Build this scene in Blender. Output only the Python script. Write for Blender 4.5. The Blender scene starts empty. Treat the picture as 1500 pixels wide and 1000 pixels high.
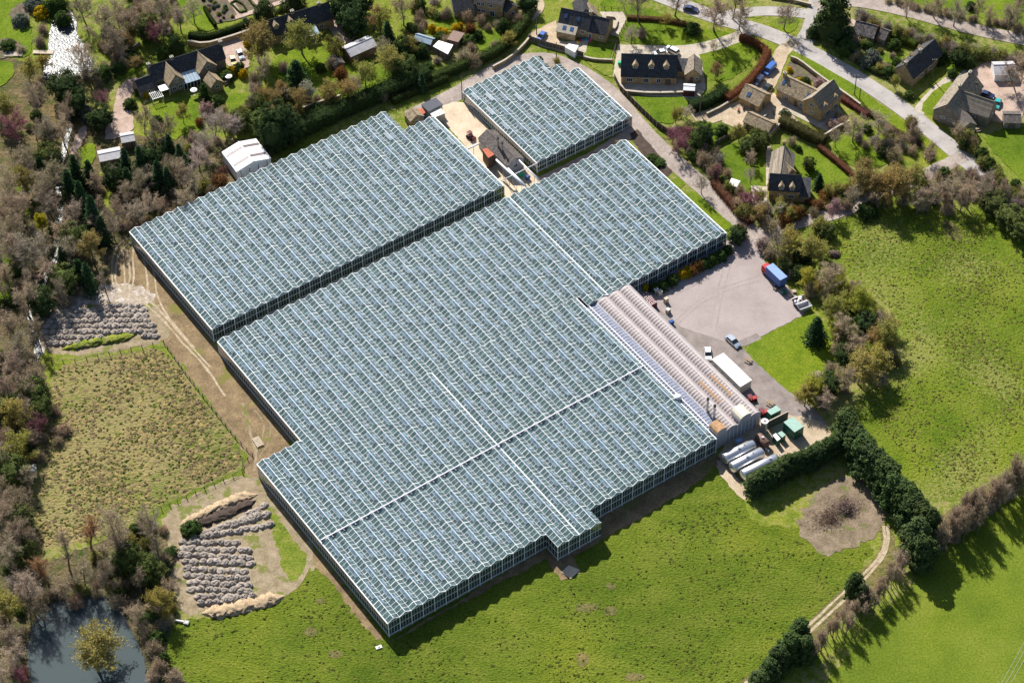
import bpy, math, random
import numpy as np
from mathutils import Matrix, Vector, geometry

# ------------------------------------------------------------------ camera, sky, sun, exposure
F_PX, PITCH, ROLL, HCAM, YAW = 3607.62, 0.82577848, -0.02026123, 458.6, 0.59361509
SUN_EL, SUN_AZ = math.radians(41.0), math.radians(-23.0)      # azimuth: 0 = away from camera (+Y), negative = to the left

scene = bpy.context.scene
COL = scene.collection

cam_d = bpy.data.cameras.new("camera")
cam_d.sensor_width = 36.0
cam_d.sensor_fit = 'HORIZONTAL'
cam_d.lens = F_PX / 1500.0 * 36.0
cam_d.clip_start, cam_d.clip_end = 5.0, 6000.0
cam = bpy.data.objects.new("camera", cam_d)
COL.objects.link(cam)
_up = Vector((0, math.sin(PITCH), math.cos(PITCH)))
_fw = Vector((0, math.cos(PITCH), -math.sin(PITCH)))
_rt = Vector((1, 0, 0))
_cx = math.cos(ROLL) * _rt + math.sin(ROLL) * _up
_cy = -math.sin(ROLL) * _rt + math.cos(ROLL) * _up
_m = Matrix((_cx, _cy, -_fw)).transposed().to_4x4()
_m.translation = Vector((0, -HCAM / math.tan(PITCH), HCAM))
cam.matrix_world = _m
scene.camera = cam

world = bpy.data.worlds.new("World")
scene.world = world
world.use_nodes = True
nt = world.node_tree
nt.nodes.clear()
sky = nt.nodes.new('ShaderNodeTexSky')
sky.sky_type = 'NISHITA'
sky.sun_disc = False
sky.sun_elevation = SUN_EL
sky.sun_rotation = SUN_AZ
sky.air_density = 1.0
sky.dust_density = 1.0
bg = nt.nodes.new('ShaderNodeBackground')
bg.inputs['Strength'].default_value = 0.068
wo = nt.nodes.new('ShaderNodeOutputWorld')
nt.links.new(sky.outputs[0], bg.inputs[0])
nt.links.new(bg.outputs[0], wo.inputs[0])

sun_d = bpy.data.lights.new("sun", 'SUN')
sun_d.energy = 5.0
sun_d.angle = math.radians(0.5)
sun_d.color = (1.0, 0.95, 0.87)
sun = bpy.data.objects.new("sun", sun_d)
COL.objects.link(sun)
to_sun = Vector((math.sin(SUN_AZ) * math.cos(SUN_EL), math.cos(SUN_AZ) * math.cos(SUN_EL), math.sin(SUN_EL)))
sun.rotation_euler = to_sun.to_track_quat('Z', 'Y').to_euler()
sun.location = (0, 0, 300)

vs = scene.view_settings
vs.view_transform = 'Standard'
vs.look = 'None'
vs.exposure = 0.7
vs.gamma = 1.0
vs.use_curve_mapping = False

cy = scene.cycles
cy.max_bounces, cy.diffuse_bounces, cy.glossy_bounces, cy.transmission_bounces, cy.transparent_max_bounces = 5, 2, 2, 2, 10
cy.caustics_reflective = False
cy.caustics_refractive = False

rnd = random.Random(7)
PI = math.pi

# ------------------------------------------------------------------ pixel -> ground (flat site), site grid
def G(px, py, z=0.0):
    x = (px - 750) / F_PX; y = -(py - 500) / F_PX
    c, s = math.cos(ROLL), math.sin(ROLL)
    x, y = c * x - s * y, s * x + c * y
    dy = math.cos(PITCH) + y * math.sin(PITCH); dz = -math.sin(PITCH) + y * math.cos(PITCH)
    k = (HCAM - z) / -dz
    return (x * k, dy * k - HCAM / math.tan(PITCH))

EB = (math.cos(YAW), math.sin(YAW)); EA = (math.sin(YAW), -math.cos(YAW))
def UV(u, v):
    return (u * EB[0] + v * EA[0], u * EB[1] + v * EA[1])

# ------------------------------------------------------------------ materials
def _mat(name):
    m = bpy.data.materials.new(name); m.use_nodes = True
    t = m.node_tree; t.nodes.clear()
    o = t.nodes.new('ShaderNodeOutputMaterial')
    return m, t, o
def N(t, typ, **kw):
    n = t.nodes.new(typ)
    for k, v in kw.items():
        setattr(n, k, v)
    return n
def noise(t, co, scale, detail=4.0, rough=0.6, dist=0.0):
    n = N(t, 'ShaderNodeTexNoise'); n.inputs['Scale'].default_value = scale
    n.inputs['Detail'].default_value = detail; n.inputs['Roughness'].default_value = rough
    n.inputs['Distortion'].default_value = dist
    t.links.new(co, n.inputs['Vector']); return n.outputs[0]
def ramp(t, fac, stops):
    r = N(t, 'ShaderNodeValToRGB'); e = r.color_ramp.elements
    while len(e) < len(stops): e.new(0.5)
    for el, (p, c) in zip(e, stops):
        el.position = p; el.color = (*c, 1) if len(c) == 3 else c
    t.links.new(fac, r.inputs[0]); return r.outputs[0]
def mix(t, fac, a, b, mode='MIX'):
    m = N(t, 'ShaderNodeMix', data_type='RGBA', blend_type=mode)
    for sock, v in ((m.inputs[0], fac), (m.inputs[6], a), (m.inputs[7], b)):
        if hasattr(v, 'node'): t.links.new(v, sock)
        elif isinstance(v, (int, float)): sock.default_value = v
        else: sock.default_value = (*v, 1)
    return m.outputs[2]
def pos(t, scale=(1, 1, 1), rot=0.0):
    g = N(t, 'ShaderNodeNewGeometry'); mp = N(t, 'ShaderNodeMapping')
    mp.inputs['Scale'].default_value = scale; mp.inputs['Rotation'].default_value = (0, 0, rot)
    t.links.new(g.outputs['Position'], mp.inputs[0]); return mp.outputs[0]
def objco(t, scale=(1, 1, 1)):
    g = N(t, 'ShaderNodeTexCoord'); mp = N(t, 'ShaderNodeMapping'); mp.inputs['Scale'].default_value = scale
    t.links.new(g.outputs['Object'], mp.inputs[0]); return mp.outputs[0]
def bump(t, h, strength=0.5, dist=0.2):
    b = N(t, 'ShaderNodeBump'); b.inputs['Strength'].default_value = strength; b.inputs['Distance'].default_value = dist
    t.links.new(h, b.inputs['Height']); return b.outputs[0]
def principled(t, o, col, rough=0.8, metal=0.0, normal=None, spec=0.3):
    p = N(t, 'ShaderNodeBsdfPrincipled')
    if hasattr(col, 'node'): t.links.new(col, p.inputs['Base Color'])
    else: p.inputs['Base Color'].default_value = (*col, 1)
    p.inputs['Roughness'].default_value = rough; p.inputs['Metallic'].default_value = metal
    p.inputs['Specular IOR Level'].default_value = spec
    if normal is not None: t.links.new(normal, p.inputs['Normal'])
    t.links.new(p.outputs[0], o.inputs[0]); return p

MATS = {}
def grass(name, cols, big=0.02, mid=0.15, fine=1.6, bs=0.9, bd=0.35, straw=None, stretch=(1, 1, 1), rot=0.0):
    """cols: dark, main, light grass colours; straw: (colour, threshold) for dry patches; bump = tussocks"""
    m, t, o = _mat(name); p = pos(t, stretch, rot)
    p0 = pos(t)
    a = noise(t, p, mid, 3, 0.7); b = noise(t, p0, big, 2, 0.6); f = noise(t, p, fine, 2, 0.8)
    c = ramp(t, a, [(0.3, cols[0]), (0.5, cols[1]), (0.72, cols[2])])
    c2 = ramp(t, b, [(0.32, (0.72, 0.78, 0.75)), (0.5, (1, 1, 1)), (0.68, (1.22, 1.1, 0.95))])
    c = mix(t, 1.0, c, c2, 'MULTIPLY')
    cf = ramp(t, f, [(0.3, (0.62, 0.66, 0.6)), (0.5, (1, 1, 1)), (0.7, (1.35, 1.3, 1.2))])
    c = mix(t, 1.0, c, cf, 'MULTIPLY')
    if straw:
        s = noise(t, p, straw[2] if len(straw) > 2 else 0.5, 4, 0.75)
        s2 = noise(t, p0, 0.035, 1, 0.5)
        add = N(t, 'ShaderNodeMath', operation='MULTIPLY_ADD'); t.links.new(s2, add.inputs[0]); add.inputs[1].default_value = 0.8
        t.links.new(s, add.inputs[2])
        sm = ramp(t, add.outputs[0], [(straw[1] + 0.4 - 0.05, (0, 0, 0)), (straw[1] + 0.4 + 0.13, (0.6, 0.6, 0.6))])
        c = mix(t, sm, c, straw[0])
    principled(t, o, c, 0.95, normal=bump(t, f, bs, bd), spec=0.05)
    MATS[name] = m; return m
def ground_mat(name, base, dark, light, sc=0.4, fine=3.0, bs=0.5, bd=0.12, rough=0.95, spots=None):
    fc = 0.07 if bd <= 0.03 else 0.2
    m, t, o = _mat(name); p = pos(t)
    a = noise(t, p, sc, 4, 0.7); f = noise(t, p, fine, 2, 0.75)
    c = ramp(t, a, [(0.3, dark), (0.5, base), (0.7, light)])
    cf = ramp(t, f, [(0.3, (1 - fc,) * 3), (0.7, (1 + fc,) * 3)])
    c = mix(t, 1.0, c, cf, 'MULTIPLY')
    if spots:
        s = noise(t, p, spots[1], 4, 0.7)
        c = mix(t, ramp(t, s, [(spots[2], (0, 0, 0)), (spots[2] + 0.06, (1, 1, 1))]), c, spots[0])
    principled(t, o, c, rough, normal=bump(t, f, bs, bd), spec=0.15)
    MATS[name] = m; return m
def plain(name, col, rough=0.6, metal=0.0, var=0.25, sc=1.5, bs=0.15, spec=0.3, bd=0.03):
    m, t, o = _mat(name); p = objco(t)
    a = noise(t, p, sc, 5, 0.65)
    c = ramp(t, a, [(0.3, tuple(v * (1 - var) for v in col)), (0.7, tuple(min(1, v * (1 + var)) for v in col))])
    principled(t, o, c, rough, metal, bump(t, a, bs, bd), spec)
    MATS[name] = m; return m
def coursed(name, col, course, width, var=0.35, rough=0.85, mortar=0.6, bd=0.03, axis='wall'):
    """stone / slate courses: brick texture for fine colour and relief; walls use (x+y, z), roofs (x, slope)"""
    m, t, o = _mat(name); tc = N(t, 'ShaderNodeTexCoord'); sep = N(t, 'ShaderNodeSeparateXYZ')
    t.links.new(tc.outputs['Object'], sep.inputs[0]); cb = N(t, 'ShaderNodeCombineXYZ')
    ad = N(t, 'ShaderNodeMath', operation='ADD'); t.links.new(sep.outputs[0], ad.inputs[0])
    if axis == 'wall':
        t.links.new(sep.outputs[1], ad.inputs[1])
    t.links.new(ad.outputs[0], cb.inputs[0])
    if axis == 'wall':
        t.links.new(sep.outputs[2], cb.inputs[1])
    else:
        ml = N(t, 'ShaderNodeMath', operation='MULTIPLY'); t.links.new(sep.outputs[2], ml.inputs[0]); ml.inputs[1].default_value = 1.4
        t.links.new(ml.outputs[0], cb.inputs[1])
    b = N(t, 'ShaderNodeTexBrick'); t.links.new(cb.outputs[0], b.inputs['Vector'])
    b.inputs['Scale'].default_value = 1.0; b.inputs['Brick Width'].default_value = width; b.inputs['Row Height'].default_value = course
    b.inputs['Mortar Size'].default_value = 0.012; b.inputs['Mortar Smooth'].default_value = 0.3; b.inputs['Bias'].default_value = 0.0
    b.inputs['Color1'].default_value = (*[v * (1 - var) for v in col], 1); b.inputs['Color2'].default_value = (*[min(1, v * (1 + var)) for v in col], 1)
    b.inputs['Mortar'].default_value = (*[v * mortar for v in col], 1)
    a = noise(t, tc.outputs['Object'], 0.9, 5, 0.7)
    c = mix(t, 1.0, b.outputs[0], ramp(t, a, [(0.3, (0.7, 0.72, 0.75)), (0.7, (1.25, 1.2, 1.1))]), 'MULTIPLY')
    principled(t, o, c, rough, normal=bump(t, b.outputs['Fac'], 0.5, -bd), spec=0.2)
    MATS[name] = m; return m

def foliage_mat(name, trans=0.3, var=0.35):
    m, t, o = _mat(name)
    oi = N(t, 'ShaderNodeObjectInfo'); g = N(t, 'ShaderNodeNewGeometry')
    r = ramp(t, g.outputs['Random Per Island'], [(0.0, (1 - var, 1 - var, 1 - var * 0.8)), (0.6, (1, 1, 1)), (1.0, (1 + var * 1.1, 1 + var, 1 + var * 0.5))])
    c = mix(t, 1.0, oi.outputs['Color'], r, 'MULTIPLY')
    d = N(t, 'ShaderNodeBsdfDiffuse'); t.links.new(c, d.inputs[0])
    tr = N(t, 'ShaderNodeBsdfTranslucent'); t.links.new(c, tr.inputs[0])
    ms = N(t, 'ShaderNodeMixShader'); ms.inputs[0].default_value = trans
    t.links.new(d.outputs[0], ms.inputs[1]); t.links.new(tr.outputs[0], ms.inputs[2]); t.links.new(ms.outputs[0], o.inputs[0])
    MATS[name] = m
foliage_mat('leaf', 0.35, 0.4)
foliage_mat('needle', 0.15, 0.45)
foliage_mat('twig', 0.12, 0.45)
foliage_mat('heap_skin', 0.0, 0.2)
plain('bark', (0.15, 0.125, 0.095), 0.9, var=0.4, sc=3)
plain('dark_core', (0.018, 0.026, 0.012), 1.0, var=0.4, sc=2)

# grass and ground
grass('wood_floor', ((0.05, 0.075, 0.02), (0.11, 0.095, 0.05), (0.19, 0.145, 0.09)), mid=0.25, fine=1.2, bs=1.0, bd=0.5)
grass('field', ((0.082, 0.126, 0.013), (0.118, 0.158, 0.018), (0.158, 0.182, 0.028)), mid=0.12, fine=1.7, bs=1.0, bd=0.55, straw=((0.22, 0.18, 0.075), 0.72, 0.6), stretch=(0.75, 1.25, 1), rot=0.5)
grass('field_east', ((0.085, 0.135, 0.012), (0.125, 0.172, 0.016), (0.165, 0.195, 0.026)), mid=0.1, fine=1.6, bs=1.0, bd=0.5, straw=((0.27, 0.25, 0.09), 0.62, 1.2))
grass('field_smooth', ((0.09, 0.135, 0.014), (0.122, 0.166, 0.018), (0.155, 0.188, 0.027)), mid=0.06, fine=2.0, bs=0.35, bd=0.2)
grass('lawn', ((0.075, 0.13, 0.010), (0.112, 0.168, 0.014), (0.15, 0.19, 0.024)), mid=0.2, fine=2.0, bs=0.35, bd=0.15)
grass('worn', ((0.085, 0.10, 0.03), (0.145, 0.13, 0.05), (0.215, 0.18, 0.085)), mid=0.5, fine=1.6, bs=0.9, bd=0.3)
grass('verge', ((0.10, 0.145, 0.018), (0.155, 0.195, 0.028), (0.22, 0.22, 0.05)), mid=0.3, fine=1.8, bs=0.7, bd=0.25, straw=((0.27, 0.23, 0.11), 0.58, 0.6))
grass('meadow', ((0.09, 0.13, 0.02), (0.14, 0.17, 0.035), (0.20, 0.195, 0.06)), mid=0.22, fine=1.4, bs=1.0, bd=0.7, straw=((0.34, 0.26, 0.135), 0.38, 0.55), stretch=(0.8, 1.3, 1), rot=0.6)
ground_mat('brown_earth', (0.21, 0.15, 0.085), (0.13, 0.095, 0.055), (0.29, 0.215, 0.12), 0.25, 2.0, spots=((0.17, 0.16, 0.045), 0.12, 0.58))
ground_mat('pale_earth', (0.27, 0.215, 0.14), (0.19, 0.145, 0.09), (0.36, 0.29, 0.20), 0.4, 2.5, spots=((0.15, 0.165, 0.04), 0.22, 0.535))
ground_mat('chalky', (0.36, 0.30, 0.24), (0.22, 0.17, 0.13), (0.62, 0.58, 0.54), 0.55, 2.0, bs=0.7)
ground_mat('wheel_dust', (0.38, 0.31, 0.215), (0.27, 0.205, 0.13), (0.50, 0.43, 0.33), 0.8, 3.0)
ground_mat('dark_soil', (0.075, 0.055, 0.045), (0.05, 0.035, 0.03), (0.11, 0.085, 0.07), 0.5, 3.0, bs=0.8)
ground_mat('asphalt_yard', (0.335, 0.283, 0.272), (0.285, 0.24, 0.23), (0.37, 0.318, 0.305), 0.12, 2.2, bs=0.15, bd=0.03, spots=((0.2, 0.165, 0.16), 0.45, 0.665))
ground_mat('asphalt_drive', (0.235, 0.2, 0.185), (0.16, 0.14, 0.13), (0.30, 0.26, 0.24), 0.25, 2.2, bs=0.15, bd=0.03, spots=((0.13, 0.115, 0.11), 0.4, 0.66))
ground_mat('asphalt_road', (0.36, 0.335, 0.32), (0.28, 0.26, 0.25), (0.43, 0.40, 0.38), 0.2, 2.0, bs=0.15, bd=0.03, spots=((0.25, 0.23, 0.22), 0.3, 0.61))
ground_mat('lane_stone', (0.32, 0.27, 0.24), (0.24, 0.2, 0.175), (0.40, 0.34, 0.30), 0.2, 2.0, bs=0.2, bd=0.04)
ground_mat('gravel_drive', (0.42, 0.335, 0.235), (0.33, 0.255, 0.175), (0.50, 0.41, 0.30), 0.3, 3.0, bs=0.3, bd=0.04)
ground_mat('pink_gravel', (0.40, 0.30, 0.245), (0.31, 0.225, 0.18), (0.48, 0.37, 0.31), 0.3, 3.0, bs=0.3, bd=0.04)
ground_mat('concrete_pad', (0.55, 0.45, 0.33), (0.44, 0.35, 0.25), (0.62, 0.53, 0.41), 0.25, 1.5, bs=0.1, bd=0.02, spots=((0.36, 0.26, 0.17), 0.35, 0.67))
ground_mat('paving', (0.42, 0.37, 0.30), (0.34, 0.29, 0.23), (0.50, 0.45, 0.38), 0.6, 2.0, bs=0.2, bd=0.02)
ground_mat('crop_floor', (0.09, 0.13, 0.12), (0.05, 0.08, 0.08), (0.16, 0.20, 0.18), 0.5, 2.0)
ground_mat('house_floor', (0.10, 0.11, 0.13), (0.07, 0.08, 0.10), (0.15, 0.16, 0.18), 0.3, 2.0)
ground_mat('bed_soil', (0.13, 0.10, 0.075), (0.08, 0.065, 0.045), (0.19, 0.15, 0.11), 0.8, 3.0, bs=0.8, spots=((0.09, 0.14, 0.03), 0.7, 0.56))
# buildings
coursed('stone_wall', (0.47, 0.335, 0.175), 0.2, 0.5)
coursed('stone_wall_brown', (0.37, 0.28, 0.175), 0.2, 0.5)
coursed('stone_wall_grey', (0.27, 0.235, 0.19), 0.2, 0.5)
coursed('brick_wall', (0.30, 0.16, 0.10), 0.15, 0.3)
coursed('roof_slate', (0.060, 0.062, 0.072), 0.28, 0.35, axis='roof')
coursed('roof_slate_warm', (0.13, 0.115, 0.11), 0.28, 0.35, axis='roof')
coursed('roof_stone', (0.30, 0.24, 0.165), 0.3, 0.4, axis='roof')
coursed('roof_stone_grey', (0.25, 0.215, 0.175), 0.3, 0.4, axis='roof')
coursed('roof_mottled', (0.17, 0.15, 0.15), 0.4, 0.5, var=0.6, axis='roof')
coursed('dark_boards', (0.075, 0.058, 0.045), 3.0, 0.14)
coursed('grey_boards', (0.17, 0.145, 0.125), 3.0, 0.14)
plain('white_paint', (0.78, 0.78, 0.78), 0.5, var=0.08)
plain('white_metal', (0.80, 0.80, 0.82), 0.35, var=0.06, bs=0.05)
plain('white_frame', (0.86, 0.88, 0.90), 0.45, var=0.04, bs=0.0)
plain('galvanised', (0.40, 0.41, 0.45), 0.45, var=0.1, bs=0.0)
plain('galvanised_pale', (0.58, 0.59, 0.64), 0.45, var=0.15, bs=0.0)
plain('cream_metal', (0.62, 0.58, 0.48), 0.5, var=0.12)
plain('grey_metal', (0.42, 0.42, 0.45), 0.5, var=0.15)
plain('lilac_sheet', (0.45, 0.405, 0.40), 0.55, var=0.12, sc=0.6)
plain('link_glass', (0.19, 0.21, 0.29), 0.3, var=0.35)
plain('dark_rooflight', (0.20, 0.165, 0.165), 0.35, var=0.25)
plain('rust_sheet', (0.42, 0.25, 0.13), 0.8, var=0.35)
plain('rust_red', (0.42, 0.12, 0.06), 0.8, var=0.3)
plain('maroon', (0.14, 0.03, 0.04), 0.6)
plain('red_paint', (0.45, 0.03, 0.035), 0.4)
plain('blue_tarp', (0.035, 0.10, 0.32), 0.45, var=0.15)
plain('blue_roof', (0.20, 0.31, 0.56), 0.45, var=0.12)
plain('green_metal', (0.012, 0.11, 0.075), 0.5, var=0.2)
plain('green_roof', (0.27, 0.42, 0.36), 0.5, var=0.12)
plain('brown_metal', (0.17, 0.10, 0.075), 0.6, var=0.25)
plain('wood', (0.30, 0.23, 0.16), 0.85, var=0.35, sc=4)
plain('old_wood', (0.14, 0.115, 0.09), 0.9, var=0.4, sc=4)
plain('pale_wood', (0.52, 0.43, 0.33), 0.85, var=0.25)
plain('rubber', (0.015, 0.015, 0.016), 0.8, var=0.2)
plain('tin_roof', (0.45, 0.44, 0.46), 0.45, var=0.2, sc=0.8)
plain('felt_dark', (0.06, 0.065, 0.085), 0.7, var=0.2)
plain('concrete', (0.42, 0.39, 0.35), 0.8, var=0.15)
plain('plinth_grey', (0.22, 0.22, 0.22), 0.8, var=0.15)
plain('heap_straw', (0.40, 0.30, 0.19), 0.95, var=0.4, sc=3, bs=0.8, bd=0.15)
plain('play_red', (0.6, 0.05, 0.05), 0.4); plain('play_yellow', (0.75, 0.5, 0.04), 0.4); plain('play_blue', (0.04, 0.15, 0.6), 0.4); plain('play_green', (0.03, 0.42, 0.22), 0.4); plain('play_pink', (0.7, 0.06, 0.35), 0.4)
plain('teal', (0.02, 0.33, 0.32), 0.4)
plain('clear_white', (0.83, 0.83, 0.82), 0.4, var=0.04)
def paint(name, col, rough=0.28, metal=0.0):
    m, t, o = _mat(name); p = principled(t, o, col, rough, metal, spec=0.5)
    p.inputs['Coat Weight'].default_value = 0.5; p.inputs['Coat Roughness'].default_value = 0.08
    MATS[name] = m
paint('car_white', (0.75, 0.76, 0.78)); paint('car_silver', (0.42, 0.47, 0.55), 0.3, 0.6); paint('car_blue', (0.03, 0.12, 0.42)); paint('car_navy', (0.02, 0.035, 0.11))
paint('car_black', (0.02, 0.022, 0.03)); paint('car_yellow', (0.72, 0.62, 0.3)); paint('car_teal', (0.02, 0.36, 0.36)); paint('car_red', (0.4, 0.02, 0.03)); paint('car_paleblue', (0.55, 0.62, 0.72))
def steel(name, col, rough):
    m, t, o = _mat(name); a = noise(t, objco(t, (0.4, 3, 3)), 0.6, 3)
    principled(t, o, ramp(t, a, [(0.3, tuple(v * 0.85 for v in col)), (0.7, col)]), rough, 0.85)
    MATS[name] = m
steel('tank_steel', (0.78, 0.78, 0.80), 0.33)
steel('flue_steel', (0.45, 0.45, 0.47), 0.4)
def window_glass():
    m, t, o = _mat('window_glass'); principled(t, o, (0.02, 0.028, 0.04), 0.06, 0.0, spec=0.6); MATS['window_glass'] = m
    m, t, o = _mat('skylight_glass'); principled(t, o, (0.05, 0.11, 0.24), 0.1, 0.0, spec=0.7); MATS['skylight_glass'] = m
    m, t, o = _mat('conservatory_glass'); principled(t, o, (0.33, 0.43, 0.52), 0.15, 0.0, spec=0.6); MATS['conservatory_glass'] = m
window_glass()
def house_glass(name, haze, hazecol, tint, gl):
    """horticultural glass: clear pane with its Fresnel reflection and a thin film of grime"""
    m, t, o = _mat(name)
    tr = N(t, 'ShaderNodeBsdfTransparent'); tr.inputs[0].default_value = (*tint, 1)
    df = N(t, 'ShaderNodeBsdfDiffuse')
    a = noise(t, pos(t), 0.35, 4, 0.7)
    c = ramp(t, a, [(0.3, tuple(v * 0.8 for v in hazecol)), (0.7, hazecol)]); t.links.new(c, df.inputs[0])
    tl = N(t, 'ShaderNodeBsdfTranslucent'); t.links.new(c, tl.inputs[0])
    m0 = N(t, 'ShaderNodeMixShader'); m0.inputs[0].default_value = 0.35
    t.links.new(df.outputs[0], m0.inputs[1]); t.links.new(tl.outputs[0], m0.inputs[2])
    m1 = N(t, 'ShaderNodeMixShader')
    dirt = ramp(t, noise(t, pos(t), 0.9, 2, 0.8), [(0.3, (haze * 0.45,) * 3), (0.5, (haze,) * 3), (0.75, (min(1, haze * 2.0),) * 3)]); t.links.new(dirt, m1.inputs[0])
    t.links.new(tr.outputs[0], m1.inputs[1]); t.links.new(m0.outputs[0], m1.inputs[2])
    gs = N(t, 'ShaderNodeBsdfGlossy'); gs.inputs['Roughness'].default_value = 0.12; gs.inputs[0].default_value = (1, 1, 1, 1)
    fr = N(t, 'ShaderNodeFresnel'); fr.inputs[0].default_value = 1.5
    ml = N(t, 'ShaderNodeMath', operation='MULTIPLY', use_clamp=True); t.links.new(fr.outputs[0], ml.inputs[0]); ml.inputs[1].default_value = gl
    m2 = N(t, 'ShaderNodeMixShader'); t.links.new(ml.outputs[0], m2.inputs[0])
    t.links.new(m1.outputs[0], m2.inputs[1]); t.links.new(gs.outputs[0], m2.inputs[2]); t.links.new(m2.outputs[0], o.inputs[0])
    MATS[name] = m
house_glass('roof_glass', 0.27, (0.41, 0.68, 0.67), (0.84, 1.0, 0.95), 2.1)
house_glass('vent_glass', 0.40, (0.40, 0.62, 0.78), (0.66, 0.86, 0.90), 2.2)
house_glass('wall_glass', 0.15, (0.42, 0.66, 0.68), (0.84, 0.97, 0.95), 2.0)
def water(name, col, rough, bsc, bst, bd):
    m, t, o = _mat(name); a = noise(t, pos(t), bsc, 3, 0.6)
    p = principled(t, o, col, rough, 0.0, bump(t, a, bst, bd), spec=0.5); p.inputs['IOR'].default_value = 1.33
    MATS[name] = m
water('pond_water', (0.065, 0.085, 0.09), 0.06, 0.5, 0.08, 0.05)
water('lake_water', (0.06, 0.07, 0.08), 0.24, 1.5, 1.0, 0.16)
water('stream_water', (0.05, 0.06, 0.06), 0.26, 1.6, 1.0, 0.16)

# ------------------------------------------------------------------ mesh helpers
def link(o, parent=None):
    COL.objects.link(o)
    if parent is not None: o.parent = parent
    return o
def mesh_arr(name, V, Fc, mat, smooth=False):
    V = np.asarray(V, np.float32).reshape(-1, 3); Fc = np.asarray(Fc, np.int32); k = Fc.shape[1]
    me = bpy.data.meshes.new(name)
    me.vertices.add(len(V)); me.vertices.foreach_set('co', V.ravel())
    me.loops.add(Fc.size); me.loops.foreach_set('vertex_index', Fc.ravel())
    me.polygons.add(len(Fc)); me.polygons.foreach_set('loop_start', np.arange(0, Fc.size, k, dtype=np.int32))
    me.polygons.foreach_set('loop_total', np.full(len(Fc), k, np.int32))
    if smooth: me.polygons.foreach_set('use_smooth', np.ones(len(Fc), bool))
    me.update(calc_edges=True)
    for mm in ([mat] if isinstance(mat, str) else mat): me.materials.append(MATS[mm])
    return me
class MB:
    def __init__(s): s.v = []; s.f = []
    def add(s, vs_, fs):
        b = len(s.v); s.v += [tuple(p) for p in vs_]; s.f += [tuple(i + b for i in f) for f in fs]; return s
    def box(s, x0, x1, y0, y1, z0, z1):
        return s.add([(x0, y0, z0), (x1, y0, z0), (x1, y1, z0), (x0, y1, z0), (x0, y0, z1), (x1, y0, z1), (x1, y1, z1), (x0, y1, z1)],
                     [(3, 2, 1, 0), (4, 5, 6, 7), (0, 1, 5, 4), (1, 2, 6, 5), (2, 3, 7, 6), (3, 0, 4, 7)])
    def quad(s, a, b, c, d): return s.add([a, b, c, d], [(0, 1, 2, 3)])
    def tri(s, a, b, c): return s.add([a, b, c], [(0, 1, 2)])
    def hexa(s, q, d):
        """quad q swept by vector d (a sheet with thickness)"""
        q2 = [tuple(p[i] + d[i] for i in range(3)) for p in q]
        return s.add(list(q) + q2, [(3, 2, 1, 0), (4, 5, 6, 7), (0, 1, 5, 4), (1, 2, 6, 5), (2, 3, 7, 6), (3, 0, 4, 7)])
    def bar(s, a, b, r, n=4, r2=None, caps=True):
        a = Vector(a); b = Vector(b); d = (b - a)
        if d.length < 1e-6: return s
        d.normalize(); u = d.orthogonal().normalized(); w = d.cross(u); r2 = r if r2 is None else r2
        vs_ = []
        for c, rr in ((a, r), (b, r2)):
            for i in range(n):
                an = 2 * PI * (i + 0.5) / n; vs_.append(c + u * rr * math.cos(an) + w * rr * math.sin(an))
        fs = [(i, (i + 1) % n, n + (i + 1) % n, n + i) for i in range(n)]
        if caps: fs += [tuple(range(n - 1, -1, -1)), tuple(range(n, 2 * n))]
        return s.add(vs_, fs)
    def prism(s, prof, x0, x1):
        """profile in (y, z) extruded along x"""
        n = len(prof)
        return s.add([(x0, y, z) for y, z in prof] + [(x1, y, z) for y, z in prof],
                     [(i, (i + 1) % n, n + (i + 1) % n, n + i) for i in range(n)] + [tuple(range(n - 1, -1, -1)), tuple(range(n, 2 * n))])
    def extr(s, poly, z0, z1):
        n = len(poly)
        return s.add([(x, y, z0) for x, y in poly] + [(x, y, z1) for x, y in poly],
                     [(i, (i + 1) % n, n + (i + 1) % n, n + i) for i in range(n)] + [tuple(range(n - 1, -1, -1)), tuple(range(n, 2 * n))])
    def build(s, name, mat, parent=None, smooth=False, loc=None):
        me = bpy.data.meshes.new(name); me.from_pydata(s.v, [], s.f)
        for mm in ([mat] if isinstance(mat, str) else mat): me.materials.append(MATS[mm])
        if smooth:
            me.polygons.foreach_set('use_smooth', np.ones(len(me.polygons), bool))
        me.update(); o = bpy.data.objects.new(name, me); link(o, parent)
        if loc: o.location = loc
        return o
def tag(o, label=None, cat=None, group=None, kind=None):
    if label: o['label'] = label
    if cat: o['category'] = cat
    if group: o['group'] = group
    if kind: o['kind'] = kind
    return o
def thing(name, label, cat, loc=(0, 0, 0), rz=0.0, group=None):
    o = bpy.data.objects.new(name, None); o.empty_display_size = 0.5; link(o)
    o.location = loc; o.rotation_euler = (0, 0, rz)
    return tag(o, label, cat, group)
def inst(me, name, parent=None, loc=None, rz=0.0, color=None, scale=None):
    o = bpy.data.objects.new(name, me); link(o, parent)
    if loc is not None: o.location = loc
    if rz: o.rotation_euler = (0, 0, rz)
    if color is not None: o.color = (*color, 1)
    if scale is not None: o.scale = scale
    return o

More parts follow.
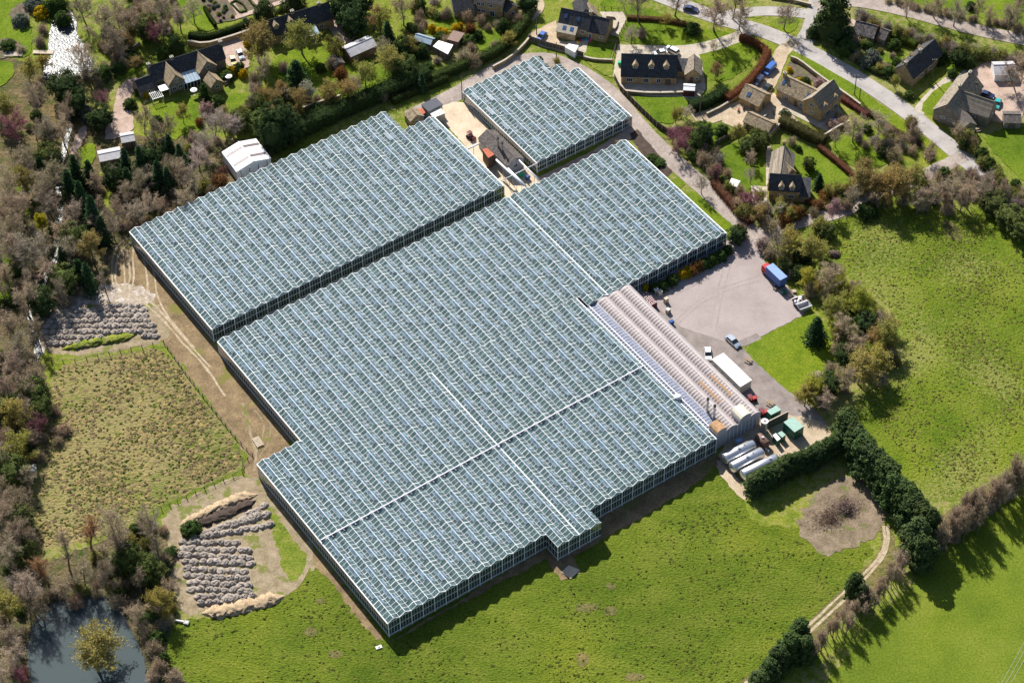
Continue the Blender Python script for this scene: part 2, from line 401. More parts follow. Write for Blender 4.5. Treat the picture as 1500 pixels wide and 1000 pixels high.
# ------------------------------------------------------------------ ground sheets
LAYER = [0]
def nextz():
    LAYER[0] += 1; return 0.0016 * LAYER[0] + 0.004
def rough_poly(pts, amp, step=1.5, seed=1):
    r = random.Random(seed); out = []
    n = len(pts)
    for i in range(n):
        a, b = pts[i], pts[(i + 1) % n]; L = math.hypot(b[0] - a[0], b[1] - a[1]); k = max(1, min(60, int(L / step)))
        nx, ny = (-(b[1] - a[1]) / max(L, 1e-6), (b[0] - a[0]) / max(L, 1e-6))
        for j in range(k):
            f = j / k; d = 0 if j == 0 else r.uniform(-amp, amp)
            out.append((a[0] + (b[0] - a[0]) * f + nx * d, a[1] + (b[1] - a[1]) * f + ny * d))
    return out
def smooth_poly(pts, it=2, closed=True):
    for _ in range(it):
        o = []; n = len(pts)
        rng = range(n) if closed else range(n - 1)
        if not closed: o.append(pts[0])
        for i in rng:
            a, b = pts[i], pts[(i + 1) % n]
            o.append((a[0] * .75 + b[0] * .25, a[1] * .75 + b[1] * .25)); o.append((a[0] * .25 + b[0] * .75, a[1] * .25 + b[1] * .75))
        if not closed: o.append(pts[-1])
        pts = o
    return pts
def sheet(name, pts, mat, z=None, parent=None, kind='structure', label=None):
    z = nextz() if z is None else z
    V = [Vector((x, y, z)) for x, y in pts]
    tr = geometry.tessellate_polygon([V])
    o = MB().add(V, [t if (V[t[1]] - V[t[0]]).cross(V[t[2]] - V[t[0]]).z > 0 else (t[0], t[2], t[1]) for t in tr]).build(name, mat, parent)
    if kind and parent is None: o['kind'] = kind
    if label: o['label'] = label
    return o
def patch(name, px, mat, amp=0.35, sm=1, z=None, label=None, step=1.5):
    pts = [G(*p) for p in px]
    if sm: pts = smooth_poly(pts, sm)
    if amp:
        if amp >= .2: pts = rough_poly(pts, amp * 1.6, 5.0, len(px))
        pts = rough_poly(pts, amp, .9, len(name) + len(px))
    return sheet(name, pts, mat, z, label=label)
def ribbon_pts(pts, w, sm=2):
    pts = smooth_poly(pts, sm, False) if sm else pts
    L, R = [], []
    for i, p in enumerate(pts):
        a = pts[max(0, i - 1)]; b = pts[min(len(pts) - 1, i + 1)]; d = math.hypot(b[0] - a[0], b[1] - a[1]) or 1
        nx, ny = -(b[1] - a[1]) / d, (b[0] - a[0]) / d
        ww = w if not isinstance(w, (list, tuple)) else w[0] + (w[1] - w[0]) * i / (len(pts) - 1)
        L.append((p[0] + nx * ww / 2, p[1] + ny * ww / 2)); R.append((p[0] - nx * ww / 2, p[1] - ny * ww / 2))
    return L, R
def ribbon(name, px, w, mat, sm=2, z=None, amp=0.0, label=None):
    L, R = ribbon_pts([G(*p) for p in px], w, sm); z = nextz() if z is None else z
    r = random.Random(len(px) * 7 + int(px[0][0]))
    if amp:
        L = [(x + r.uniform(-amp, amp), y + r.uniform(-amp, amp)) for x, y in L]; R = [(x + r.uniform(-amp, amp), y + r.uniform(-amp, amp)) for x, y in R]
    m = MB(); n = len(L)
    m.add([(x, y, z) for x, y in L] + [(x, y, z) for x, y in R], [(n + i, n + i + 1, i + 1, i) for i in range(n - 1)])
    o = m.build(name, mat); o['kind'] = 'structure'
    if label: o['label'] = label
    return o

# ------------------------------------------------------------------ THE SETTING: ground, fields, roads, water
sheet('ground', [(-1500, -1500), (1500, -1500), (1500, 1500), (-1500, 1500)], 'verge', 0.0)
# woodland floor in the west, under the trees
patch('wood_floor', [(-80, 60), (60, 95), (130, 150), (200, 200), (330, 205), (400, 200), (420, 215), (340, 275), (190, 345), (165, 370), (160, 430), (70, 450), (55, 520), (72, 560), (62, 640), (48, 720), (40, 800), (60, 830), (220, 760), (255, 800), (262, 880), (240, 1000), (236, 1060), (-80, 1060)], 'wood_floor', 0.8)
patch('south_field', [(240, 985), (246, 930), (262, 905), (330, 905), (400, 885), (440, 850), (470, 820), (430, 770), (570, 935), (1050, 665), (1090, 725), (1100, 770), (1180, 770), (1290, 790), (1250, 850), (1110, 985), (1090, 1060), (230, 1060)], 'field', 0.5)
patch('east_field', [(1200, 335), (1260, 310), (1300, 300), (1440, 300), (1500, 345), (1600, 420), (1600, 620), (1500, 665), (1380, 755), (1300, 680), (1240, 610), (1250, 590), (1325, 530), (1320, 470), (1290, 430), (1230, 400), (1215, 370)], 'field_east', 0.5)
patch('southeast_field', [(1200, 1010), (1260, 935), (1340, 850), (1400, 790), (1500, 720), (1640, 640), (1640, 1080), (1180, 1080)], 'field_smooth', 0.6)
patch('meadow', [(75, 537), (160, 520), (240, 506), (300, 585), (362, 668), (350, 688), (290, 715), (228, 746), (180, 775), (120, 790), (40, 815), (42, 760), (58, 690), (62, 640), (72, 590)], 'meadow', 0.6)
patch('bare_strip', [(158, 372), (190, 345), (250, 420), (312, 502), (380, 582), (440, 652), (380, 690), (460, 800), (570, 940), (545, 935), (440, 800), (372, 700), (355, 690), (366, 668), (300, 580), (240, 502), (205, 470), (160, 430), (158, 400)], 'brown_earth', 0.5, 1)
patch('bare_ground', [(232, 752), (300, 715), (372, 690), (400, 730), (470, 822), (440, 850), (400, 885), (330, 905), (262, 900), (252, 850), (250, 800)], 'pale_earth', 0.6)
patch('grass_strip', [(385, 740), (400, 745), (430, 790), (462, 830), (440, 850), (420, 850), (405, 800)], 'verge', 0.5)
patch('dump_ground', [(58, 520), (52, 480), (75, 440), (150, 420), (205, 415), (230, 440), (250, 480), (245, 500), (150, 518)], 'pale_earth', 0.7)
patch('chalk_spread', [(72, 470), (85, 445), (130, 425), (160, 415), (215, 420), (232, 440), (200, 446), (150, 440), (110, 455), (95, 475)], 'chalky', 0.9)
patch('chalk_spill', [(48, 522), (54, 500), (66, 505), (66, 520)], 'chalky', 0.4)
# wheel tracks on the bare strip
for pts in ([(200, 346), (178, 352), (165, 372), (163, 405), (168, 425), (185, 436), (205, 440), (222, 452), (245, 475), (270, 505), (300, 535), (330, 580)],
            [(206, 350), (186, 357), (172, 375), (168, 405), (172, 420), (188, 432), (210, 436), (228, 448), (252, 474), (278, 505), (308, 537)],
            [(214, 352), (222, 380), (226, 405), (232, 440), (250, 470), (285, 510)],
            [(196, 356), (194, 380), (197, 405), (192, 428), (180, 432)], [(186, 365), (190, 390), (190, 415), (180, 428)],
            [(180, 368), (182, 395), (183, 420)], [(206, 362), (214, 395), (218, 425), (212, 436)]):
    ribbon('wheel_track', pts, 0.45, 'wheel_dust', amp=0.12)
for pts in ([(355, 590), (362, 612), (368, 640), (376, 665), (372, 690)], [(372, 600), (388, 620), (384, 645), (374, 665)], [(382, 596), (398, 622), (394, 648), (380, 668)]):
    ribbon('wheel_track', pts, 0.7 if pts[0][0] == 355 else 0.35, 'pale_earth', amp=0.15)
ribbon('wheel_track', [(395, 880), (430, 862), (446, 842), (456, 815), (452, 790)], 1.3, 'pale_earth', amp=0.2)
patch('bare_patch', [(376, 745), (395, 745), (400, 775), (390, 800), (380, 780)], 'pale_earth', 0.4)
for x, y, a, b in ((455, 925, 16, 9), (490, 958, 14, 8), (860, 890, 22, 8), (852, 965, 12, 14), (895, 858, 9, 6), (895, 895, 16, 8), (470, 880, 10, 5), (930, 990, 20, 8)):
    patch('worn_patch', [(x + a * math.cos(i * PI / 4) * rnd.uniform(.6, 1.1), y + b * math.sin(i * PI / 4) * rnd.uniform(.6, 1.1)) for i in range(8)], 'worn', 0.7, 2)
patch('straw_patch', [(1378, 325), (1395, 322), (1412, 345), (1405, 355), (1385, 345)], 'worn', 0.8)
# bonfire clearing and field track
ribbon('hedge_bank', [(1090, 1020), (1160, 955), (1230, 890), (1310, 820), (1340, 800)], 5.0, 'worn', amp=0.5)
ribbon('hedge_bank', [(1340, 800), (1400, 762), (1450, 725), (1520, 680), (1600, 630)], 6.0, 'worn', amp=0.5)
ground_mat('dark_earth', (0.20, 0.155, 0.105), (0.13, 0.10, 0.065), (0.28, 0.22, 0.155), 0.35, 2.2, bs=0.8, spots=((0.12, 0.15, 0.035), 0.25, 0.57))
patch('bare_clearing', [(1165, 775), (1178, 742), (1210, 708), (1262, 690), (1292, 735), (1300, 770), (1262, 798), (1205, 817), (1188, 796)], 'dark_earth', 0.8)
ribbon('field_track', [(1014, 1080), (1110, 989), (1184, 922), (1240, 868), (1290, 820), (1302, 795), (1297, 770)], 3.0, 'worn', amp=0.3)
for d in (0, 6):
    ribbon('wheel_track', [(1010 + d, 1080 - d), (1106 + d, 988 + d), (1180 + d, 920 + d), (1235 + d, 868 + d), (1285 + d, 822), (1298 + d * .6, 795), (1294 + d, 770)], 0.7, 'wheel_dust', amp=0.12)
# soil under the glasshouse eaves
patch('bare_soil', [(570, 940), (700, 872), (800, 818), (822, 850), (850, 840), (840, 815), (890, 785), (1000, 722), (1052, 680), (1085, 700), (1090, 720), (1050, 665), (800, 800)], 'brown_earth', 0.3, 0)
patch('bare_soil', [(1050, 668), (1092, 712), (1094, 735), (1080, 725), (1050, 690)], 'gravel_drive', 0.3, 1)
# works yard, service road, drives
patch('works_yard', [(920, 420), (1062, 356), (1088, 335), (1098, 330), (1125, 345), (1112, 372), (1132, 395), (1165, 432), (1188, 455), (1140, 480), (1085, 508), (1060, 520), (1000, 480), (930, 440)], 'asphalt_yard', 0.25, 1)
patch('service_road', [(930, 425), (1000, 480), (1085, 508), (1140, 556), (1195, 600), (1215, 628), (1160, 640), (1120, 640), (1108, 612), (1000, 520)], 'asphalt_drive', 0.15, 0)
patch('gravel_yard', [(1100, 620), (1160, 605), (1215, 620), (1220, 645), (1180, 668), (1150, 690), (1060, 690), (1050, 660)], 'gravel_drive', 0.3, 1)
ribbon('drive', [(1108, 350), (1075, 318), (1040, 282), (1000, 248), (960, 212), (930, 180), (908, 152), (880, 125), (850, 105), (800, 84), (745, 92), (700, 120), (665, 140), (600, 172)], 5.6, 'lane_stone', 2, amp=0.1)
patch('concrete_apron', [(640, 160), (662, 150), (684, 150), (722, 196), (760, 235), (792, 262), (790, 280), (742, 290), (700, 235), (660, 190), (645, 178)], 'concrete_pad', 0.2, 0)
patch('yard_passage', [(785, 262), (860, 226), (925, 184), (935, 192), (918, 212), (790, 275)], 'pink_gravel', 0.2, 0)
patch('soil_bed', [(922, 196), (934, 190), (985, 252), (972, 262), (950, 240)], 'dark_soil', 0.25, 0)
patch('roadside_lawn', [(978, 265), (998, 262), (1004, 270), (990, 280)], 'lawn', 0.2, 0)
patch('roadside_lawn', [(1005, 283), (1020, 282), (1045, 305), (1076, 332), (1066, 345), (1030, 312)], 'lawn', 0.2, 0)
patch('site_lawn', [(1085, 508), (1140, 482), (1190, 456), (1215, 480), (1230, 520), (1205, 560), (1180, 590), (1150, 570), (1115, 538)], 'lawn', 0.25, 1)
ground_mat('tyre_mark', (0.315, 0.266, 0.256), (0.275, 0.232, 0.224), (0.35, 0.30, 0.288), 0.5, 2.0, bs=0.1, bd=0.02)
for pts in ([(990, 470), (1020, 440), (1060, 420), (1110, 405)], [(994, 474), (1024, 445), (1064, 425), (1112, 411)], [(1075, 345), (1062, 385), (1050, 430), (1040, 480)], [(1082, 348), (1070, 388), (1058, 432), (1048, 486)]):
    ribbon('tyre_mark', pts, .4, 'tyre_mark', amp=.06)
patch('tarmac_patch', [(1082, 500), (1108, 488), (1116, 496), (1090, 508)], 'asphalt_drive', .05, 0)
patch('tarmac_patch', [(985, 425), (1035, 402), (1040, 408), (990, 432)], 'tyre_mark', .05, 0)
for p in ([(1150, 60), (1172, 66), (1170, 70), (1150, 64)], [(1290, 138), (1320, 158), (1316, 162), (1288, 142)], [(1400, 222), (1420, 240), (1416, 242), (1397, 225)], [(1040, 22), (1075, 33), (1073, 36), (1040, 26)]):
    patch('road_patch', p, 'asphalt_drive', .08, 0)
# village roads
road = [(900, -30), (975, -2), (1040, 24), (1105, 42), (1160, 62), (1205, 86), (1262, 118), (1335, 168), (1400, 222), (1460, 272), (1520, 318), (1580, 360)]
patch('village_green', [(880, -20), (905, 0), (1030, 40), (1120, 62), (1085, 110), (1045, 125), (1000, 70), (905, 62), (880, 40)], 'lawn', 0.4)
patch('roadside_verge', [(1130, 62), (1190, 78), (1265, 135), (1330, 182), (1400, 238), (1380, 248), (1300, 200), (1230, 150), (1160, 85)], 'lawn', 0.3)
patch('roadside_verge', [(1185, 45), (1200, 20), (1330, 110), (1420, 170), (1440, 205), (1395, 212), (1330, 160), (1250, 108), (1200, 78)], 'verge', 0.4)
patch('village_field', [(1240, -30), (1600, -30), (1600, 50), (1500, 45), (1440, 28), (1380, 12), (1300, 0)], 'lawn', 0.4)
patch('roadside_verge', [(1105, 30), (1125, 20), (1170, 12), (1188, 5), (1185, -10), (1000, -10), (1020, 5)], 'verge', 0.3)
ribbon('village_road', road, 5.4, 'asphalt_road', 2, amp=0.08)
ribbon('village_road', [(1176, 66), (1188, 44), (1196, 15), (1200, -30)], [5.5, 4.6], 'asphalt_road', 2, amp=0.08)
ribbon('village_road', [(1060, 24), (1110, 16), (1160, 18), (1190, 22)], 4.2, 'asphalt_road', 2, amp=0.08)
ribbon('back_road', [(1196, 12), (1240, 0), (1300, 10), (1360, 25), (1430, 45), (1520, 62)], 5.0, 'lane_stone', 2, amp=0.1)
patch('traffic_island', [(1125, 34), (1148, 24), (1172, 27), (1166, 44), (1153, 50), (1138, 44)], 'lawn', 0.2, 1)
ribbon('lane', [(1100, 348), (1150, 332), (1184, 322), (1228, 312), (1258, 298), (1285, 286), (1335, 268), (1390, 240), (1412, 228)], 4.4, 'lane_stone', 2, amp=0.15)
ribbon('house_drive', [(1100, 44), (1078, 56), (1050, 66), (1015, 74), (985, 76)], [4.0, 5.0], 'paving', 2, amp=0.1)
patch('house_forecourt', [(905, 66), (990, 68), (1020, 74), (1028, 90), (1034, 130), (1020, 150), (1000, 150), (910, 135), (898, 110)], 'paving', 0.1, 0)
ribbon('house_drive', [(1168, 60), (1148, 72), (1138, 92), (1128, 118), (1112, 140), (1085, 160), (1050, 168), (1020, 178)], [3.6, 6.0], 'gravel_drive', 2, amp=0.15)
patch('gravel_court', [(1100, 140), (1130, 130), (1150, 160), (1180, 185), (1130, 192), (1080, 190), (1050, 175)], 'gravel_drive', 0.2)
ribbon('house_drive', [(1345, 165), (1365, 140), (1385, 122), (1405, 110), (1430, 108)], 3.4, 'paving', 2, amp=0.1)
patch('house_lawn', [(1345, 160), (1372, 128), (1405, 114), (1418, 120), (1385, 160), (1365, 172)], 'lawn', 0.2)
patch('gravel_court', [(1425, 95), (1510, 80), (1510, 170), (1450, 185), (1440, 150), (1425, 120)], 'pink_gravel', 0.2)
patch('house_lawn', [(1430, 190), (1600, 180), (1600, 330), (1540, 300), (1470, 240)], 'lawn', 0.3)
# house gardens
patch('house_lawn', [(928, 142), (1000, 142), (1012, 152), (985, 182), (965, 180), (940, 160)], 'lawn', 0.15, 0)
patch('house_lawn', [(1010, 185), (1025, 175), (1080, 190), (1072, 205), (1050, 215), (1010, 200)], 'lawn', 0.2)
patch('house_lawn', [(1050, 225), (1085, 205), (1110, 215), (1125, 240), (1122, 285), (1075, 290), (1060, 255)], 'lawn', 0.2)
patch('house_lawn', [(1140, 205), (1165, 210), (1210, 225), (1255, 268), (1225, 280), (1195, 285), (1175, 260), (1150, 240)], 'lawn', 0.2)
patch('house_lawn', [(1210, 210), (1250, 180), (1290, 195), (1320, 215), (1300, 245), (1250, 250)], 'lawn', 0.2)
patch('house_path', [(1100, 272), (1124, 274), (1124, 292), (1120, 310), (1112, 305), (1102, 295)], 'paving', 0.05, 0)
patch('house_path', [(1122, 214), (1129, 214), (1128, 262), (1122, 275)], 'paving', 0.05, 0)
patch('house_terrace', [(1130, 142), (1160, 168), (1215, 195), (1240, 178), (1225, 150), (1200, 170), (1155, 150)], 'paving', 0.05, 0)
patch('garden_bed', [(1153, 92), (1165, 90), (1205, 118), (1200, 125), (1175, 112), (1158, 115)], 'bed_soil', 0.2)
patch('house_lawn', [(1290, 78), (1330, 82), (1320, 100), (1300, 105), (1270, 90), (1255, 78)], 'lawn', 0.15)
patch('house_lawn', [(1380, 70), (1420, 90), (1410, 108), (1390, 112)], 'lawn', 0.2)
patch('house_lawn', [(1355, 112), (1372, 108), (1380, 118), (1362, 128)], 'verge', 0.15)
patch('gravel_path', [(1232, 25), (1256, 30), (1254, 40), (1236, 40)], 'pink_gravel', 0.1)
patch('house_forecourt', [(775, 50), (815, 30), (820, 60), (870, 80), (855, 85), (790, 68)], 'gravel_drive', 0.15, 0)
patch('house_lawn', [(857, 68), (898, 70), (893, 87), (855, 84)], 'lawn', 0.05, 0)
patch('house_patio', [(818, 62), (862, 60), (858, 78), (825, 74)], 'paving', 0.05, 0)
patch('garden_terrace', [(878, 18), (912, 18), (918, 30), (905, 55), (895, 52), (885, 30)], 'paving', 0.1, 0)
patch('gravel_verge', [(856, 86), (898, 90), (898, 115), (880, 108), (862, 94)], 'verge', 0.2, 0)
patch('house_forecourt', [(762, 0), (790, -10), (800, 10), (785, 30), (768, 35), (760, 20)], 'gravel_drive', 0.2)
patch('orchard_lawn', [(640, 28), (662, 12), (680, 18), (672, 35), (655, 46), (636, 40)], 'lawn', 0.2)
patch('orchard_lawn', [(690, 65), (706, 42), (730, 48), (738, 55), (722, 75), (700, 75)], 'lawn', 0.2)
patch('orchard_lawn', [(600, 0), (650, -10), (640, 15), (625, 30), (605, 40)], 'verge', 0.3)
patch('orchard_lawn', [(605, 85), (660, 98), (665, 112), (635, 125), (605, 110)], 'verge', 0.3)
patch('orchard_lawn', [(395, 95), (420, 75), (480, 62), (500, 80), (540, 85), (570, 100), (590, 125), (540, 150), (470, 155), (440, 130), (400, 120)], 'lawn', 0.4)
patch('pink_court', [(472, 15), (490, 12), (500, 38), (525, 50), (510, 68), (490, 55), (478, 35)], 'pink_gravel', 0.2)
patch('house_forecourt', [(320, 62), (352, 52), (362, 75), (368, 105), (330, 100)], 'pink_gravel', 0.2)
patch('house_lawn', [(215, 160), (240, 150), (285, 142), (300, 165), (296, 195), (268, 195), (255, 210), (238, 185)], 'lawn', 0.25)
patch('house_lawn', [(330, 140), (365, 135), (378, 160), (368, 178), (340, 170)], 'lawn', 0.25)
patch('lane_earth', [(150, 205), (165, 165), (172, 125), (200, 112), (205, 120), (190, 145), (195, 175), (195, 195), (165, 205)], 'pink_gravel', 0.4)
patch('lane_earth', [(100, 230), (112, 195), (125, 182), (128, 195), (112, 228)], 'pink_gravel', 0.3)
patch('formal_lawn', [(258, 0), (290, -10), (310, 25), (318, 42), (300, 48), (285, 40), (270, 22)], 'lawn', 0.2)
patch('formal_garden', [(288, 0), (300, -15), (420, -15), (400, 15), (345, 30), (318, 35), (305, 20)], 'bed_soil', 0.2, 0)
ribbon('garden_path', [(340, 28), (370, 18), (400, 8), (440, -6)], 1.6, 'pink_gravel', 1)
ribbon('garden_path', [(330, -10), (345, 12), (352, 24)], 1.4, 'pink_gravel', 1)
ribbon('garden_path', [(362, -10), (378, 6), (384, 14)], 1.2, 'pink_gravel', 1)
patch('lake_lawn', [(-20, -10), (45, -10), (35, 20), (45, 40), (48, 70), (40, 85), (10, 85), (-20, 60)], 'lawn', 0.4)
patch('lake_lawn', [(-20, 92), (20, 90), (22, 110), (0, 130), (-20, 130)], 'lawn', 0.4)
patch('lake_lawn', [(165, 20), (200, 15), (200, 45), (180, 60), (165, 40)], 'verge', 0.4)
patch('plant_bed', [(10, 18), (38, 0), (44, 20), (42, 38), (25, 42)], 'bed_soil', 0.3)
patch('plant_bed', [(-10, 60), (15, 55), (36, 70), (36, 78), (-10, 90)], 'bed_soil', 0.3)
patch('bank_grass', [(105, 225), (140, 205), (140, 240), (112, 250)], 'lawn', 0.3)
patch('bank_grass', [(165, 110), (200, 98), (215, 92), (212, 100), (175, 118)], 'lawn', 0.15, 0)
patch('glade', [(140, 255), (165, 248), (172, 300), (160, 330), (145, 300)], 'verge', 0.4)
patch('bank_grass', [(20, 270), (45, 275), (50, 310), (25, 320)], 'lawn', 0.4)
patch('bank_grass', [(-10, 380), (12, 370), (20, 440), (-10, 450)], 'lawn', 0.4)
# water
patch('lake', [(78, 30), (73, 48), (70, 72), (76, 84), (66, 88), (62, 115), (74, 118), (100, 122), (134, 112), (136, 92), (124, 66), (112, 50), (112, 22), (91, 12)], 'lake_water', 0.3)
ribbon('stream', [(80, 118), (98, 150), (104, 185), (92, 225), (84, 270), (90, 310), (82, 345), (88, 370), (76, 388), (66, 412), (51, 436), (41, 465), (54, 492), (56, 515), (40, 560), (15, 610), (-30, 650)], 1.6, 'stream_water', 2, amp=0.25)
patch('pond', [(42, 975), (40, 950), (48, 912), (66, 890), (100, 870), (140, 862), (165, 868), (178, 895), (192, 925), (206, 948), (214, 975), (216, 1040), (50, 1040)], 'pond_water', 0.25)

# ------------------------------------------------------------------ GLASSHOUSES
PANE = 1.2
BAYC = {}
def bay_meshes(w, L, ze, rise, crop0, crop1, key):
    k = (round(w, 2), round(L, 2), ze, round(crop0, 1), round(crop1, 1), key)
    if k in BAYC: return BAYC[k]
    r = random.Random(int(L * 10) + key); h = w / 2; zr = ze + rise; sl = math.hypot(h, rise); nz = h / sl; nx = rise / sl
    def P(side, s, y, lift=0.0):            # s: 0 gutter .. 1 ridge; side -1 = left slope, +1 = right slope
        x = h * s if side < 0 else w - h * s
        return (x + (-nx if side < 0 else nx) * lift, y, ze + rise * s + nz * lift)
    g = MB()
    for sd in (-1, 1):
        q = [P(sd, 0, 0), P(sd, 0, -L), P(sd, 1, -L), P(sd, 1, 0)]
        g.quad(*(q if sd < 0 else q[::-1]))
    g.tri((0, 0, ze), (h, 0, zr), (w, 0, ze)); g.tri((0, -L, ze), (w, -L, ze), (h, -L, zr))
    n = int(L / PANE); b = MB(); v = MB(); vf = MB()
    def strip(m, sd, s0, s1, y0, y1, l0, l1):
        top = [P(sd, s0, y0, l1), P(sd, s0, y1, l1), P(sd, s1, y1, l1), P(sd, s1, y0, l1)]
        bot = [P(sd, s0, y0, l0), P(sd, s0, y1, l0), P(sd, s1, y1, l0), P(sd, s1, y0, l0)]
        m.add(bot + top, [(4, 5, 6, 7), (0, 1, 5, 4), (1, 2, 6, 5), (2, 3, 7, 6), (3, 0, 4, 7)])
    for i in range(n + 1):
        y = -L * i / n
        for sd in (-1, 1):
            bw = 0.075 if (i + key) % 6 == 0 else 0.038; strip(b, sd, 0.02, 0.97, y + bw, y - bw, 0.004, 0.05)
    # gable bars
    for yy in (0.02, -L - 0.02):
        for fx in (0.25, 0.5, 0.75):
            zt = ze + rise * (1 - abs(fx - 0.5) * 2); b.box(w * fx - 0.03, w * fx + 0.03, yy - 0.02, yy + 0.02, ze, zt)
        b.bar((0.05, yy, ze + 0.02), (h, yy, zr + 0.02), 0.05); b.bar((w - 0.05, yy, ze + 0.02), (h, yy, zr + 0.02), 0.05)
    # ridge vents: wide ones stayed open along the right slope, fewer on the left
    for sd, start, cyc, wid in ((1, 1 + key, 4, 2), (-1, 2 + key * 2, 6, 3)):
        i = start
        while i < n - wid:
            y0, y1 = -L * i / n - 0.06, -L * (i + wid) / n + 0.06
            if r.random() < .12: i += cyc; continue
            op = 0.06 + r.random() * 0.14
            q = [P(sd, 0.53, y0, 0.05 + op), P(sd, 0.53, y1, 0.05 + op), P(sd, 0.985, y1, 0.06), P(sd, 0.985, y0, 0.06)]
            v.quad(*(q if sd < 0 else q[::-1]))
            for a_, c_ in ((0, 1), (1, 2), (3, 0)):
                vf.bar(q[a_], q[c_], 0.03, 4, caps=False)
            i += cyc
    cr = []
    for row in range(2):
        x0 = w * (0.27 + 0.46 * row)
        m_ = int((crop1 - crop0) * 7)
        for j in range(m_):
            y = -(crop0 + (crop1 - crop0) * (j + r.random()) / m_); c = Vector((x0 + r.gauss(0, 0.16), y, r.uniform(1.3, 2.9)))
            u_ = Vector((r.gauss(0, 1), r.gauss(0, 1), r.gauss(0, 0.5))).normalized() * 0.26; t_ = u_.orthogonal().normalized() * 0.2
            cr += [c - u_ - t_, c + u_ - t_, c + u_ + t_, c - u_ + t_]
    res = dict(glass=mesh_from(g, 'roof_bay', 'roof_glass'), bars=mesh_from(b, 'glazing_bars', 'white_frame'),
               vent=mesh_from(v, 'roof_vents', 'vent_glass'), vframe=mesh_from(vf, 'vent_frames', 'white_frame'))
    if cr: res['crop'] = mesh_arr('crop_row', [tuple(c) for c in cr], np.arange(len(cr)).reshape(-1, 4), 'leaf')
    BAYC[k] = res; return res
def mesh_from(mb, name, mat):
    me = bpy.data.meshes.new(name); me.from_pydata(mb.v, [], mb.f); me.materials.append(MATS[mat]); me.update(); return me
def box_mesh(name, mat, x0, x1, y0, y1, z0, z1):
    return mesh_from(MB().box(x0, x1, y0, y1, z0, z1), name, mat)

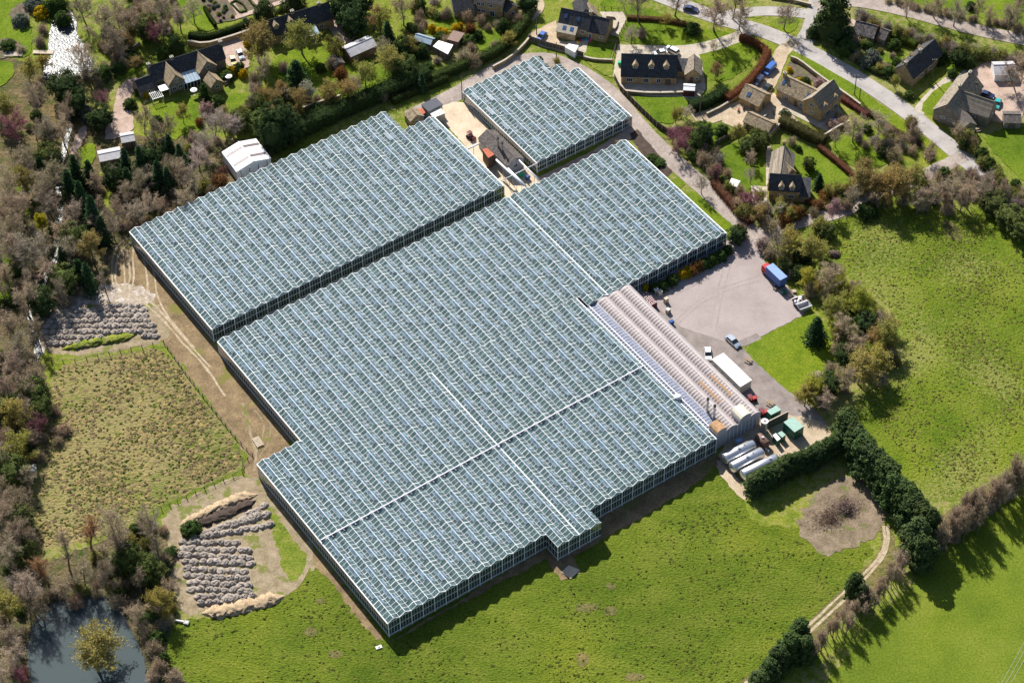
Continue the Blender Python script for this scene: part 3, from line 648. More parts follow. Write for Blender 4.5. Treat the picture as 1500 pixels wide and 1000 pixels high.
def glasshouse(label, bays, ze, rise, crop_in=(1.0, 1.0), gaps=(), widegut=(), post_every=1, solid_sw=False):
    """bays: list of (u0, width, v0, v1). gaps: (v_from, v_to) of roof-level walkways without crop"""
    uc = (bays[0][0] + bays[-1][0] + bays[-1][1]) / 2; vc = (min(b[2] for b in bays) + max(b[3] for b in bays)) / 2
    t = thing('glasshouse', label, 'greenhouse', (*UV(uc, vc), 0), YAW)
    X = lambda u: u - uc
    Y = lambda v: -(v - vc)
    pane_c, post_c = {}, {}
    def pane(nm, x, y, w, z0, z1, rz):
        k = (round(w, 2), round(z0, 2), round(z1, 2))
        if k not in pane_c: pane_c[k] = mesh_from(MB().box(0, w, -0.01, 0.01, z0, z1), 'pane', 'wall_glass')
        return inst(pane_c[k], 'pane', t, (x, y, 0), rz)
    frame = MB()
    z0, zm = 0.5, ze * 0.56
    for i, (u, w, v0, v1) in enumerate(bays):
        segs = [(v0, v1)]
        for g0, g1 in gaps:
            segs = [s for a, b in segs for s in (((a, g0), (g1, b)) if a < g0 < b else ((a, b),))]
        for si, (a, b) in enumerate(segs):
            c0 = crop_in[0] if si == 0 else 0.8
            c1 = (b - a) - (crop_in[1] if si == len(segs) - 1 else 3.6)
            ms = bay_meshes(w, b - a, ze, rise, c0, c1, i % 3)
            gb = inst(ms['glass'], 'roof_bay', t, (X(u), Y(a), 0))
            for kk, nm in (('bars', 'glazing_bars'), ('vent', 'roof_vents'), ('vframe', 'vent_frames')): inst(ms[kk], nm, gb)['kind'] = 'stuff'
            if 'crop' in ms:
                cc = inst(ms['crop'], 'crop_row', gb, color=(0.11 * rnd.uniform(.7, 1.25), 0.26 * rnd.uniform(.75, 1.2), 0.13)); cc['kind'] = 'stuff'
            rb = MB().box(w / 2 - 0.05, w / 2 + 0.05, -(b - a), 0, ze + rise + 0.0, ze + rise + 0.11).build('ridge_cap', 'white_frame', gb)
        for g0, g1 in gaps:
            MB().box(0.0, w, -(g1 - g0) + 0.22, -0.22, ze + 0.5, ze + 0.82).build('valley_strip', 'galvanised_pale', t, loc=(X(u), Y(g0), 0))
        gw = 0.2 if any(abs(u - q) < w / 2 for q in widegut) else 0.06
        MB().box(-gw, gw, -(v1 - v0), 0, -0.1, 0.06).build('gutter', 'white_frame' if gw > 0.1 else 'galvanised', t, loc=(X(u), Y(v0), ze))
        # end facades
        for v, out in ((v0, 1), (v1, -1)):
            yy = Y(v)
            pane('pane', X(u), yy, w, z0, zm - 0.04, 0); pane('pane', X(u), yy, w, zm + 0.04, ze - 0.06, 0)
            frame.box(X(u), X(u) + w, yy - 0.05, yy + 0.05, zm - 0.06, zm + 0.06); frame.box(X(u), X(u) + w, yy - 0.07, yy + 0.07, ze - 0.1, ze + 0.08)
            frame.box(X(u), X(u) + w, yy - 0.06, yy + 0.06, z0 - 0.05, z0 + 0.06)
            for f in (0.25, 0.5, 0.75):
                frame.box(X(u) + w * f - 0.025, X(u) + w * f + 0.025, yy - 0.03, yy + 0.03, z0, ze)
            MB().box(0, w, -0.09, 0.09, 0, z0 - 0.05).build('plinth', 'plinth_grey', t, loc=(X(u), yy, 0))
            MB().box(-0.08, 0.08, -0.08, 0.08, 0, ze).build('post', 'white_frame', t, loc=(X(u), yy + out * 0.1, 0))
    last = bays[-1]
    for v, out in ((last[2], 1), (last[3], -1)):
        MB().box(-0.08, 0.08, -0.08, 0.08, 0, ze).build('post', 'white_frame', t, loc=(X(last[0] + last[1]), Y(v) + out * 0.1, 0))
    MB().box(-0.12, 0.12, -(last[3] - last[2]), 0, -0.1, 0.07).build('gutter', 'white_frame', t, loc=(X(last[0] + last[1]), Y(last[2]), ze))
    # side walls wherever a bay edge is open
    for i in range(len(bays) + 1):
        A = bays[i - 1][2:] if i > 0 else None; B = bays[i][2:] if i < len(bays) else None
        u = bays[i][0] if B else last[0] + last[1]
        if A is None or B is None: rngs = [A or B]
        else:
            rngs = []
            if abs(A[0] - B[0]) > 0.5: rngs.append((min(A[0], B[0]), max(A[0], B[0])))
            if abs(A[1] - B[1]) > 0.5: rngs.append((min(A[1], B[1]), max(A[1], B[1])))
        for a, b in rngs:
            n = max(1, round((b - a) / 4.0)); l = (b - a) / n
            frame.box(X(u) - 0.05, X(u) + 0.05, Y(b), Y(a), zm - 0.05, zm + 0.05); frame.box(X(u) - 0.05, X(u) + 0.05, Y(b), Y(a), z0 - 0.05, z0 + 0.06)
            for j in range(n):
                pane('pane', X(u), Y(a + l * j), l, z0, zm - 0.04, -PI / 2); pane('pane', X(u), Y(a + l * j), l, zm + 0.04, ze - 0.06, -PI / 2)
                MB().box(-0.1, 0.1, -l, 0, 0, z0 - 0.05).build('plinth', 'plinth_grey', t, loc=(X(u), Y(a + l * j), 0))
                for f in range(4):
                    frame.box(X(u) - 0.03, X(u) + 0.03, Y(a + l * (j + f / 4)) - 0.03, Y(a + l * (j + f / 4)) + 0.03, z0, ze)
            if i == 0: frame.box(X(u) - 0.22, X(u) - 0.08, Y(b), Y(a), ze - 0.2, ze + 0.1)
    frame.build('wall_frame', 'white_frame', t)
    fl = MB()
    for u, w, v0, v1 in bays: fl.box(X(u), X(u) + w, Y(v1), Y(v0), 0.25, 0.3)
    fl.build('growing_floor', 'crop_floor', t)
    return t
def span(u0, w, n, f0, f1): return [(u0 + w * i, w, f0(i), f1(i)) for i in range(n)]
gh1 = glasshouse('large glasshouse along the dark evergreen hedge, beside the white shed', span(-61.6, 3.2, 28, lambda i: -86.8 if i < 25 else -77.5, lambda i: -43.9), 4.7, 0.78, (3.4, 1.2))
gh2 = glasshouse('longest glasshouse, stretching from the brown dirt strip to the tarmac works yard', span(-62.6, 3.19, 40, lambda i: -39.35, lambda i: 0.9 if i < 26 else 4.6), 4.7, 0.78, (1.0, 1.0), widegut=(28.3,))
gh3 = glasshouse('glasshouse beside the three silver tanks, with a small porch on the field side',
                 span(-75.2, 3.147, 30, lambda i: 1.15, lambda i: 63.35 if 14 <= i < 18 else 58.8), 5.1, 0.78, (1.4, 1.2), gaps=((29.75, 30.45),), widegut=(-24.4,))
gh4 = glasshouse('small glasshouse beside the pale concrete apron and boiler house', span(40.9, 3.18, 10, lambda i: -82.4 if i < 8 else (-75.8 if i == 8 else -71.5), lambda i: -46.9), 3.7, 0.75, (0.8, 1.0))

# ------------------------------------------------------------------ PACKING SHED (lilac corrugated multispan)
def packing_shed():
    u0, u1, v0, v1 = 22.9, 33.5, 5.0, 58.0; uc, vc = (u0 + u1) / 2, (v0 + v1) / 2
    t = thing('packing_shed', 'long triple-span packing shed with pale lilac corrugated roof and dark rooflight stripes', 'shed', (*UV(uc, vc), 0), YAW)
    L = v1 - v0; w = (u1 - u0) / 3; ze, rise = 4.5, 0.8
    for k in range(3):
        x0 = -(u1 - u0) / 2 + w * k
        m = MB(); nseg = 6
        prof = [(x0 + w * j / nseg, ze + rise * math.sin(PI * min(max(j / nseg, 0), 1)) ** 0.8) for j in range(nseg + 1)]
        for j in range(nseg):
            (xa, za), (xb, zb) = prof[j], prof[j + 1]
            m.hexa([(xa, -L / 2, za), (xb, -L / 2, zb), (xb, L / 2, zb), (xa, L / 2, za)], (0, 0, 0.06))
        rf = m.build('roof_span', 'lilac_sheet', t)
        rl = MB(); n = int(L / 0.95)
        for i in range(n):
            y = -L / 2 + 0.3 + (L - 0.6) * i / n
            if i % 1 == 0 and not (y < -L / 2 + 9 and k < 2 and False):
                for j in (0, 1, 2):
                    (xa, za), (xb, zb) = prof[j + 0], prof[j + 1]
                    if j == 0: xa, za = xa + (xb - xa) * .12, za + (zb - za) * .12
                    rl.hexa([(xa, y, za + 0.07), (xb, y, zb + 0.07), (xb, y + 0.52, zb + 0.07), (xa, y + 0.52, za + 0.07)], (0, 0, 0.02))
                (xa, za), (xb, zb) = prof[3], prof[4]
                xm, zm = xa + (xb - xa) * .35, za + (zb - za) * .35
                rl.hexa([(xa, y, za + 0.07), (xm, y, zm + 0.07), (xm, y + 0.52, zm + 0.07), (xa, y + 0.52, za + 0.07)], (0, 0, 0.02))
        rl.build('rooflights', 'dark_rooflight', rf)['kind'] = 'stuff'
        cor = MB()
        for i in range(int(L / 0.475)):
            y = -L / 2 + 0.475 * i
            (xa, za), (xb, zb), (xc, zc) = prof[3], prof[5], prof[6]
            cor.bar((xa, y, za + 0.06), (xb, y, zb + 0.06), 0.05, 4); cor.bar((xb, y, zb + 0.06), (xc, y, zc + 0.06), 0.05, 4)
        cor.build('corrugation', 'lilac_sheet', rf)['kind'] = 'stuff'
        if k > 0:
            rs = MB()
            for i in range(9):
                y = -L / 2 + 8 + i * 0.95 + rnd.uniform(-.1, .1); (xa, za), (xb, zb) = prof[1], prof[2]
                rs.hexa([(xa, y, za + 0.1), (xb, y, zb + 0.1), (xb, y + 0.75, zb + 0.1), (xa, y + 0.75, za + 0.1)], (0, 0, 0.015))
            rs.build('rust_patches', 'rust_sheet', rf)['kind'] = 'stuff'
        MB().box(x0 - 0.15, x0 + 0.15, -L / 2, L / 2, ze - 0.1, ze + 0.05).build('gutter', 'tin_roof', t)
        # end wall with curved head
        e = MB(); n = 8
        for i in range(n):
            xa, xb = x0 + w * i / n, x0 + w * (i + 1) / n
            zz = ze + rise * math.sin(PI * (i + 0.5) / n) ** 0.8 - 0.05
            e.box(xa + 0.05, xb - 0.03, -L / 2 - 0.05, -L / 2 + 0.05, 0, zz)
        e.build('end_wall', 'grey_metal', t)
        for i in range(3):
            MB().box(-0.05, 0.05, -0.06, 0.06, 0, ze + 0.5).build('post', 'white_frame', t, loc=(x0 + w * i / 3, -L / 2 - 0.12, 0))
        MB().box(x0, x0 + w, L / 2 - 0.08, L / 2 + 0.0, 0, ze).build('end_wall', 'grey_metal', t)
    for x in (-(u1 - u0) / 2, (u1 - u0) / 2):
        MB().box(x - 0.06, x + 0.06, -L / 2, L / 2, 0, ze).build('side_wall', 'grey_metal', t)
    # barrel vent housings, flues, round fan cowl
    for (px, py, mat, s) in ((1052, 625, 'rust_sheet', 1.0), (1086, 604, 'cream_metal', 1.15)):
        x, y = G(px, py, 6.3); lx = x * EB[0] + y * EB[1] - uc; ly = -(x * EA[0] + y * EA[1] - vc)
        pr = [(-1.5 * s, 4.6), (-1.5 * s, 6.0)] + [(-1.5 * s * math.cos(a), 6.0 + 1.0 * s * math.sin(a)) for a in (0.5, 1.0, 1.57, 2.1, 2.6)] + [(1.5 * s, 6.0), (1.5 * s, 4.6)]
        h = MB(); n = len(pr)
        h.add([(x_, -1.5 * s, z) for x_, z in pr] + [(x_, 1.5 * s, z) for x_, z in pr], [(i, (i + 1) % n, n + (i + 1) % n, n + i) for i in range(n)] + [tuple(range(n - 1, -1, -1)), tuple(range(n, 2 * n))])
        hv = h.build('vent_housing', 'grey_metal', t, loc=(lx, ly, 0))
        c = MB()
        for a in range(6):
            a0, a1 = PI * a / 6, PI * (a + 1) / 6
            c.hexa([(-1.6 * s * math.cos(a0), -1.6 * s, 6.0 + 1.05 * s * math.sin(a0)), (-1.6 * s * math.cos(a1), -1.6 * s, 6.0 + 1.05 * s * math.sin(a1)),
                    (-1.6 * s * math.cos(a1), 1.6 * s, 6.0 + 1.05 * s * math.sin(a1)), (-1.6 * s * math.cos(a0), 1.6 * s, 6.0 + 1.05 * s * math.sin(a0))], (0, 0, 0.06))
        c.build('housing_roof', mat, hv)
    for px, py in ((1036, 601), (1046, 611)):
        x, y = G(px, py, 5.0); lx = x * EB[0] + y * EB[1] - uc; ly = -(x * EA[0] + y * EA[1] - vc)
        fl = MB().bar((0, 0, 4.6), (0, 0, 9.0), 0.28, 10).build('flue', 'flue_steel', t, loc=(lx, ly, 0), smooth=False)
        MB().bar((0, 0, 9.02), (0, 0, 9.45), 0.36, 10).build('flue_cap', 'rubber', fl)
    return t
packing_shed()
fan = thing('fan_cowl', 'round white ventilation cowl on the glasshouse roof edge beside the lilac shed', 'vent', (*G(993, 584, 5.0), 4.9))
MB().bar((0, 0, 0), (0, 0, 1.0), 0.75, 14).build('cowl_body', 'grey_metal', fan); MB().bar((0, 0, 1.0), (0, 0, 1.35), 0.9, 14, 0.55).build('cowl_cap', 'white_metal', fan)
MB().box(-0.9, 0.9, -0.9, 0.9, -0.3, 0.0).build('cowl_base', 'plinth_grey', fan)
for u, v in ((20.9, 32),):
    pass
sheet_u = [UV(19.3, 4.9), UV(22.8, 4.9), UV(22.8, 58.0), UV(19.3, 58.0)]
lk = thing('link_roof', 'narrow bluish glazed lean-to strip between the lilac shed and the glasshouse', 'roof', (*UV(21.05, 31.5), 0), YAW)
m = MB(); m.hexa([(-1.7, -26.6, 4.3), (1.7, -26.6, 4.5), (1.7, 26.6, 4.5), (-1.7, 26.6, 4.3)], (0, 0, 0.05)); m.build('glazing', 'link_glass', lk)
m = MB()
for i in range(54):
    y = -26.5 + i * 0.98; m.box(-1.7, 1.7, y, y + 0.09, 4.37, 4.6)
m.build('glazing_bars', 'galvanised_pale', lk)['kind'] = 'stuff'
m = MB(); m.box(-0.62, -0.4, -26.6, 26.6, 4.6, 4.7); m.build('pipe_tray', 'white_frame', lk)
MB().box(-1.7, 1.7, -26.6, -26.5, 0, 4.3).build('end_wall', 'grey_metal', lk)

# ------------------------------------------------------------------ HOUSES AND SHEDS
def frame_from_ridge(p1, p2, zr):
    a, b = G(*p1, zr), G(*p2, zr)
    if b[0] < a[0]: a, b = b, a
    L = math.hypot(b[0] - a[0], b[1] - a[1]); ang = math.atan2(b[1] - a[1], b[0] - a[0])
    return ((a[0] + b[0]) / 2, (a[1] + b[1]) / 2), L, ang
def add_window(t, frm, x, y, z, w, h, nx, ny, mat='window_glass', name='window', fmat='white_paint', panes=2):
    """window on a wall whose outward normal is (nx, ny); frame proud of the wall, pane inside it"""
    ang = math.atan2(ny, nx) + PI / 2
    m = MB(); f = 0.09
    for a, b, c, d in ((-w / 2, w / 2, -h / 2, -h / 2 + f), (-w / 2, w / 2, h / 2 - f, h / 2), (-w / 2, -w / 2 + f, -h / 2 + f, h / 2 - f), (w / 2 - f, w / 2, -h / 2 + f, h / 2 - f)):
        m.box(a, b, -0.06, 0.04, c, d)
    for i in range(1, panes):
        m.box(-w / 2 + w * i / panes - 0.035, -w / 2 + w * i / panes + 0.035, -0.05, 0.04, -h / 2 + f, h / 2 - f)
    o = m.build(name, fmat, t, loc=(x, y, z)); o.rotation_euler = (0, 0, ang)
    MB().box(-w / 2 + f * .6, w / 2 - f * .6, -0.02, 0.03, -h / 2 + f * .6, h / 2 - f * .6).build('pane', mat, o)
    return o
def gable_block(t, cx, cy, ang, L, hw, ze, zr, wall, roofm, over=0.3, names=('wall', 'roof'), base=0.0):
    """one gabled volume in the thing's local frame (ang = rotation of the ridge)"""
    c, s = math.cos(ang), math.sin(ang)
    def P(x, y, z): return (cx + x * c - y * s, cy + x * s + y * c, z)
    w = MB(); h = L / 2
    prof = [(-hw, base), (hw, base), (hw, ze), (0, zr), (-hw, ze)]
    w.add([P(-h, y, z) for y, z in prof] + [P(h, y, z) for y, z in prof], [(0, 1, 6, 5), (1, 2, 7, 6), (3, 4, 9, 8), (2, 3, 8, 7), (4, 0, 5, 9), (4, 3, 2, 1, 0), (5, 6, 7, 8, 9)])
    wo_ = w.build(names[0], wall, t)
    k = (zr - ze) / hw; yo = hw + over; zo = zr - k * yo; th = 0.16; ho = h + over * 0.6
    r = MB()
    for sg in (-1, 1):
        q = [P(-ho, sg * yo, zo + 0.03), P(ho, sg * yo, zo + 0.03), P(ho, 0, zr + 0.03), P(-ho, 0, zr + 0.03)]
        r.hexa(q if sg < 0 else q[::-1], (0, 0, th))
    ro = r.build(names[1], roofm, t)
    rc = MB().bar(P(-ho, 0, zr + th + 0.03), P(ho, 0, zr + th + 0.03), 0.13, 6).build('ridge_tiles', roofm, ro)
    return wo_, ro
def house(name, label, p1, p2, zr, hw, ze, wall='stone_wall', roofm='roof_slate', wins=(), dormers=(), chims=(), lights=(), doors=(), group=None, cat='house', over=0.3):
    (cx, cy), L, ang = frame_from_ridge(p1, p2, zr)
    t = thing(name, label, cat, (cx, cy, 0), ang, group)
    wl, rf = gable_block(t, 0, 0, 0, L, hw, ze, zr, wall, roofm, over)
    def wallpt(side, tt):
        if side == 'F': return (L * (tt - 0.5), -hw, 0, -1)
        if side == 'B': return (L * (tt - 0.5), hw, 0, 1)
        if side == 'L': return (-L / 2, -hw + 2 * hw * tt, -1, 0)
        return (L / 2, -hw + 2 * hw * tt, 1, 0)
    for side, tt, z, w, h in wins:
        x, y, nx, ny = wallpt(side, tt); add_window(t, wl, x + nx * 0.05, y + ny * 0.05, z, w, h, nx, ny, panes=max(2, round(w / 0.6)))
    for side, tt, w in doors:
        x, y, nx, ny = wallpt(side, tt)
        d = MB().box(-w / 2, w / 2, -0.07, 0.03, 0.02, 2.1).build('door', 'old_wood', t, loc=(x + nx * 0.05, y + ny * 0.05, 0)); d.rotation_euler = (0, 0, math.atan2(ny, nx) + PI / 2)
        MB().box(w / 2 - 0.2, w / 2 - 0.12, -0.12, -0.071, 0.95, 1.1).build('handle', 'flue_steel', d)
    k = (zr - ze) / hw
    for side, tt, w, zc in dormers:
        sg = -1 if side == 'F' else 1; x = L * (tt - 0.5); yf = sg * (zr - zc + 0.55) / k      # front face where the slope is a little under the sill
        if abs(yf) > hw: yf = sg * hw
        zt = zc + 0.55; za = zt + w * 0.55; yb = sg * max(0.0, (zr - za) / k)
        d = MB(); pr = [(-w / 2, zc - 0.7), (w / 2, zc - 0.7), (w / 2, zt), (0, za), (-w / 2, zt)]
        d.add([(x + a, yf, z) for a, z in pr] + [(x + a, yb, z) for a, z in pr], [(0, 1, 2, 3, 4), (5, 9, 8, 7, 6), (0, 5, 6, 1), (1, 6, 7, 2), (4, 9, 5, 0)])
        do = d.build('dormer', wall, t)
        q = MB()
        for s2 in (-1, 1):
            e = x + s2 * (w / 2 + 0.15); ez = zt - 0.15 * 1.1
            qq = [(e, yf + sg * 0.15, ez), (x, yf + sg * 0.15, za), (x, yb, za), (e, yb, ez)]
            q.hexa(qq if s2 * sg > 0 else qq[::-1], (0, 0, 0.12))
        q.build('dormer_roof', 'roof_stone', do)
        wn = add_window(do, do, x, yf + sg * 0.05, zc + 0.05, w * 0.72, 0.95, 0, sg)
    for tt, off, hgt in chims:
        x = L * (tt - 0.5); m = MB().box(-0.45, 0.45, -0.35, 0.35, -1.6, hgt)
        c = m.build('chimney', wall, t, loc=(x, off * hw, zr - abs(off) * hw * k))
        MB().box(-0.52, 0.52, -0.42, 0.42, hgt, hgt + 0.12).build('cap', 'concrete', c)
        for s2 in (-0.22, 0.22): MB().bar((s2, 0, hgt + 0.12), (s2, 0, hgt + 0.6), 0.13, 8, 0.1).build('pot', 'pale_wood', c)
    for side, tt, fr, w, h in lights:
        sg = -1 if side == 'F' else 1; x = L * (tt - 0.5); n = Vector((0, sg * k, 1)).normalized()
        def S(dx, f): y = sg * hw * f; return Vector((x + dx, y, zr - k * abs(y) + 0.2))
        q = [S(-w / 2, fr - h / hw / 2), S(w / 2, fr - h / hw / 2), S(w / 2, fr + h / hw / 2), S(-w / 2, fr + h / hw / 2)]
        o = MB().hexa([tuple(p) for p in (q if sg > 0 else q[::-1])], tuple(n * 0.08)).build('skylight', 'felt_dark', t)
        ctr = sum(q, Vector()) / 4
        q2 = [tuple(ctr + (p - ctr) * 0.82 + n * 0.085) for p in (q if sg > 0 else q[::-1])]
        MB().hexa(q2, tuple(n * 0.012)).build('pane', 'skylight_glass', o)
    t['hw'] = hw
    return t, L
def wing(t, p1, p2, zr, hw, ze, wall, roofm, wins=(), over=0.25):
    """cross wing of house t, given by its own ridge pixels"""
    (cx, cy), L, ang = frame_from_ridge(p1, p2, zr)
    d = Vector((cx - t.location.x, cy - t.location.y)); r0 = t.rotation_euler.z
    lx = d.x * math.cos(-r0) - d.y * math.sin(-r0); ly = d.x * math.sin(-r0) + d.y * math.cos(-r0); a = ang - r0
    wl, rf = gable_block(t, lx, ly, a, L, hw, ze, zr, wall, roofm, over, ('wing_wall', 'wing_roof'))
    for side, tt, z, w, h in wins:
        if side in 'FB': x, y, nx, ny = L * (tt - .5), (-hw if side == 'F' else hw), 0, (-1 if side == 'F' else 1)
        else: x, y, nx, ny = (-L / 2 if side == 'L' else L / 2), hw * (2 * tt - 1), (-1 if side == 'L' else 1), 0
        x += nx * .05; y += ny * .05
        X, Y = lx + x * math.cos(a) - y * math.sin(a), ly + x * math.sin(a) + y * math.cos(a)
        add_window(t, wl, X, Y, z, w, h, nx * math.cos(a) - ny * math.sin(a), nx * math.sin(a) + ny * math.cos(a), panes=max(2, round(w / 0.6)))
    return lx, ly, a, L
def lean_to(t, x0, x1, y0, y1, z0, z1, wall, roofm):
    """mono-pitch block in local frame, high edge at y1 (z1), low edge at y0 (z0)"""
    s = 1 if y1 > y0 else -1
    w = MB().add([(x0, y0, 0), (x1, y0, 0), (x1, y1, 0), (x0, y1, 0), (x0, y0, z0), (x1, y0, z0), (x1, y1, z1), (x0, y1, z1)], [(0, 1, 5, 4), (1, 2, 6, 5), (2, 3, 7, 6), (3, 0, 4, 7), (4, 5, 6, 7)]).build('lean_to_wall', wall, t)
    e = 0.25
    q = [(x0 - e, y0 - s * e, z0 - e * (z1 - z0) / abs(y1 - y0)), (x1 + e, y0 - s * e, z0 - e * (z1 - z0) / abs(y1 - y0)), (x1 + e, y1, z1), (x0 - e, y1, z1)]
    return MB().hexa([(a, b, c + 0.02) for a, b, c in q], (0, 0, 0.13)).build('lean_to_roof', roofm, t)
def flat_box(name, label, cat, px, zt, wall, roofm, group=None, over=0.12, thick=0.15):
    """flat-roofed box from the pixels of its four roof corners"""
    pts = [G(*p, zt) for p in px]; cx = sum(p[0] for p in pts) / 4; cy = sum(p[1] for p in pts) / 4
    t = thing(name, label, cat, (cx, cy, 0), 0, group)
    loc = [(x - cx, y - cy) for x, y in pts]
    ar = sum(loc[i][0] * loc[(i + 1) % 4][1] - loc[(i + 1) % 4][0] * loc[i][1] for i in range(4))
    if ar < 0: loc = loc[::-1]
    MB().extr(loc, 0, zt - thick).build('wall', wall, t)
    MB().extr([(x * (1 + over / 2), y * (1 + over / 2)) for x, y in loc], zt - thick + 0.002, zt).build('roof', roofm, t)
    return t, loc

# village houses
h, L = house('stone_house', 'rambling stone house with dark slate roof, cross gables and glass conservatory', (217.8, 97.6), (323, 64.6), 6.4, 2.9, 3.6, 'stone_wall_grey', 'roof_slate',
             wins=(('F', .3, 2, 1.4, 1.2), ('F', .8, 2, 1.4, 1.2), ('F', .6, 2, 1.2, 1.2)), chims=((0.0, 0, 1.0), (.32, 0, .9), (1.0, 0, 1.0)), doors=(('F', .7, 1.0),))
wing(h, (243, 92), (257, 110), 6.2, 2.4, 3.4, 'stone_wall_grey', 'roof_stone', (('R', .5, 4.2, 1.0, 1.2), ('R', .3, 1.6, 1.2, 1.2), ('R', .7, 1.6, 1.2, 1.2)))
wing(h, (288, 74.5), (303, 90), 6.3, 2.8, 3.3, 'stone_wall_grey', 'roof_stone', (('R', .5, 4.2, 1.0, 1.2),))
wing(h, (306, 106), (317, 117), 4.6, 1.9, 2.8, 'stone_wall_brown', 'roof_stone', (('R', .5, 2.2, 1.2, 1.2),))
wing(h, (198, 119), (222, 110), 4.6, 2.6, 2.6, 'stone_wall_grey', 'roof_slate', (('F', .5, 1.6, 1.2, 1.1),))
cv = thing('conservatory', 'glass-roofed conservatory between the gables of the rambling stone house', 'conservatory', (*G(277, 112, 2.6), 0), h.rotation_euler.z)
MB().hexa([(-2.5, -2.2, 2.3), (2.5, -2.2, 2.3), (2.5, 2.4, 3.5), (-2.5, 2.4, 3.5)], (0, 0, 0.06)).build('glass_roof', 'conservatory_glass', cv)
for i in range(6): MB().box(-0.05, 0.05, -2.25, -2.05, 0, 2.3).build('post', 'white_paint', cv, loc=(-2.4 + i * 0.96, 0, 0))
for i in range(6): MB().hexa([(-2.45 + i * 0.98, -2.25, 2.37), (-2.37 + i * 0.98, -2.25, 2.37), (-2.37 + i * 0.98, 2.4, 3.57), (-2.45 + i * 0.98, 2.4, 3.57)], (0, 0, 0.06)).build('glazing_bar', 'white_paint', cv)
for i in range(5): MB().box(-0.4, 0.4, -2.16, -2.12, 0.4, 2.2).build('pane', 'window_glass', cv, loc=(-1.92 + i * 0.96, 0, 0))
MB().box(-2.5, 2.5, -2.2, 2.2, 0, 0.4).build('dwarf_wall', 'stone_wall_grey', cv)
fp = thing('porch_roof', 'small flat white porch canopy beside the rambling stone house', 'porch', (*G(240, 128, 2.6), 0), h.rotation_euler.z)
MB().box(-1.4, 1.4, -1.3, 1.3, 2.45, 2.6).build('canopy', 'clear_white', fp)
for sx in (-1.2, 1.2):
    for sy in (-1.1, 1.1): MB().box(-.07, .07, -.07, .07, 0, 2.45).build('post', 'white_paint', fp, loc=(sx, sy, 0))
pg = thing('pergola', 'white slatted pergola on the terrace of the rambling stone house', 'pergola', (*G(229, 139, 2.2), 0), h.rotation_euler.z)
for i in range(7): MB().box(-.05, .05, -1.6, 1.6, 2.2, 2.32).build('slat', 'white_paint', pg, loc=(-1.5 + i * .5, 0, 0))
for sy in (-1.3, 1.3): MB().box(-1.7, 1.7, sy - .06, sy + .06, 2.05, 2.2).build('beam', 'white_paint', pg)
for sx in (-1.5, 1.5):
    for sy in (-1.3, 1.3): MB().box(-.07, .07, -.07, .07, 0, 2.05).build('post', 'white_paint', pg, loc=(sx, sy, 0))
h, L = house('coach_house', 'long dark slate coach house half hidden by garden trees, two pale dormers', (388, 32), (481, 4), 6.4, 3.4, 3.4, 'stone_wall_brown', 'roof_slate',
             dormers=(('F', .13, 1.4, 5.0), ('F', .36, 1.4, 5.0)), chims=((.43, 0, 1.0), (.85, 0, 1.0)), wins=(('F', .2, 1.6, 1.2, 1.2), ('F', .8, 1.6, 1.2, 1.2)))
cv = thing('garden_room', 'garden room with white-edged glass roof in front of the coach house', 'conservatory', (*G(454, 46, 2.8), 0), h.rotation_euler.z)
MB().box(-2.2, 2.2, -1.6, 1.6, 0, 2.5).build('wall', 'stone_wall_brown', cv); MB().hexa([(-2.3, -1.7, 2.52), (2.3, -1.7, 2.52), (2.3, 1.7, 3.1), (-2.3, 1.7, 3.1)], (0, 0, .07)).build('glass_roof', 'conservatory_glass', cv)
MB().box(-2.35, 2.35, -1.85, -1.71, 2.4, 2.62).build('fascia', 'white_paint', cv)
h, L = house('long_barn', 'long low garden barn with pale grey sheet roof and dark brick walls', (507, 72.5), (544.5, 56), 4.2, 2.4, 3.2, 'brick_wall', 'tin_roof', doors=(('F', .5, 1.2),), wins=(('F', .2, 1.7, 1.0, 1.0), ('F', .8, 1.7, 1.0, 1.0)), cat='barn')
h, L = house('stone_house', 'two-storey honey stone house with brown roof behind the orchard garden', (699, -23), (741, -15), 8.0, 3.5, 5.0, 'stone_wall', 'roof_slate_warm', wins=(('F', .17, 3.9, 1.2, 1.2), ('F', .32, 3.9, 1.2, 1.2), ('F', .6, 3.9, 1.2, 1.1), ('F', .17, 1.5, 1.2, 1.1), ('F', .35, 1.5, 1.2, 1.1), ('F', .64, 1.2, 1.4, 2.0)))
wing(h, (742, 0), (751, 8), 4.6, 2.0, 2.9, 'stone_wall', 'roof_slate', (('R', .5, 1.6, 1.2, 1.1),))
h, L = house('stone_cottage', 'low dark slate cottage wing beside the orchard lawn', (662, -4), (694, -8), 5.0, 3.4, 2.6, 'stone_wall_grey', 'roof_slate', wins=(('F', .5, 1.5, 2.0, 1.2), ('F', .8, 1.5, 1.0, 1.2)), chims=((.9, 0, .8),))
h, L = house('stone_house', 'slate-roofed stone house with two skylights and pale lean-to above the drive', (822.8, 12.6), (867, 21.6), 6.6, 3.1, 3.5, 'stone_wall_brown', 'roof_slate',
             lights=(('F', .2, .45, .9, 1.0), ('F', .62, .5, .9, 1.0)), chims=((.97, 0, 1.1),), wins=(('F', .8, 2.2, 1.1, 1.1),))
lt = lean_to(h, -L / 2 + .1, L * .12, -5.2, -3.0, 2.5, 3.6, 'stone_wall_brown', 'paving')
for xx in (-2.4, -0.2): MB().hexa([(xx - .5, -4.6, 2.98), (xx + .5, -4.6, 2.98), (xx + .5, -3.5, 3.53), (xx - .5, -3.5, 3.53)], (0, -.03, .06)).build('skylight', 'skylight_glass', h)
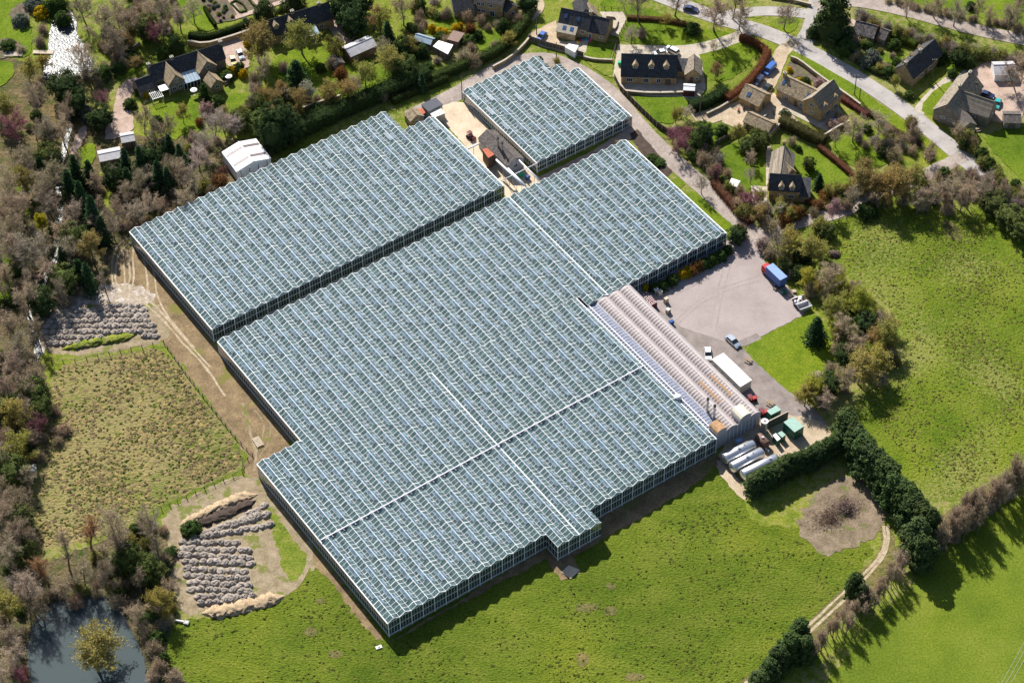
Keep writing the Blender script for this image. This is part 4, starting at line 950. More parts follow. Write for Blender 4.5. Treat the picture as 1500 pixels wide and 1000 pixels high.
wing(h, (866, 23), (893, 29), 6.0, 3.3, 3.0, 'stone_wall_brown', 'roof_slate', (('F', .75, 1.7, .8, 1.0), ('F', .15, 1.2, .9, 2.0)))
wing(h, (850, -6), (858, 14), 6.2, 2.2, 4.0, 'stone_wall_brown', 'roof_slate')
wing(h, (862, 4), (868, 18), 5.4, 2.0, 3.2, 'stone_wall_brown', 'roof_stone')
h, L = house('stone_house', 'long dark-roofed house with a row of three white dormers facing its terrace', (911, 79.6), (992, 81.8), 7.2, 4.2, 3.0, 'stone_wall', 'roof_slate',
             dormers=(('F', .25, 1.5, 5.0), ('F', .54, 1.5, 5.0), ('F', .81, 1.5, 5.0)), wins=(('F', .15, 1.6, 1.8, 1.3), ('F', .45, 1.5, 1.6, 1.6), ('F', .68, 1.5, 1.2, 1.6)), doors=(('F', .85, 1.6),), chims=((.25, .35, 1.0), (.55, .35, .8)))
lean_to(h, L / 2 + .1, L / 2 + 4.0, -1.2, 3.0, 2.6, 3.6, 'stone_wall', 'roof_slate')
h, L = house('stone_garage', 'gabled stone garage with grey tiled roof beside the dormered house', (1016.6, 80.6), (1016, 101.6), 5.0, 2.2, 2.9, 'stone_wall', 'roof_stone_grey', wins=(('L', .25, 1.6, .9, .9),), doors=(('L', .6, .9),), cat='garage')
h, L = house('garden_shed', 'small maroon shed with white curved roof on the terrace', (1001.5, 126), (1018, 127), 2.7, 1.3, 2.2, 'maroon', 'clear_white', cat='shed', over=.1)
h, L = house('stone_house', 'large honey stone house with tall cross gable, two skylights and walled terrace', (1148, 110.6), (1200, 135), 5.8, 3.2, 3.2, 'stone_wall', 'roof_stone',
             lights=(('F', .1, .45, .8, 1.1), ('F', .8, .55, .8, 1.1)), chims=((0.03, 0, 1.2),), wins=(('F', .25, 1.4, 2.2, 1.8), ('F', .7, 1.4, 1.0, 1.4)), doors=(('F', .55, 1.0),))
wing(h, (1191, 142.4), (1221, 117.2), 7.6, 3.1, 4.4, 'stone_wall', 'roof_stone_grey', (('L', .5, 4.6, 1.5, 1.2), ('L', .5, 2.0, 1.5, 1.2), ('F', .35, 1.4, 2.2, 1.9), ('F', .75, 1.4, 2.2, 1.9)))
for px, py in ((1223, 139), (1208, 152)):
    x, y = G(px, py, 5.2); d = Vector((x - h.location.x, y - h.location.y)); r0 = -h.rotation_euler.z
    lx, ly = d.x * math.cos(r0) - d.y * math.sin(r0), d.x * math.sin(r0) + d.y * math.cos(r0)
    d = MB().add([(-.8, -.6, 4.3), (.8, -.6, 4.3), (.8, -.6, 5.0), (0, -.6, 5.8), (-.8, -.6, 5.0), (-.8, 1.4, 5.0), (.8, 1.4, 5.0), (0, 1.4, 5.8)], [(0, 1, 2, 3, 4), (4, 3, 7, 5), (3, 2, 6, 7), (1, 6, 2), (0, 4, 5)]).build('dormer', 'stone_wall', h, loc=(lx, ly, 0))
    d.rotation_euler = (0, 0, math.radians(62)); add_window(d, d, 0, -.65, 4.85, 1.0, .9, 0, -1)
h, L = house('stone_outbuilding', 'square stone outbuilding with tiled roof and one blue skylight, beside parked vans', (1093, 124), (1121.5, 138), 4.8, 3.0, 2.5, 'stone_wall', 'roof_stone', lights=(('F', .35, .6, 1.1, 1.1),), doors=(('F', .7, 1.6), ('R', .4, .9)), cat='outbuilding')
h, L = house('stone_outbuilding', 'low stone store with long tiled roof across the gravel court', (1096, 164.6), (1132, 181), 3.8, 2.2, 2.2, 'stone_wall', 'roof_stone', cat='outbuilding')
h, L = house('stone_house', 'honey stone house with slate front roof, two small dormers and tiled rear wing', (1128.4, 254.8), (1173.4, 257.6), 7.0, 2.9, 4.1, 'stone_wall', 'roof_slate',
             dormers=(('F', .39, 1.3, 4.7), ('F', .74, 1.3, 4.7)), wins=(('F', .38, 2.0, 1.6, 1.1), ('F', .72, 2.0, 1.6, 1.1)), doors=(('F', .08, .9),))
wing(h, (1148.8, 213.5), (1143.2, 254), 6.6, 3.0, 3.8, 'stone_wall', 'roof_stone_grey')
wing(h, (1148, 236), (1160, 248), 5.6, 1.5, 4.0, 'stone_wall', 'roof_stone')
lean_to(h, L / 2 + .05, L / 2 + 2.6, -3.2, 2.4, 2.6, 4.2, 'stone_wall_brown', 'roof_slate')
x, y = G(1148.6, 211, 6.6); d = Vector((x - h.location.x, y - h.location.y)); r0 = -h.rotation_euler.z
c = MB().box(-.45, .45, -.35, .35, -1, 1.1).build('chimney', 'stone_wall', h, loc=(d.x * math.cos(r0) - d.y * math.sin(r0), d.x * math.sin(r0) + d.y * math.cos(r0), 6.5))
for s2 in (-.2, .2): MB().bar((s2, 0, 1.1), (s2, 0, 1.6), .12, 8).build('pot', 'pale_wood', c)
h, L = house('stone_cottage', 'dark slate stone cottage lying at an angle beside the striped lawn', (1369, 58.6), (1326, 95), 6.4, 3.1, 3.3, 'stone_wall_brown', 'roof_slate',
             dormers=(('B', .2, 1.3, 4.6), ('B', .45, 1.3, 4.6), ('B', .72, 1.3, 4.6)), chims=((.5, 0, 1.0), (.02, 0, .9)), wins=(('F', .3, 1.6, 1.6, 1.2), ('F', .6, 1.6, 1.4, 1.2)), doors=(('F', .45, 1.0),))
h, L = house('stone_outbuilding', 'mottled stone-slate garden building between clipped hedges and the lane', (1254.6, 31), (1285, 38.6), 4.4, 2.7, 2.2, 'stone_wall_grey', 'roof_mottled', cat='outbuilding')
h2, L2 = house('stone_outbuilding', 'small brown-tiled extension roof next to the mottled garden building', (1291, 42), (1302, 46), 3.8, 2.2, 2.2, 'stone_wall_grey', 'roof_slate_warm', cat='outbuilding')
h, L = house('stone_house', 'grey-brown stone house with long pale roof slope by the road bend', (1424, 105), (1388, 153), 7.4, 3.7, 3.8, 'stone_wall_grey', 'roof_stone_grey',
             chims=((.5, 0, 1.0), (.9, 0, 1.1)), wins=(('L', .3, 2.4, 1.1, .9), ('L', .6, 2.4, 1.3, .9)))
wing(h, (1405.3, 132.5), (1456, 149.6), 6.8, 3.2, 3.6, 'stone_wall_grey', 'roof_stone_grey', (('F', .35, 2.4, 1.0, 1.0), ('F', .6, 2.4, 1.0, 1.0), ('R', .5, 2.2, 1.2, 1.2)))
wing(h, (1418, 118), (1432, 122), 5.6, 2.2, 3.4, 'stone_wall_grey', 'roof_stone_grey')
wing(h, (1404, 156), (1421, 180), 4.4, 2.0, 3.0, 'stone_wall_grey', 'roof_slate_warm')
h, L = house('tin_garage', 'white-edged garage with grey ribbed roof on the pink gravel court', (1456, 96), (1487, 95), 3.6, 2.8, 2.3, 'white_paint', 'tin_roof', cat='garage', over=.15)
h, L = house('stone_garage', 'small stone garage with felt roof at the corner of the pink gravel court', (1471, 168), (1495, 168.5), 3.2, 2.2, 2.3, 'stone_wall_grey', 'roof_slate_warm', cat='garage', doors=(('F', .5, 1.8),))
# garden sheds
h, L = house('garden_shed', 'pale tin-roofed shed at the edge of the dark conifers', (144, 227), (176.5, 220.5), 3.1, 2.2, 2.4, 'grey_boards', 'tin_roof', cat='shed', over=.12)
h, L = house('garden_shed', 'smaller grey tin-roofed shed at the end of the earth lane', (176.5, 200.5), (196, 197), 3.2, 1.9, 2.5, 'grey_boards', 'tin_roof', cat='shed', over=.12)
h, L = house('garden_shed', 'orchard greenhouse with whitened frame roof beside the round bush', (609, 50.5), (634, 58), 2.9, 1.5, 2.0, 'grey_boards', 'conservatory_glass', cat='shed', over=.1)
flat_box('garden_shed', 'white flat-roofed shed in the orchard garden', 'shed', [(635, 68), (643, 60), (663, 66), (655.5, 79)], 2.7, 'grey_boards', 'clear_white')
flat_box('garden_shed', 'shed with rust-red felt roof and pale edging in the orchard', 'shed', [(655, 57.5), (664, 45), (680, 49), (671, 61.5)], 2.5, 'grey_boards', 'brown_metal')
h, L = house('lean_shed', 'small blue-grey shed beneath the weeping tree near the long barn', (488, 80), (497, 92), 2.9, 1.7, 2.0, 'grey_boards', 'roof_slate_warm', cat='shed', over=.1)
h, L = house('white_shed', 'big white gabled storage shed with grey rooflight bands behind the glasshouse', (349.5, 208.5), (371, 237), 5.0, 5.1, 3.7, 'white_metal', 'white_metal', cat='shed', over=.12)
for f0 in (.2, .68):
    for sg in (-1, 1):
        k = 1.3 / 5.1; x0 = -L / 2 + L * f0
        q = [(x0, sg * 4.9, 5.23 - k * 4.9), (x0 + .9, sg * 4.9, 5.23 - k * 4.9), (x0 + .9, sg * .3, 5.23 - k * .3), (x0, sg * .3, 5.23 - k * .3)]
        MB().hexa(q if sg < 0 else q[::-1], (0, 0, .03)).build('rooflight_band', 'dark_rooflight', h)
MB().box(-L / 2 - .1, L / 2 + .1, -.2, .2, 5.16, 5.27).build('ridge_capping', 'blue_roof', h)
for i in range(4): MB().box(L / 2 + .02, L / 2 + .1, -.08, .08, 0, 3.4).build('door_frame', 'blue_tarp', h, loc=(0, -3.9 + i * 2.6, 0))
for i in range(3): MB().box(L / 2 + .01, L / 2 + .06, -1.2, 1.2, .05, 3.2).build('sliding_door', 'white_metal', h, loc=(0, -2.6 + i * 2.6, 0))
# boiler house group between the glasshouses
h, L = house('boiler_house', 'grey-roofed boiler house with twin flues between the glasshouses', (712.8, 191), (755, 232), 5.0, 2.7, 3.5, 'grey_metal', 'roof_slate_warm', cat='boiler house', over=.2, wins=(('R', .5, 2.4, 1.2, 1.2),))
for px, py, ht in ((729.8, 216, 7.6), (736, 222, 7.4)):
    x, y = G(px, py, 4.4); d = Vector((x - h.location.x, y - h.location.y)); r0 = -h.rotation_euler.z
    f = MB().bar((0, 0, 3.6), (0, 0, ht), .25, 10).build('flue', 'flue_steel', h, loc=(d.x * math.cos(r0) - d.y * math.sin(r0), d.x * math.sin(r0) + d.y * math.cos(r0), 0))
    MB().bar((0, 0, ht + .01), (0, 0, ht + .4), .33, 10).build('flue_cap', 'rubber', f)
flat_box('plant_hut', 'tall narrow plant hut with rusty red roof beside the boiler house', 'hut', [(706.8, 219), (714, 217), (723.6, 226), (715.2, 231)], 4.2, 'brown_metal', 'rust_red')
def pipe(label, p1, p2, z, r, mat='white_metal', legs=1, z2=None):
    a, b = G(*p1, z), G(*p2, z2 or z); z2 = z2 or z
    t = thing('heating_pipe', label, 'pipe', ((a[0] + b[0]) / 2, (a[1] + b[1]) / 2, 0))
    o = Vector(t.location); A = Vector((*a, z)) - o; B = Vector((*b, z2)) - o
    MB().bar(A, B, r, 8).build('pipe_run', mat, t, smooth=True)
    for i in range(legs):
        f = (i + .5) / legs; p = A.lerp(B, f); MB().box(p.x - .06, p.x + .06, p.y - .06, p.y + .06, 0, p.z).build('support', 'galvanised', t)
pipe('white insulated pipe bridging from the glasshouse roof to the boiler house', (684, 219), (703, 210), 4.6, .22)
pipe('long white twin pipe, outer run, leaving the boiler house', (727, 234), (767, 272), 4.2, .28, legs=2)
pipe('shorter white pipe lying inside the long twin run by the boiler house', (744, 247), (771, 273.5), 4.2, .28, legs=2)
pipe('white pipe from the boiler house gable to the longest glasshouse', (759, 233.5), (790.8, 265), 4.2, .22, legs=2)
pipe('thin white pipe crossing above the boiler house yard', (732, 266), (787, 239), 4.4, .12, legs=2)
h, L = house('stone_hut', 'tiny stone hut with tiled gable roof behind the stepped glasshouse corner', (602, 158.5), (611, 169), 4.0, 2.1, 2.6, 'stone_wall_brown', 'roof_stone', wins=(('R', .5, 1.8, 1.0, 1.1),), cat='hut', over=.15)
flat_box('lean_shed', 'little lean-to with orange-red roof joined to the tiny stone hut', 'shed', [(610, 162), (618, 158), (623, 165), (616, 169)], 2.9, 'blue_tarp', 'rust_red')
flat_box('flat_store', 'flat-roofed store with dark blue-grey felt roof beneath the hedge', 'store', [(617.5, 153), (638, 143.6), (648, 153), (628, 163)], 3.4, 'concrete', 'felt_dark')
flat_box('flat_store', 'pale flat-roofed store with rust stains at the concrete apron', 'store', [(629, 164), (644.4, 157.4), (651.6, 165.8), (634.8, 172.4)], 2.9, 'concrete', 'cream_metal')
# portable office, containers, plant compound
t, lp = flat_box('portable_office', 'long white portable office cabin beside the lilac shed', 'cabin', [(1043, 526), (1060, 516.8), (1101, 556), (1084.4, 566)], 3.0, 'cream_metal', 'clear_white', over=.03)
a, b = Vector((*lp[0], 0)), Vector((*lp[1], 0))
for i in range(4):
    e = sorted(range(4), key=lambda j: -(Vector(lp[j]) - Vector(lp[(j + 1) % 4])).length)
    p, q = None, None
    for j in e[:2]:
        A, B = Vector(lp[j]), Vector(lp[(j + 1) % 4])
        if p is None or (A + B).x + (A + B).y < (p + q).x + (p + q).y: p, q = A, B
    d = (q - p).normalized(); nrm = Vector((d.y, -d.x)); c = p.lerp(q, (i + .6) / 4.4) + nrm * .05
    add_window(t, t, c.x, c.y, 1.7, .9, .8, nrm.x, nrm.y)
flat_box('green_container', 'large green plant container with pale green roof in the gravel compound', 'container', [(1148, 618), (1161.4, 610), (1177.6, 624), (1164, 632.6)], 3.2, 'green_metal', 'green_roof', over=.03)
flat_box('green_container', 'smaller green container with mint roof at the end of the service road', 'container', [(1123, 601.4), (1137.4, 593.6), (1144, 600), (1129.6, 607.4)], 2.6, 'green_metal', 'green_roof', over=.03)
flat_box('compound_wall', 'dark timber screen wall between the two green containers', 'wall', [(1125, 616), (1154, 601.6), (1155, 602.4), (1126, 617)], 3.0, 'old_wood', 'pale_wood', over=0)
flat_box('plant_box', 'white-topped equipment box in the green plant compound', 'box', [(1132, 637), (1136.5, 634), (1143.5, 642), (1138.5, 645.5)], 2.2, 'green_metal', 'clear_white', over=.02)
flat_box('plant_box', 'mint-topped generator box in the green plant compound', 'box', [(1139, 634), (1145, 631), (1151, 636.5), (1145.5, 640.5)], 2.0, 'green_metal', 'green_roof', over=.02)
flat_box('valve_box', 'small pale blue valve cabinet at the end of the lilac shed', 'box', [(1077, 644), (1084, 640), (1088, 644), (1081, 648)], 1.8, 'grey_metal', 'blue_roof', over=.02)
def tank(label, p1, p2, r, mat, zc, group=None, manhole=.5):
    a, b = G(*p1, zc + r * .7), G(*p2, zc + r * .7); L = math.hypot(b[0] - a[0], b[1] - a[1]); ang = math.atan2(b[1] - a[1], b[0] - a[0])
    t = thing('storage_tank', label, 'tank', ((a[0] + b[0]) / 2, (a[1] + b[1]) / 2, 0), ang, group)
    m = MB(); n = 24; st = [(-L / 2 - r * .35, .15), (-L / 2 - r * .28, .6), (-L / 2 - r * .1, .9), (-L / 2, 1), (L / 2, 1), (L / 2 + r * .1, .9), (L / 2 + r * .28, .6), (L / 2 + r * .35, .15)]
    V = [(x, r * f * math.cos(2 * PI * i / n), zc + r * f * math.sin(2 * PI * i / n)) for x, f in st for i in range(n)]
    m.add(V, [(k * n + i, k * n + (i + 1) % n, (k + 1) * n + (i + 1) % n, (k + 1) * n + i) for k in range(len(st) - 1) for i in range(n)] + [tuple(range(n - 1, -1, -1)), tuple(range((len(st) - 1) * n, len(st) * n))])
    m.build('shell', mat, t, smooth=True)
    MB().bar((L * (manhole - .5), 0, zc + r - .05), (L * (manhole - .5), 0, zc + r + .3), .35, 12).build('manhole', 'grey_metal', t)
    MB().bar((L * (manhole - .3), 0, zc + r - .05), (L * (manhole - .3), 0, zc + r + .2), .12, 8).build('fill_valve', 'brown_metal', t)
    for f in (-.36, 0, .36): MB().box(L * f - .2, L * f + .2, -r * .8, r * .8, 0, zc - r * .55).build('saddle', 'concrete', t)
    return t
tank('silver horizontal storage tank nearest the glasshouse wall', (1062, 668), (1103, 647), 1.45, 'tank_steel', 1.75)
tank('silver horizontal storage tank in the middle of the three', (1073, 681), (1116, 658.5), 1.4, 'tank_steel', 1.7)
tank('silver horizontal storage tank nearest the conifer hedge', (1089, 692), (1138, 668), 1.45, 'tank_steel', 1.75, manhole=.8)
tank('rusty brown horizontal tank behind the silver tanks', (1111, 636), (1123.5, 648), 1.15, 'brown_metal', 1.4)
s_ = thing('silo', 'white-topped upright silver silo at the shed corner', 'silo', (*G(1119, 631), 0))
MB().bar((0, 0, 0), (0, 0, 3.6), .85, 20).build('silo_body', 'tank_steel', s_, smooth=False); MB().bar((0, 0, 3.61), (0, 0, 3.75), .9, 20).build('silo_rim', 'clear_white', s_); MB().bar((0, 0, 3.76), (0, 0, 3.9), .25, 10).build('hatch', 'maroon', s_)
def rail(label, p1, p2):
    a, b = Vector((*G(*p1, .6), 0)), Vector((*G(*p2, .6), 0)); t = thing('guard_rail', label, 'rail', (a + b) / 2); o = Vector(t.location)
    for z in (.6, 1.1): MB().bar(a - o + Vector((0, 0, z)), b - o + Vector((0, 0, z)), .09, 6).build('rail', 'white_paint', t)
    for i in range(5): p = (a - o).lerp(b - o, i / 4); MB().box(p.x - .06, p.x + .06, p.y - .06, p.y + .06, 0, 1.1).build('post', 'white_paint', t)
rail('white guard rail along the back of the silver tanks', (1107, 642), (1126, 662))
rail('white guard rail behind the tank nearest the conifer hedge', (1142, 665), (1153, 676))

# ------------------------------------------------------------------ VEHICLES
def vehicle(name, label, cat, px, z, tail, body, kind='car', Lg=4.4, W=1.75):
    """px: pixel of the middle, tail: pixel direction the nose points to"""
    x, y = G(*px, .6); x2, y2 = G(px[0] + tail[0], px[1] + tail[1], .6); ang = math.atan2(y2 - y, x2 - x)
    t = thing(name, label, cat, (x, y, 0.03), ang)
    h = Lg / 2; w = W / 2
    if kind == 'car': low = [(-h, .35), (-h, .78), (-h + .12, .92), (h * .42, .95), (h * .9, .78), (h, .6), (h, .35)]; cab = [(-h * .82, .93), (-h * .62, 1.42), (h * .12, 1.44), (h * .5, .94)]
    elif kind == 'estate': low = [(-h, .4), (-h, .9), (-h + .06, 1.0), (h * .5, 1.02), (h * .93, .88), (h, .68), (h, .4)]; cab = [(-h * .95, 1.0), (-h * .85, 1.6), (h * .2, 1.62), (h * .56, 1.01)]
    else: low = [(-h, .4), (-h, 1.15), (h * .55, 1.15), (h * .95, .95), (h, .75), (h, .4)]; cab = [(-h * .99, 1.14), (-h * .96, 1.95), (h * .42, 1.95), (h * .68, 1.14)]
    def loft(prof, wb, wt, zt0, zt1):
        m = MB(); n = len(prof); V = []
        for s in (-1, 1):
            for (xx, zz) in prof: f = (zz - zt0) / max(zt1 - zt0, 1e-3); V.append((xx, s * (wb + (wt - wb) * max(0, min(1, f))), zz))
        return m.add(V, [(i, (i + 1) % n, n + (i + 1) % n, n + i)[::-1] for i in range(n)] + [tuple(range(n)), tuple(range(2 * n - 1, n - 1, -1))])
    zt = max(p[1] for p in low); b = loft(low, w, w * .96, .35, zt).build('body', body, t)
    zc0, zc1 = cab[0][1], max(p[1] for p in cab)
    g = loft([(xx, zz) for xx, zz in cab], w * .93, w * .78, zc0, zc1)
    g.build('windows', 'window_glass' if kind != 'van' else body, t)
    rx0, rx1 = cab[1][0], cab[2][0]
    MB().extr([(rx0 + .02, -w * .76), (rx1 - .04, -w * .76), (rx1 - .04, w * .76), (rx0 + .02, w * .76)], zc1 + .004, zc1 + .04).build('roof', body, t)
    if kind == 'van':
        MB().hexa([(cab[3][0] - .03, -w * .84, zc0 + .05), (cab[3][0] - .03, w * .84, zc0 + .05), (cab[2][0] + .04, w * .74, zc1 - .06), (cab[2][0] + .04, -w * .74, zc1 - .06)], (.06, 0, .04)).build('windscreen', 'window_glass', t)
    for sx in (-.6, .62):
        for sy in (-1, 1):
            wh = MB().bar((h * sx, sy * (w - .2), .32), (h * sx, sy * (w + .01), .32), .32, 14).build('wheel', 'rubber', t)
            MB().bar((h * sx, sy * (w + .012), .32), (h * sx, sy * (w + .03), .32), .19, 10).build('rim', 'flue_steel', wh)
    for sy in (-1, 1):
        MB().box(h - .06, h + .015, sy * w * .72 - .18, sy * w * .72 + .18, .58, .7).build('headlight', 'clear_white', t); MB().box(-h - .015, -h + .05, sy * w * .8 - .12, sy * w * .8 + .12, .65, .8).build('tail_light', 'red_paint', t)
    return t
vehicle('parked_car', 'silver saloon car at the corner of the site lawn', 'car', (1074, 500), 0, (11, 10), 'car_silver', Lg=4.7, W=1.85)
vehicle('parked_car', 'white hatchback squeezed between the lilac shed and the portable office', 'car', (1037, 518), 0, (1, 12), 'car_white', Lg=4.3)
vehicle('parked_car', 'bright blue hatchback on the drive of the skylight house', 'car', (793, 53.5), 0, (-6, 7), 'car_blue', Lg=4.2)
vehicle('parked_car', 'white estate car on the forecourt behind the dormered house', 'car', (984.5, 74), 0, (-11, -6), 'car_white', 'estate', Lg=4.5)
vehicle('parked_car', 'white car with green-tinted windscreen behind the dormered house roof', 'car', (967, 77.5), 0, (-10, 2), 'car_white', Lg=4.2)
vehicle('parked_car', 'dark navy car on the road beside the bare green', 'car', (1012, 13.5), 0, (10, 2), 'car_navy', Lg=4.4)
vehicle('parked_van', 'blue panel van under the copper hedge', 'van', (1127, 102.5), 0, (-9, 9), 'car_blue', 'van', Lg=5.0, W=1.95)
vehicle('parked_car', 'dark blue estate behind the square stone outbuilding', 'car', (1111, 119), 0, (-9, 9), 'car_navy', 'estate', Lg=4.6)
vehicle('parked_car', 'black hatchback between the outbuilding and the big stone house', 'car', (1123, 130), 0, (-6, 5), 'car_black', Lg=4.0)
vehicle('parked_car', 'teal hatchback on the pink gravel court', 'car', (1461, 152), 0, (-3, 9), 'car_teal', Lg=3.9)
vehicle('parked_car', 'dark blue car half behind the grey-brown house', 'car', (1446, 139), 0, (9, 3), 'car_navy', Lg=4.2)
vehicle('parked_car', 'cream-yellow small car beside the rambling stone house', 'car', (341.5, 89), 0, (3, 9), 'car_yellow', Lg=4.0)
vehicle('parked_car', 'pale blue-white car next to the cream-yellow small car', 'car', (352, 80), 0, (4, 8), 'car_paleblue', Lg=4.2)
# box lorry and yard clutter
def lorry():
    c = [G(*p, 3.7) for p in ((1122, 390.5), (1132.5, 385.5), (1153, 405), (1143, 410.5))]
    a = (Vector(c[0]) + Vector(c[1])) / 2; b = (Vector(c[2]) + Vector(c[3])) / 2; ang = math.atan2(a.y - b.y, a.x - b.x); L = (a - b).length; W = (Vector(c[0]) - Vector(c[1])).length
    t = thing('box_lorry', 'blue curtain-sided box lorry body with red cab parked at the yard edge', 'lorry', (*((a + b) / 2), 0), ang)
    MB().box(-L / 2, L / 2, -W / 2, W / 2, 1.0, 3.6).build('box_body', 'blue_tarp', t); MB().box(-L / 2 - .04, L / 2 + .04, -W / 2 - .04, W / 2 + .04, 3.602, 3.72).build('roof', 'blue_roof', t)
    cab = MB().prism([(-W * .46, .6), (W * .46, .6), (W * .46, 1.9), (W * .4, 2.5), (-W * .4, 2.5), (-W * .46, 1.9)], L / 2 + .1, L / 2 + 1.9).build('cab', 'red_paint', t)
    MB().box(L / 2 + 1.9, L / 2 + 1.94, -W * .38, W * .38, 1.5, 2.3).build('windscreen', 'window_glass', cab)
    MB().box(-L / 2, L / 2 + 1.7, -.45, .45, .62, .98).build('chassis', 'rubber', t)
    for xx in (-L / 2 + .8, -L / 2 + 1.9, L / 2 + 1.0):
        for sy in (-1, 1):
            wh = MB().bar((xx, sy * (W / 2 - .35), .5), (xx, sy * (W / 2 - .02), .5), .5, 16).build('wheel', 'rubber', t); MB().bar((xx, sy * (W / 2 - .01), .5), (xx, sy * (W / 2 + .01), .5), .26, 10).build('rim', 'flue_steel', wh)
lorry()
def skip(label, px, ang, mat, load):
    t = thing('waste_skip', label, 'skip', (*G(*px), 0.03), ang)
    o = MB(); w, l, hh, th = 1.0, 1.75, 1.3, .06
    for sx in (-1, 1): o.hexa([(sx * l * .7, -w, .15), (sx * l * .7, w, .15), (sx * l, w, hh), (sx * l, -w, hh)], (-sx * th, 0, 0))
    for sy in (-1, 1): o.hexa([(-l * .7, sy * w, .15), (l * .7, sy * w, .15), (l, sy * w, hh), (-l, sy * w, hh)], (0, -sy * th, 0))
    o.box(-l * .7, l * .7, -w, w, .1, .15); o.build('tub', mat, t)
    MB().box(-l, l, -w - .05, -w + .1, hh, hh + .08).box(-l, l, w - .1, w + .05, hh, hh + .08).build('rim', 'white_metal', t)
    for i in range(load):
        q = MB().box(-.35, .35, -.25, .25, -.1, .25).build('rubbish_bag', ['clear_white', 'blue_tarp', 'pale_wood', 'white_metal'][i % 4], t, loc=(rnd.uniform(-1.2, 1.2), rnd.uniform(-.6, .6), hh - .05 + rnd.uniform(0, .1)))
        q.rotation_euler = (rnd.uniform(-.4, .4), rnd.uniform(-.4, .4), rnd.uniform(0, 3))
skip('grey open skip, empty, beside the dark conifer', (1177.5, 452), math.radians(24), 'grey_metal', 0)
skip('skip heaped with white and blue rubbish bags', (1170, 444), math.radians(24), 'brown_metal', 14)
def pallet_stack(label, px, ang, n, mat, w=1.1, d=1.0, load=None):
    t = thing('pallet_stack', label, 'pallets', (*G(*px), 0.03), ang)
    for i in range(n):
        p = MB()
        for j in range(5): p.box(-w / 2, w / 2, -d / 2 + d * j / 5, -d / 2 + d * j / 5 + d * .14, .1, .13)
        for j in range(3): p.box(-w / 2 + (w - .1) * j / 2, -w / 2 + (w - .1) * j / 2 + .1, -d / 2, d / 2, 0, .1)
        p.build('pallet', 'pale_wood', t, loc=(rnd.uniform(-.04, .04), rnd.uniform(-.04, .04), i * .14))
    if load: MB().box(-w * .45, w * .45, -d * .45, d * .45, n * .14, n * .14 + load).build('load', mat, t)
for lab, px, n, mat, ld in (('stack of pale pallets under a cardboard load beside the maroon crates', (975.5, 443), 5, 'pale_wood', .9), ('stack of wooden pallets with a cream top near the blue bin', (978.5, 458), 7, 'cream_metal', .4),
                            ('low stack of weathered pallets beneath the blue lorry', (1136, 424), 2, 'old_wood', .2), ('loose timber pallets between the blue lorry and the skips', (1158, 433), 3, 'pale_wood', 0), ('single stack of grey pallets behind the blue lorry', (1163, 428), 4, 'pale_wood', 0)):
    pallet_stack(lab, px, math.radians(28) + rnd.uniform(-.3, .3), n, mat, load=ld)
crate_me = None
def crates():
    """block of maroon harvest crates stacked against the lilac shed"""
    c = [G(*p, 1.7) for p in ((939, 431), (948, 426), (964, 442), (954, 448))]
    o = Vector(c[0]); ex = (Vector(c[3]) - o); ey = (Vector(c[1]) - o); n, k = 8, 4
    m = MB(); lx, ly = ex.length / n * .9, ey.length / k * .9
    m.box(-lx / 2, lx / 2, -ly / 2, ly / 2, 0, .5)
    me = mesh_from(m, 'crate', 'maroon'); lid = box_mesh('lining', 'clear_white', -lx * .2, lx * .3, -ly * .3, ly * .1, .501, .53)
    for i in range(n):
        for j in range(k):
            p = o + ex * (i + .5) / n + ey * (j + .5) / k
            base = inst(mesh_from(MB().box(-lx / 2, lx / 2, -ly / 2, ly / 2, 0, 1.18), 'crate_stack', 'maroon') if (i, j) == (0, 0) else CR[0], 'crate_stack', None, (p.x, p.y, 0.03), math.atan2(ex.y, ex.x))
            if (i, j) == (0, 0): CR.append(base.data)
            tag(base, 'maroon harvest crate stack in the block against the lilac shed', 'crates', 'maroon crates against the lilac shed')
            top = inst(me, 'top_crate', base, (0, 0, 1.19)); inst(lid, 'lining', top, (rnd.uniform(-.1, .1), rnd.uniform(-.1, .1), 0))
CR = []
crates()
def ibc(label, px, mat):
    t = thing('water_container', label, 'container', (*G(*px), .03), math.radians(30))
    MB().box(-.55, .55, -.45, .45, .15, 1.35).build('bottle', mat, t); MB().bar((0, 0, 1.35), (0, 0, 1.45), .15, 10).build('cap', 'red_paint', t); MB().box(-.6, .6, -.5, .5, 0, .14).build('pallet', 'pale_wood', t)
    for z in (.4, .8, 1.2):
        MB().box(-.59, .59, -.49, -.46, z, z + .05).box(-.59, .59, .46, .49, z, z + .05).build('cage_bar', 'galvanised', t)
ibc('white liquid container beside the maroon crates, larger of the pair', (961, 428), 'clear_white'); ibc('whitish liquid container with yellowish top beside the maroon crates', (966.5, 431.5), 'cream_metal')
